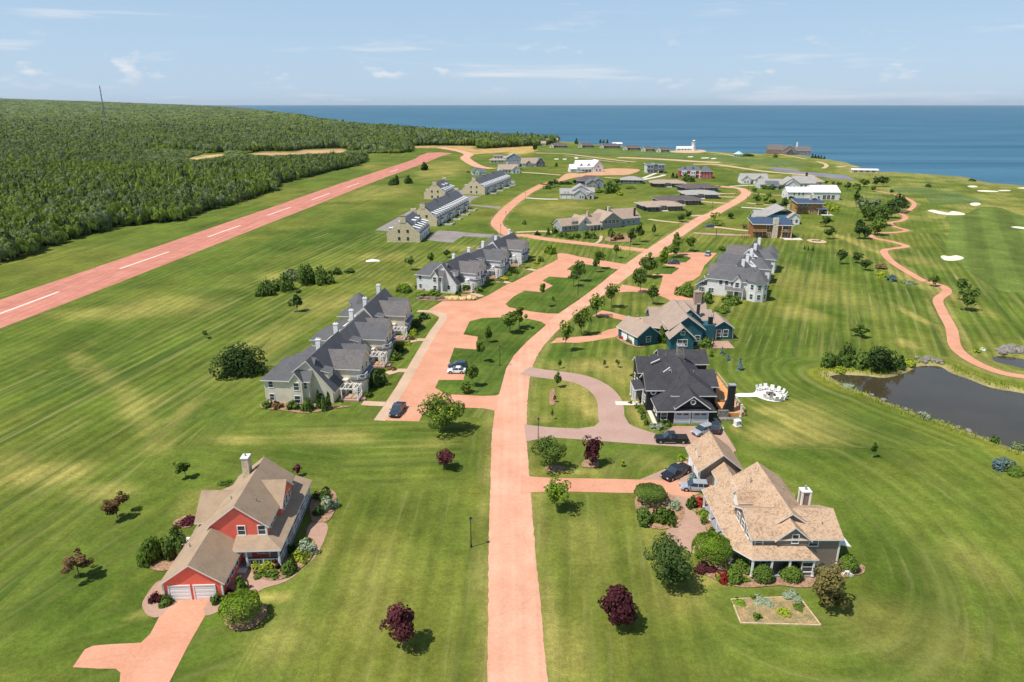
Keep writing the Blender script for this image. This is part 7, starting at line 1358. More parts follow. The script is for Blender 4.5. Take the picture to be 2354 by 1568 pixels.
simple('shore_cottage', 'middle cottage of three, with a grey hipped porch roof east of the road bend', 179, 510, -4, [(0, 16, 2, 14, 3.2, 3.2, 'x', LGREY_S, R_LGREY), (4, 12, -2, 6, 3.0, 2.6, 'y', LGREY_S, R_SLATE, 'FB')], [('F', (6, 8, 10), 1.5, -2, 1.2, 1.6), ('F', (1.6, 14), 1.5, 2)], group='cottages east of the road bend')
simple('shore_cottage', 'east cottage of three, with a tall grey roof beside the bare plot', 196, 512, -4, [(0, 12, 0, 12, 3.6, 4.0, 'y', LGREY_S, R_LGREY), (9, 24, 4, 18, 3.8, 4.4, 'x', LGREY_S, R_LGREY), (2, 9, -2.5, 3, 3.4, 2.8, 'y', WHITE_S, R_LGREY)], [('F', (4, 7), 1.6, -2.5, 1, 1.6), ('F', (14, 17, 20), 1.8, 4, 1.4, 1.8), ('R', (7, 11, 15), 2, 24, 1.4)], group='cottages east of the road bend', extra=lambda h: h.chimney(19, 11, 6, 10.6, 1.2, 1.2, DOORD, STEEL, 0))
simple('brown_roof_cottage', 'small brown-roofed cottage behind the white metal-roofed house', 221, 530, -3, [(0, 12, 0, 12, 3.4, 3.2, 'x', BEIGE_S, R_WOOD, 'LR')], [('F', (3, 6, 9), 1.5, 0)])
simple('metal_roofed_house', 'white house with two white metal roofs at different heights', 177, 453, -3, [(0, 15.5, 0, 12, 4.6, 2.6, 'x', WHITE_S, R_METAL), (15, 31.5, -3, 14, 5.0, 3.4, 'x', WHITE_S, R_METAL)], [('F', (4, 7, 9.6), 3.4, 0, .9, 1.8), ('F', (22, 24.6, 27.4), 1.8, -3, 2.0, 2.6), ('F', (18.5,), 1.8, -3, 1.2), ('L', (3, 8), 2, 0)])
def xnavy(h):
    h.roofpoly([[(-1, -1.2, 6.0), (14.5, -1.2, 6.0), (14.5, 10.5, 7.2), (-1, 10.5, 7.2)]], R_NAVY, .3); h.chimney(9, 7, 5, 9.4, 1.2, 1.2, STONE, STONE, 0)
    h.slab(-1.5, 5, -2.6, 0, 2.9, 3.1, DOORD, 'balcony'); h.rail([(-1.4, 0), (-1.4, -2.5), (4.9, -2.5)], 3.1, DOORD); h.slab(10, 15.8, -4, 0, 2.8, 3.1, SHADEBLUE, 'canopy')
    for a in (10.4, 15.4): h.post(a, -3.7, 0, 2.8, .15)
    h.slab(12, 18, -6, -1, -.05, .12, CONC, 'patio')
hn = simple('navy_roofed_house', 'house with a navy metal roof and honey timber walls, east of the lawns', 159, 391, -4, [(6, 17, 8, 17, 5.0, 3.0, 'y', BLUEG_S, R_LGREY)], [('F', (2, 4.2), 4.6, 0, 1.4, 1.4), ('F', (6.5,), 4.6, 0, 1.6, 1.2), ('F', (8,), 1.5, 0, 2.4, 1.2), ('F', (2,), 1.4, 0, 1.4)], extra=xnavy)
hn.wall(0, 13.4, 0, 9.6, 5.9, siding('honey_boards', (.46, .24, .085)))
def xgr(h): h.chimney(10.5, 5, 5, 9.0, 1.0, 1.0, STONE, STONE, 1); h.slab(10.6, 14, -2.6, .4, -.05, .5, WHITE, 'porch')
simple('cottage', 'grey-roofed cottage with white and blue east walls behind the wooden house', 131.5, 357, -4, [(0, 15, 1, 17, 4.2, 3.6, 'x', BLUE_S, R_LGREY, 'R'), (-6, 3, 3, 12, 3.4, 2.4, 'x', LGREY_S, R_LGREY), (9, 14.6, -2.4, 5, 3.6, 2.4, 'y', WHITE_S, R_LGREY)], [('F', (10.4, 13), 1.7, -2.4, 1.1, 1.7), ('R', (4, 7, 11), 1.8, 15, 1.2, 1.6)], extra=xgr)
def xwood(h):
    h.roofpoly([[(-.8, -1.0, 6.3), (10, -1.0, 6.3), (10, 11.5, 7.5), (-.8, 11.5, 7.5)], [(10.2, -1.6, 6.1), (17.6, -1.6, 6.1), (17.6, 11, 7.3), (10.2, 11, 7.3)]], R_NAVY, .35)
    mb = MB(); mb.box(8.4, 10.6, -1.0, .6, -.1, 9.0); mb.obj('chimney', M('pale_stone', (.60, .52, .44), .25, 1.6, fine=.3, fscale=4), h.e)
    for a, b in ((0, 5.5), (12, 16.5)): h.slab(a - .3, b, -2.2, 0, 2.9, 3.1, CEDAR, 'balcony')
    h.slab(12, 16.5, -2.2, 0, .0, .2, CONC, 'patio'); h.slab(13, 21, -5, -.2, -.05, .14, CONC, 'patio')
    for a in (12.2, 16.4): h.post(a, -2.0, 0, 6.0, .16, PALEWOOD)
    h.rail([(12.1, -2.1), (16.4, -2.1)], 3.1, PALEWOOD); h.rail([(-.2, -2.1), (5.4, -2.1)], 3.1, PALEWOOD)
    h.slab(13.4, 15, .5 - .7, .5, 3.2, 3.9, WHITE, 'sofa')
hw = simple('wooden_house', 'cedar-walled modern house with navy roof and a tall pale stone chimney beyond the eastern townhouses', 110.5, 318, -6, [], [('F', (6.4,), 4.6, 0, 1.3, 1.8), ('F', (2.6,), 1.4, 0, 3.2, 1.5), ('F', (7,), 1.4, 0, 1.6, 1.4), ('F', (14.2,), 4.6, 0, 2.6, 2.0), ('F', (14.2,), 1.5, 0, 2.6, 2.0)], extra=xwood)
hw.wall(0, 16.8, 0, 10, 6.2, CEDAR)
simple('clubhouse', 'brown-roofed clubhouse on the bluff above the sea', 312, 880, -14, [(0, 18, 0, 13, 6, 5, 'x', BRICK, R_GREYP), (17, 33, -4, 14, 5, 6, 'y', TAN_S, R_GREYP), (32, 50, 0, 13, 4.6, 4.6, 'x', TAN_S, R_GREYP), (22, 30, -8, 0, 3.6, 3.4, 'y', DKGREY_S, R_SLATE)], [('F', (3, 7, 11, 15), 3.6, 0, 2, 2), ('F', (36, 40, 44), 2, 0, 2, 2)], cat='building', extra=lambda h: h.chimney(34, 6, 6, 14, 1.6, 1.6, WHITE, WHITE, 0))
h = House('gazebo', 'small white gazebo with a pale green hipped roof on the shore grass', 262, 832, 0, 'gazebo')
for a in range(8): h.post(4.6 * math.cos(a * math.pi / 4), 4.6 * math.sin(a * math.pi / 4), 0, 3.2, .3)
mb = MB(); mb.ring((0, 0, 0), 4.0, -.1, 3.0, 8); mb.obj('wall', WHITE_S, h.e); mb = MB(); mb.ring((0, 0, 0), 6.2, 3.2, 6.4, 8, r2=.3); mb.obj('roof', M('pale_green_roof', (.40, .56, .52)), h.e)
simple('driving_range_shelter', 'long low shed with a white roof at the edge of the bluff', 303, 636, -10, [(0, 22, 0, 7, 2.4, .9, 'x', PALEWOOD, R_METAL)], [('F', (3, 8, 13, 18), 1.2, 0, 3, 1.4)], cat='shed')
h = House('lighthouse', 'white lighthouse tower with a long low white building on the shore', 238, 946, 0, 'lighthouse')
mb = MB(); mb.ring((0, 0, 0), 3.1, -.1, 9.5, 8, r2=2.2); mb.obj('tower', WHITE_S, h.e); mb = MB(); mb.ring((0, 0, 0), 3.2, 9.5, 10.1, 8); mb.obj('gallery', WHITE, h.e); mb = MB(); mb.ring((0, 0, 0), 1.7, 10.1, 12.2, 8); mb.obj('lantern', GLASSL, h.e); mb = MB(); mb.ring((0, 0, 0), 2.2, 12.2, 13.6, 8, r2=.2); mb.obj('lantern_roof', R_METAL, h.e)
h.wall(-22, -2, -2, 5, 3.0, WHITE_S); h.gable(-22, -2, -2, 5, 3.0, 2.2, 'x', R_METAL, .4); h.windows('F', (-19, -15, -11, -7), 1.5, -2, w=1.4, h=1.4); h.window('F', 0, 4, -2.95, w=.8, h=1.2)
for k, (x, y, dg, W, wrd, m2) in enumerate([(53, 1014, -6, 24, 'first', BEIGE_S), (93, 1018, -4, 22, 'second', BEIGE_S), (122, 1003, -10, 28, 'third', CREAM_S), (148, 960, -14, 22, 'fourth', CREAM_S), (168, 935, -16, 16, 'fifth', CREAM_S), (184, 918, -12, 16, 'sixth', BEIGE_S)]):
    simple('shore_house', wrd + ' from the west in the row of dark-roofed low houses along the shore', x, y, dg, [(0, W, 0, 12, 3.2, 2.8, 'x', DKGREY_S, R_DKBR, 'LR'), (0, 6, -5, 4, 3.2, 2.6, 'y', m2, R_DKBR)], [('F', (W * .5, W * .65, W * .8), 1.6, 0, 1.8, 1.6), ('F', (3,), 1.6, -5, 1.6)], group='dark-roofed houses along the shore')
simple('shore_cabin', 'pale cabin among the spruces at the west end of the shore houses', 38, 1068, 0, [(0, 12, 0, 9, 3, 3, 'x', CREAM_S, R_WOOD)], [('F', (3, 6, 9), 1.6, 0)])
simple('shore_cabin', 'small pale cabin close above the sea behind the spruces', 60, 1150, 0, [(0, 13, 0, 9, 3.4, 3, 'x', CREAM_S, R_WOOD)], [('F', (3, 6, 9), 1.6, 0)])
simple('shore_cabin', 'low white-roofed cabin at the water behind the middle shore houses', 148, 1062, 0, [(0, 14, 0, 8, 2.6, 1.6, 'x', WHITE_S, R_METAL)], [('F', (3, 7, 11), 1.4, 0)])
# ------------------------------------------------------------------ vehicles
RUB = M('tyre_rubber', (.018, .018, .018), .2, 6); RIM = M('wheel_rim', (.45, .46, .48), .1, 4, rough=.4, metal=.7); LAMP = M('lamp_lens', (.75, .75, .72), .05, 4, rough=.2); TAIL = M('tail_lens', (.35, .02, .02), .1, 4, rough=.25); CGL = glassmat('car_glass', (.03, .045, .06), .05, .8); PLASTIC = M('black_plastic', (.025, .025, .027), .1, 5, rough=.6)
def paint(name, c): 
    m, t, b = principled(name, .28, .6); b.inputs['Coat Weight'].default_value = .6; b.inputs['Coat Roughness'].default_value = .08
    tc = N('ShaderNodeTexCoord', t); n = N('ShaderNodeTexNoise', t); n.inputs['Scale'].default_value = 1.6; L(t, tc.outputs['Object'], n.inputs[0]); r = N('ShaderNodeValToRGB', t)
    r.color_ramp.elements[0].color = c4([x * .85 for x in c]); r.color_ramp.elements[1].color = c4([x * 1.1 for x in c]); L(t, n.outputs['Fac'], r.inputs[0]); L(t, r.outputs[0], b.inputs['Base Color']); return m
_wh = {}
def loft(mb, secs, m=0, cap=True):
    """cross-sections (equal point counts) skinned along the car"""
    n = len(secs[0]); i0 = len(mb.v)
    for s_ in secs: mb.v += [tuple(p) for p in s_]
    for a in range(len(secs) - 1):
        for k in range(n):
            j = (k + 1) % n; mb.f.append((i0 + a * n + k, i0 + a * n + j, i0 + (a + 1) * n + j, i0 + (a + 1) * n + k)); mb.m.append(m)
    if cap: mb.f.append(tuple(range(i0 + n - 1, i0 - 1, -1))); mb.m.append(m); mb.f.append(tuple(range(i0 + (len(secs) - 1) * n, i0 + len(secs) * n))); mb.m.append(m)
def car(kind, pm, x, y, deg, label, cat, L_=4.6, W=1.85, H=1.65):
    """nose towards +x of its own axes"""
    e = empty({'pickup': 'pickup_truck', 'suv': 'parked_suv', 'car': 'parked_car'}[kind], (x, y, .02), rad(deg), label, cat)
    hw = W / 2; fr = L_ / 2; rr = -L_ / 2; belt = H * (.60 if kind != 'pickup' else .58); r = .38 if kind == 'pickup' else .34
    hood = belt - (.10 if kind != 'pickup' else .02)
    def sec(xx, z0, z1, w): return [(xx, -w, z0 + .06), (xx, -w * 1.02, (z0 + z1) / 2), (xx, -w * .93, z1), (xx, w * .93, z1), (xx, w * 1.02, (z0 + z1) / 2), (xx, w, z0 + .06)]
    b = MB()
    st = [(rr, .42, belt - .22, hw * .86), (rr + .12, .28, belt - .02, hw * .96), (rr + .8, .24, belt + .01, hw), (0, .22, belt, hw), (fr - 1.25, .24, belt, hw), (fr - 1.15, .24, hood, hw), (fr - .35, .27, hood - .10, hw * .96), (fr - .06, .30, hood - .24, hw * .88), (fr, .40, hood - .42, hw * .78)]
    if kind == 'pickup':
        cab0 = rr + L_ * .36
        st = [(cab0 - .03, .34, belt, hw), (0.2, .32, belt, hw), (fr - 1.5, .32, belt, hw), (fr - 1.4, .32, hood - .02, hw), (fr - .3, .34, hood - .08, hw * .97), (fr - .05, .36, hood - .16, hw * .92), (fr, .44, hood - .3, hw * .86)]
    loft(b, [sec(*q) for q in st]); b.obj('body', pm, e)
    # cabin: dark glass, a painted roof above it
    if kind == 'pickup': c0, c1, c2, c3 = cab0 + .05, cab0 + .22, fr - 2.35, fr - 1.5
    elif kind == 'suv': c0, c1, c2, c3 = rr + .12, rr + .50, fr - 2.05, fr - 1.15
    else: c0, c1, c2, c3 = rr + .55, rr + 1.25, fr - 2.15, fr - 1.25
    g = MB(); ww, wt = hw * .92, hw * .76
    g.prism([(c0, -ww, belt - .02), (c3, -ww, belt - .02), (c3, ww, belt - .02), (c0, ww, belt - .02)], [(c1, -wt, H - .05), (c2, -wt, H - .05), (c2, wt, H - .05), (c1, wt, H - .05)]); g.obj('cabin_glass', CGL, e)
    g = MB(); g.prism([(c1 - .06, -wt - .03, H - .09), (c2 + .08, -wt - .03, H - .09), (c2 + .08, wt + .03, H - .09), (c1 - .06, wt + .03, H - .09)], [(c1 + .04, -wt + .06, H), (c2 - .06, -wt + .06, H), (c2 - .06, wt - .06, H), (c1 + .04, wt - .06, H)]); g.obj('roof', pm, e)
    for xx in ((c1 + c2) / 2 - .05, ) if kind != 'suv' else (c1 + (c2 - c1) * .3, c1 + (c2 - c1) * .68):
        for sy in (-1, 1):
            g = MB(); g.prism([(xx - .05, sy * ww * 1.005, belt), (xx + .05, sy * ww * 1.005, belt), (xx + .05, sy * (ww - .04), belt), (xx - .05, sy * (ww - .04), belt)], [(xx - .05, sy * (wt + .02), H - .06), (xx + .05, sy * (wt + .02), H - .06), (xx + .05, sy * (wt - .04), H - .06), (xx - .05, sy * (wt - .04), H - .06)]); g.obj('door_pillar', pm, e)
    if kind == 'pickup':        # load bed: sides, tailgate, dark cover
        g = MB(); g.box(rr + .05, cab0 - .03, -hw, hw, .36, .75); g.box(rr + .05, cab0 - .03, -hw, -hw + .12, .75, belt); g.box(rr + .05, cab0 - .03, hw - .12, hw, .75, belt); g.box(rr + .04, rr + .14, -hw, hw, .75, belt); g.obj('load_bed', pm, e)
        g = MB(); g.box(rr + .14, cab0 - .04, -hw + .12, hw - .12, belt - .12, belt - .05); g.obj('bed_cover', PLASTIC, e); g = MB(); g.box(rr - .12, rr + .06, -hw * .9, hw * .9, .38, .58); g.obj('bumper', RIM, e)
        g = MB(); g.box(cab0 + .2, fr - 1.6, hw - .02, hw + .10, .30, .36); g.obj('running_board', RIM, e); g = MB(); g.box(cab0 + .2, fr - 1.6, -hw - .10, -hw + .02, .30, .36); g.obj('running_board', RIM, e)
    g = MB(); g.box(fr - .06, fr + .05, -hw * .5, hw * .5, .50, hood - .30); g.obj('grille', PLASTIC, e)
    for sy in (-1, 1):
        g = MB(); g.box(fr - .16, fr + .015, sy * hw * .68 - .15, sy * hw * .68 + .15, hood - .42, hood - .26); g.obj('headlight', LAMP, e)
        g = MB(); g.box(rr - .015, rr + .10, sy * hw * .80 - .10, sy * hw * .80 + .10, belt - .42, belt - .14); g.obj('tail_light', TAIL, e)
        g = MB(); g.box(c3 - .30, c3 - .12, sy * (hw + .02), sy * (hw + .2), belt, belt + .16) if sy > 0 else g.box(c3 - .30, c3 - .12, -(hw + .2), -(hw + .02), belt, belt + .16); g.obj('wing_mirror', pm, e)
        for xx in (fr - .92, rr + .95):
            k = (r,)
            if k not in _wh:
                a = MB(); a.ring((0, 0, 0), r, -.13, .13, 18, ax='y'); q = MB(); q.ring((0, 0, 0), r * .62, -.145, .145, 12, ax='y'); _wh[k] = (a.mesh('tyre', [RUB]), q.mesh('rim', [RIM]))
            w_ = bpy.data.objects.new('wheel', None); w_.empty_display_size = .3; w_.location = (xx, sy * (hw - .09), r); link(w_, e)
            inst('tyre', _wh[k][0], w_); inst('rim', _wh[k][1], w_)
            a = MB(); a.ring((xx, sy * (hw - .14), r), r + .07, -.17, .17, 18, ax='y'); a.obj('wheel_arch', PLASTIC, e)
    return e
BLK = paint('black_paint', (.012, .013, .016)); SIL = paint('silver_paint', (.36, .38, .41)); WHT = paint('white_paint', (.78, .78, .78)); NVY = paint('dark_blue_paint', (.025, .045, .075)); GRF = paint('graphite_paint', (.05, .055, .065))
def C(v, x, y): return at(v, x, y)
x, y = C('Z3', 755, 1300); car('pickup', BLK, x, y + .8, 178, 'black pickup truck side-on on the pink drive of the black house', 'pickup truck', 5.9, 2.0, 1.9)
x, y = C('Z2', 430, 430); car('pickup', BLK, x, y, 218, 'black pickup truck parked at an angle beside the tan house garage', 'pickup truck', 5.8, 2.0, 1.9)
x, y = C('Z4', 1545, 1430); car('pickup', NVY, x, y, 262, 'dark blue pickup truck with a silver bed at the car park end', 'pickup truck', 5.8, 2.0, 1.9)
x, y = C('Z2', 565, 535); car('suv', SIL, x, y + .3, 172, 'silver car parked by the blue spruce at the tan house', 'car', 4.6, 1.85, 1.6)
x, y = C('Z2', 640, 470); car('car', BLK, x, y, 170, 'black car half hidden behind the blue spruce', 'car', 4.5, 1.8, 1.45)
x, y = C('Z3', 1060, 1195); car('suv', SIL, x + .4, y + .2, 210, 'silver suv beside the garage doors of the black house', 'car', 4.7, 1.9, 1.7)
x, y = C('Z3', 1215, 1185); car('suv', BLK, x + .2, y + 1, 70, 'black open-top jeep-like car against the black house wall', 'car', 4.2, 1.85, 1.8)
x, y = C('A', 1000, 905); car('car', WHT, x, y + .4, 178, 'white hatchback in the bay of the western car park', 'car', 4.4, 1.8, 1.5)
x, y = C('A', 1015, 845); car('suv', NVY, x, y + .3, 178, 'dark blue car in the bay just behind the white hatchback', 'car', 4.6, 1.85, 1.6)
x, y = C('Z6', 955, 412); car('suv', GRF, x, y, 176, 'dark car in the bay of the eastern car park', 'car', 4.6, 1.85, 1.6)
x, y = C('Z6', 1335, 318); car('suv', SIL, x, y, 245, 'silver car at the far end of the eastern car park', 'car', 4.6, 1.85, 1.6)
x, y = C('Z8', 2085, 893); car('suv', GRF, x, y, 178, 'dark car on the drive of the wooden house', 'car', 4.7, 1.9, 1.7)
x, y = C('Y3', 820, 550); car('suv', WHT, x, y, 10, 'white van before the house under construction', 'van', 5.2, 1.9, 2.0)
x, y = C('Y4', 975, 918); car('car', BLK, x, y, 0, 'dark car on the drive behind the navy-roofed house', 'car', 4.5, 1.8, 1.45)

# ------------------------------------------------------------------ lamp posts, mast, garden things
LPM = {}
def lamp(v, bx, by, ty, label):
    x, y = at(v, bx, by); h = top_h(y, px(v, bx, ty)[1]); e = empty('street_lamp', (x, y, 0), 0, label, 'street lamp', 'street lamps')
    if not LPM:
        a = MB(); a.ring((0, 0, 0), .16, 0, .45, 8, r2=.10); LPM['base'] = a.mesh('base', [BLACKM]); a = MB(); a.ring((0, 0, 0), .07, .4, 4.25, 8, r2=.05); LPM['pole'] = a.mesh('pole', [BLACKM])
        a = MB(); a.ring((0, 0, 0), .13, 4.25, 4.75, 6, r2=.2); LPM['lantern'] = a.mesh('lantern', [GLASSL]); a = MB(); a.ring((0, 0, 0), .27, 4.75, 5.0, 6, r2=.04); LPM['lantern_cap'] = a.mesh('lantern_cap', [BLACKM])
    for k, m in LPM.items(): inst(k, m, e, (0, 0, 0), 0, (1, 1, h / 5.0))
for a in [('P', 1767, 2052, 1938, 'black lamp post on the west verge, nearest the camera'), ('C', 308, 940, 695, 'black lamp post at the southern mouth of the curved pink drive'), ('A', 1492, 825, 590, 'lamp post on the island beside the road bend'), ('C', 502, 295, 245, 'short lamp post at the northern mouth of the curved pink drive'), ('B', 1484, 550, 330, 'lamp post on the northern grass island'), ('Z6', 475, 300, 160, 'lamp post at the crossroads corner'), ('Z7', 1775, 940, 810, 'lamp post beside the loop road at its sharpest bend'), ('Z7', 1840, 775, 645, 'lamp post on the inside of the loop road, north of the bend'), ('Z7', 2085, 525, 408, 'lamp post on the loop road opposite the cream house drive'), ('Z8', 2120, 700, 610, 'lamp post beside the road below the bungalows'), ('Z8', 1750, 895, 810, 'lamp post near the first bungalow drive'), ('Y4', 470, 800, 735, 'lamp post inside the road bend by the bungalow drives'), ('Y4', 590, 880, 812, 'lamp post on the outside of the road bend'), ('Y4', 250, 1240, 1170, 'lamp post beside the pink drive of the wooden house'), ('Y4', 605, 760, 685, 'lamp post before the west cottage'), ('Z8', 2345, 300, 290, 'lamp post far along the road') if 0 else ('Z8', 2165, 985, 905, 'lamp post beside the drive with the dark car')]:
    lamp(*a)
# lattice mast on the hill
e = empty('radio_mast', (0, 0, 0), 0, 'thin lattice radio mast rising from the far wooded hill', 'mast')
mx_, my_ = G(241, 262); my_ = 2600.0; mx_ = (243 - 1177) / FPX * depth(0, my_); zg = float(elev(mx_, my_)); zt = top_h(my_, 197)
e.location = (mx_, my_, zg); mh = zt - zg
for k in range(3):
    a = MB(); q = 2.1 * k; a.tube([(1.5 * math.cos(q), 1.5 * math.sin(q), 0), (1.1 * math.cos(q), 1.1 * math.sin(q), mh)], [.75, .55], 5); a.obj('leg', STEEL, e)
a = MB()
for k in range(26):
    z0 = mh * k / 26; z1 = mh * (k + 1) / 26
    for j in range(3): a.tube([(1.4 * math.cos(2.1 * j), 1.4 * math.sin(2.1 * j), z0), (1.4 * math.cos(2.1 * (j + 1)), 1.4 * math.sin(2.1 * (j + 1)), z1)], [.2, .2], 4)
a.obj('bracing', STEEL, e)
for f in (.78, .88, .97):
    a = MB(); a.ring((0, 0, 0), 2.6, mh * f, mh * f + 3.5, 8); a.obj('antenna', LAMP, e)

# fire pit patio of the black house: pale paving, white chairs round a stone pit
PC = at('F', 1490, 640)
sheet('fire_pit_patio', smooth(ats('F', [(500, 600), (950, 590), (1050, 520), (1120, 450), (1300, 420), (1550, 450), (1800, 540), (1930, 660), (1935, 750), (1820, 830), (1640, 850), (1400, 820), (1220, 760), (1080, 710), (980, 705), (500, 700)]), 3, True), .012, paving('white_paving', (.72, .66, .60), (.80, .74, .68), (.6, .55, .5)))
e = empty('fire_pit', (*PC, .012), 0, 'square stone fire pit ringed by white chairs', 'fire pit')
for k in range(4):
    a = MB(); a.box(-.75, .75, -.75, -.45, 0, .5); a.obj('stone_side', STONEG, e, (0, 0, 0), k * math.pi / 2)
a = MB(); a.box(-.44, .44, -.44, .44, 0, .25); a.obj('ash_bed', PLASTIC, e)
CH = {}
def mk(nm, f):
    a = MB(); f(a); CH[nm] = a.mesh(nm, [WHITE])
mk('seat', lambda a: a.prism([(-.30, -.32, .36), (.30, -.32, .36), (.30, .26, .26), (-.30, .26, .26)], [(-.30, -.32, .40), (.30, -.32, .40), (.30, .26, .30), (-.30, .26, .30)]))
mk('backrest', lambda a: a.prism([(-.28, .20, .27), (.28, .20, .27), (.28, .25, .27), (-.28, .25, .27)], [(-.34, .52, 1.05), (.34, .52, 1.05), (.34, .57, 1.05), (-.34, .57, 1.05)]))
mk('armrest', lambda a: a.box(-.08, .08, -.40, .34, .56, .60)); mk('leg', lambda a: a.box(-.04, .04, -.06, .06, 0, .57))
chs = [(1130, 520), (1225, 500), (1345, 480), (1520, 520), (1680, 560), (1800, 620), (1870, 690), (1880, 770), (1770, 810), (1640, 815), (1490, 790), (1340, 745)]
cl = ['in the north-west, nearest the path', 'second from the path on the north side', 'third on the north side', 'at the north, straight behind the pit', 'fifth round, on the north-east side', 'sixth round, on the east side', 'at the far east of the ring', 'at the south-east of the ring', 'on the south side, second from the east', 'on the south side, third from the east', 'at the south, straight before the pit', 'on the south side, nearest the path']
for (cx_, cy_), lb in zip(chs, cl):
    p = at('F', cx_, cy_); v = Vector((PC[0] - p[0], PC[1] - p[1])); e = empty('garden_chair', (*p, .012), math.atan2(v.y, v.x) + math.pi / 2, 'white slatted garden chair ' + lb, 'chair', 'white chairs round the fire pit'); e.scale = (1.15, 1.15, 1.15)
    inst('seat', CH['seat'], e); inst('backrest', CH['backrest'], e)
    for sx in (-.34, .34):
        inst('armrest', CH['armrest'], e, (sx, 0, 0)); inst('leg', CH['leg'], e, (sx, -.3, 0)); inst('leg', CH['leg'], e, (sx, .28, 0), 0, (1, 1, .98))
# utility cabinet on the lawn
x, y = at('Z3', 1440, 1110); e = empty('utility_box', (x, y, 0), rad(20), 'white utility cabinet standing on the dry lawn by the black house', 'cabinet')
a = MB(); a.box(-.55, .55, -.45, .45, .12, 1.1); a.prism([(-.6, -.5, 1.1), (.6, -.5, 1.1), (.6, .5, 1.1), (-.6, .5, 1.1)], [(-.5, -.4, 1.25), (.5, -.4, 1.25), (.5, .4, 1.25), (-.5, .4, 1.25)]); a.obj('cabinet_shell', WHITE, e); a = MB(); a.box(-.7, .7, -.6, .6, 0, .12); a.obj('plinth', CONC, e); a = MB(); a.box(.2, .42, -.47, -.44, .5, .8); a.obj('vent', PLASTIC, e)
# vegetable plot: soil inside timber edging
plot = ats('Z2', [(815, 1290), (1285, 1272), (1435, 1470), (880, 1455)])
sheet('vegetable_plot', plot, .012, M('garden_soil', (.40, .26, .13), .25, 1.2, fine=.3, fscale=6, alt=(.22, .20, .09)))
for (p, q), lb in zip(zip(plot, plot[1:] + plot[:1]), ('north', 'east', 'south', 'west')):
    v = Vector((q[0] - p[0], q[1] - p[1])); a = MB(); a.box(0, v.length, -.06, .06, 0, .16); o = a.obj('timber_edging', PALEWOOD, None, (*p, .01), math.atan2(v.y, v.x)); tag(o, 'pale timber board edging the %s side of the vegetable plot' % lb, 'edging board', 'timber edging of the vegetable plot')
# mulched beds
for v, pts_ in [('Z1', [(700, 1480), (660, 1400), (760, 1320), (880, 1300), (975, 1320), (975, 1390), (900, 1470), (800, 1505)]), ('Z1', [(60, 990), (110, 900), (250, 870), (400, 850), (380, 960), (250, 1060), (130, 1050)]), ('Z1', [(1310, 690), (1300, 560), (1380, 470), (1480, 480), (1495, 580), (1440, 690), (1370, 705)]), ('Z1', [(870, 1070), (880, 980), (1060, 990), (1200, 930), (1260, 830), (1330, 840), (1320, 940), (1250, 1030), (1100, 1120), (980, 1130)]), ('Z1', [(300, 740), (300, 700), (380, 660), (470, 660), (420, 740)]),
               ('Z2', [(590, 1040), (690, 970), (900, 980), (1040, 1040), (1350, 1080), (1560, 1060), (1720, 1050), (1730, 1110), (1600, 1140), (1340, 1210), (1150, 1195), (900, 1210), (740, 1165), (620, 1110)]), ('Z2', [(150, 640), (180, 560), (330, 540), (470, 620), (485, 720), (380, 800), (230, 780)]), ('Z2', [(510, 600), (650, 575), (720, 740), (760, 860), (690, 870), (620, 760), (560, 680)]), ('Z4', [(210, 1390), (230, 1320), (400, 1330), (700, 1380), (900, 1370), (1100, 1370), (900, 1400), (650, 1440), (400, 1410)]), ('Z3', [(160, 180), (240, 170), (420, 230), (480, 270), (400, 290), (260, 250)]), ('Z3', [(730, 290), (740, 250), (900, 230), (1020, 280), (960, 310), (800, 300)]),
               ('C', [(420, 570), (425, 450), (470, 430), (480, 560)]), ('A', [(2050, 1250), (2065, 1100), (2110, 1090), (2110, 1250)]), ('C', [(370, 1200), (420, 1170), (560, 1180), (560, 1215), (440, 1230)]), ('C', [(740, 1180), (760, 1120), (880, 1120), (900, 1185)]), ('Z5', [(220, 1170), (300, 1110), (620, 1130), (950, 1100), (1050, 1150), (900, 1190), (600, 1190), (400, 1190)]), ('Z8', [(940, 1040), (980, 990), (1180, 985), (1250, 1040), (1100, 1055)])]:
    sheet('mulch_bed', smooth(ats(v, pts_), 3, True), .015, MULCH)
# boulders
def boulder(x, y, r, label, group, m=None, seed=0):
    bm = bmesh.new(); bmesh.ops.create_icosphere(bm, subdivisions=2, radius=1)
    for v in bm.verts:
        k = 1 + .35 * mnoise.noise(v.co * 1.3 + Vector((seed * 7.3, 0, 0))); v.co = Vector((v.co.x * r * k * 1.25, v.co.y * r * k, max(-.15, v.co.z * r * k * .75 + r * .25)))
    me = bpy.data.meshes.new('boulder'); bm.to_mesh(me); bm.free(); me.materials.append(m or STONE)
    o = bpy.data.objects.new('boulder', me); o.location = (x, y, 0); o.rotation_euler = (0, 0, seed * 1.7); link(o); tag(o, label, 'boulder', group); return o
YST = M('sandy_boulder', (.62, .44, .20), .2, 1.5, fine=.25, fscale=4, bump=.5); DST = M('dark_boulder', (.16, .13, .11), .3, 1.5, fine=.3, fscale=4, bump=.5)
ords = ['first', 'second', 'third', 'fourth', 'fifth', 'sixth', 'seventh', 'eighth', 'ninth', 'tenth', 'eleventh', 'twelfth']
for k, (bx, by) in enumerate([(650, 1155), (700, 1165), (755, 1170), (810, 1165), (860, 1172), (960, 1165), (1010, 1160)]):
    x, y = at('Z5', bx, by); boulder(x, y, .85 + .2 * (k % 3), ords[k] + ' sandy boulder from the west edging the car park corner', 'sandy boulders at the car park corner', YST, k)
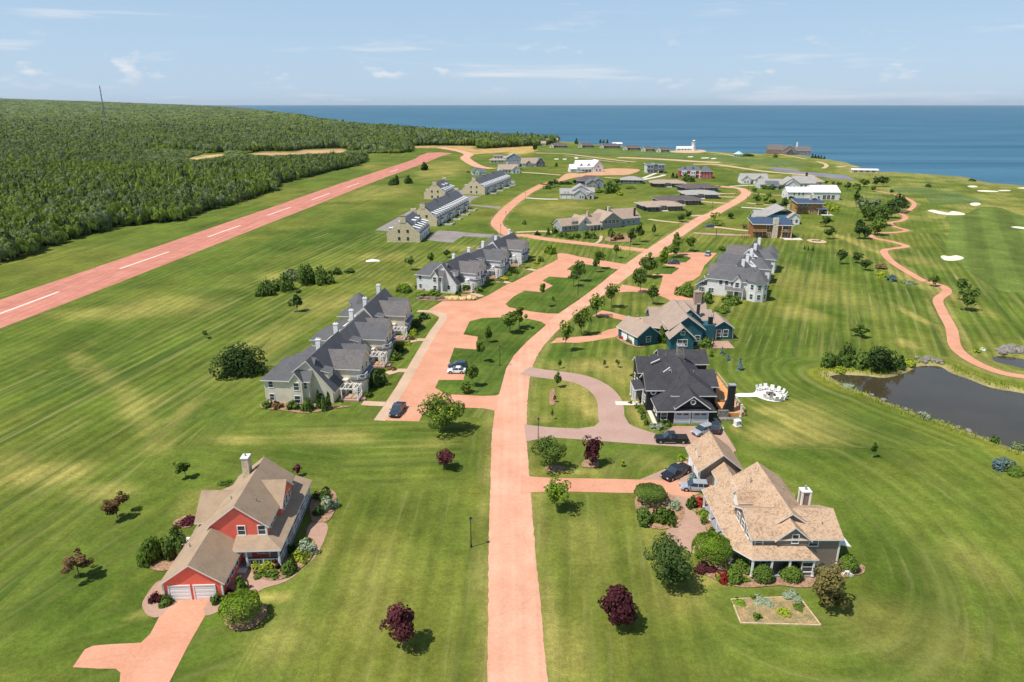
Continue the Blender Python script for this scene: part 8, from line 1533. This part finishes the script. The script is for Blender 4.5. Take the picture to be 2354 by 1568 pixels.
for k, bx in enumerate(range(250, 610, 45)):
    x, y = at('Z5', bx, 1165 - 8 * math.sin(k)); boulder(x, y, .7 + .15 * (k % 2), ords[k] + ' dark boulder from the west in the wall below the white townhouses', 'dark boulders below the white townhouses', DST, k + 20)
for k, (bx, by) in enumerate([(2040, 640), (2090, 625), (2130, 650), (2170, 635), (2210, 655), (2250, 650), (2075, 665), (2150, 615)]):
    x, y = at('Y6', bx, by); boulder(x, y, .8 + .3 * (k % 3), ords[k] + ' grey rock of the outcrop above the small pond', 'rocks above the small pond', STONEG, k + 40)
for k, (bx, by) in enumerate([(1300, 705), (1340, 735), (1390, 720), (1420, 705), (1450, 730), (1490, 745), (1520, 755), (1370, 745)]):
    x, y = at('Y6', bx, by); boulder(x, y, .5 + .2 * (k % 3), ords[k] + ' grey stone of the spillway between the two ponds', 'stones of the pond spillway', STONEG, k + 60)
for k, t in enumerate(np.linspace(.05, .95, 10)):
    a_, b_ = at('Y6', 690, 975), at('Y6', 2000, 1480); x, y = a_[0] + (b_[0] - a_[0]) * t, a_[1] + (b_[1] - a_[1]) * t; 
    x, y = min(POND, key=lambda q: (q[0] - x) ** 2 + (q[1] - y) ** 2); boulder(x, y, .28 + .12 * (k % 3), ords[k] + ' grey stone from the west on the south bank of the pond', 'stones on the pond bank', STONEG, k + 80)
# white tarpaulin over a heap in the western field
x, y = at('Z5', -330, 400); x, y = G(857, 600); e = empty('tarpaulin_heap', (x, y, 0), .2, 'heap under a white tarpaulin in the western field', 'heap')
gx = np.linspace(-3.6, 3.6, 13); gy = np.linspace(-2, 2, 9); a = MB()
zf = lambda p, q: max(.02, .9 * (1 - (p / 3.7) ** 2) * (1 - (q / 2.1) ** 2) + .22 * mnoise.noise((p * 1.1, q * 1.1, 3)))
for i in range(12):
    for j in range(8): a.face([(gx[i], gy[j], zf(gx[i], gy[j])), (gx[i + 1], gy[j], zf(gx[i + 1], gy[j])), (gx[i + 1], gy[j + 1], zf(gx[i + 1], gy[j + 1])), (gx[i], gy[j + 1], zf(gx[i], gy[j + 1]))])
a.obj('tarpaulin', WHITE, e); e.scale = (.72, .72, .72)
# fire ring on the back lawn, grey stones
x, y = at('Y5', 175, 855); sheet('gravel_ring', [(x + 4 * math.cos(k * .4), y + 5 * math.sin(k * .4)) for k in range(16)], .01, DIRT)
for k in range(5): boulder(x - 1.6 + k * .8, y + .6 * math.sin(k * 2), .55, ords[k] + ' dark stone of the fire ring on the back lawn', 'fire ring on the back lawn', DST, k + 100)
# loungers of wooden fence stakes beside the wooden house drive
for k in range(6):
    x, y = at('Z6', 1715 + k * 24, 132 - k * 1); e = empty('wooden_post', (x, y, 0), 0, ords[k] + ' short timber post from the west before the wooden house', 'post', 'timber posts before the wooden house'); a = MB(); a.box(-.14, .14, -.14, .14, 0, 1.5); a.obj('shaft', CEDAR, e); a = MB(); a.box(-.17, .17, -.17, .17, 1.5, 1.58); a.obj('post_cap', PALEWOOD, e)
# chairs on the breezeway step of the tan house
for k, (bx, by) in enumerate([(690, 470), (705, 485)]):
    p = at('Z2', bx, by); e = empty('garden_chair', (*p, .01), rad(-100), ('first', 'second')[k] + ' white garden chair beside the tan house breezeway', 'chair', 'white chairs at the tan house'); inst('seat', CH['seat'], e); inst('backrest', CH['backrest'], e)
    for sx in (-.34, .34): inst('armrest', CH['armrest'], e, (sx, 0, 0)); inst('leg', CH['leg'], e, (sx, -.3, 0)); inst('leg', CH['leg'], e, (sx, .28, 0))
# ------------------------------------------------------------------ air: faint haze over land and sea
hm_ = bpy.data.materials.new('haze'); hm_.use_nodes = True; t = hm_.node_tree; t.nodes.clear()
o_ = N('ShaderNodeOutputMaterial', t); pv = N('ShaderNodeVolumePrincipled', t); pv.inputs['Color'].default_value = (.80, .90, 1, 1); pv.inputs['Density'].default_value = 1.5e-5; pv.inputs['Anisotropy'].default_value = .2
L(t, pv.outputs[0], o_.inputs['Volume'])
a = MB(); a.box(-47000, 47000, -1500, 47000, -24, 210); hz = a.obj('haze', hm_); hz['kind'] = 'stuff'
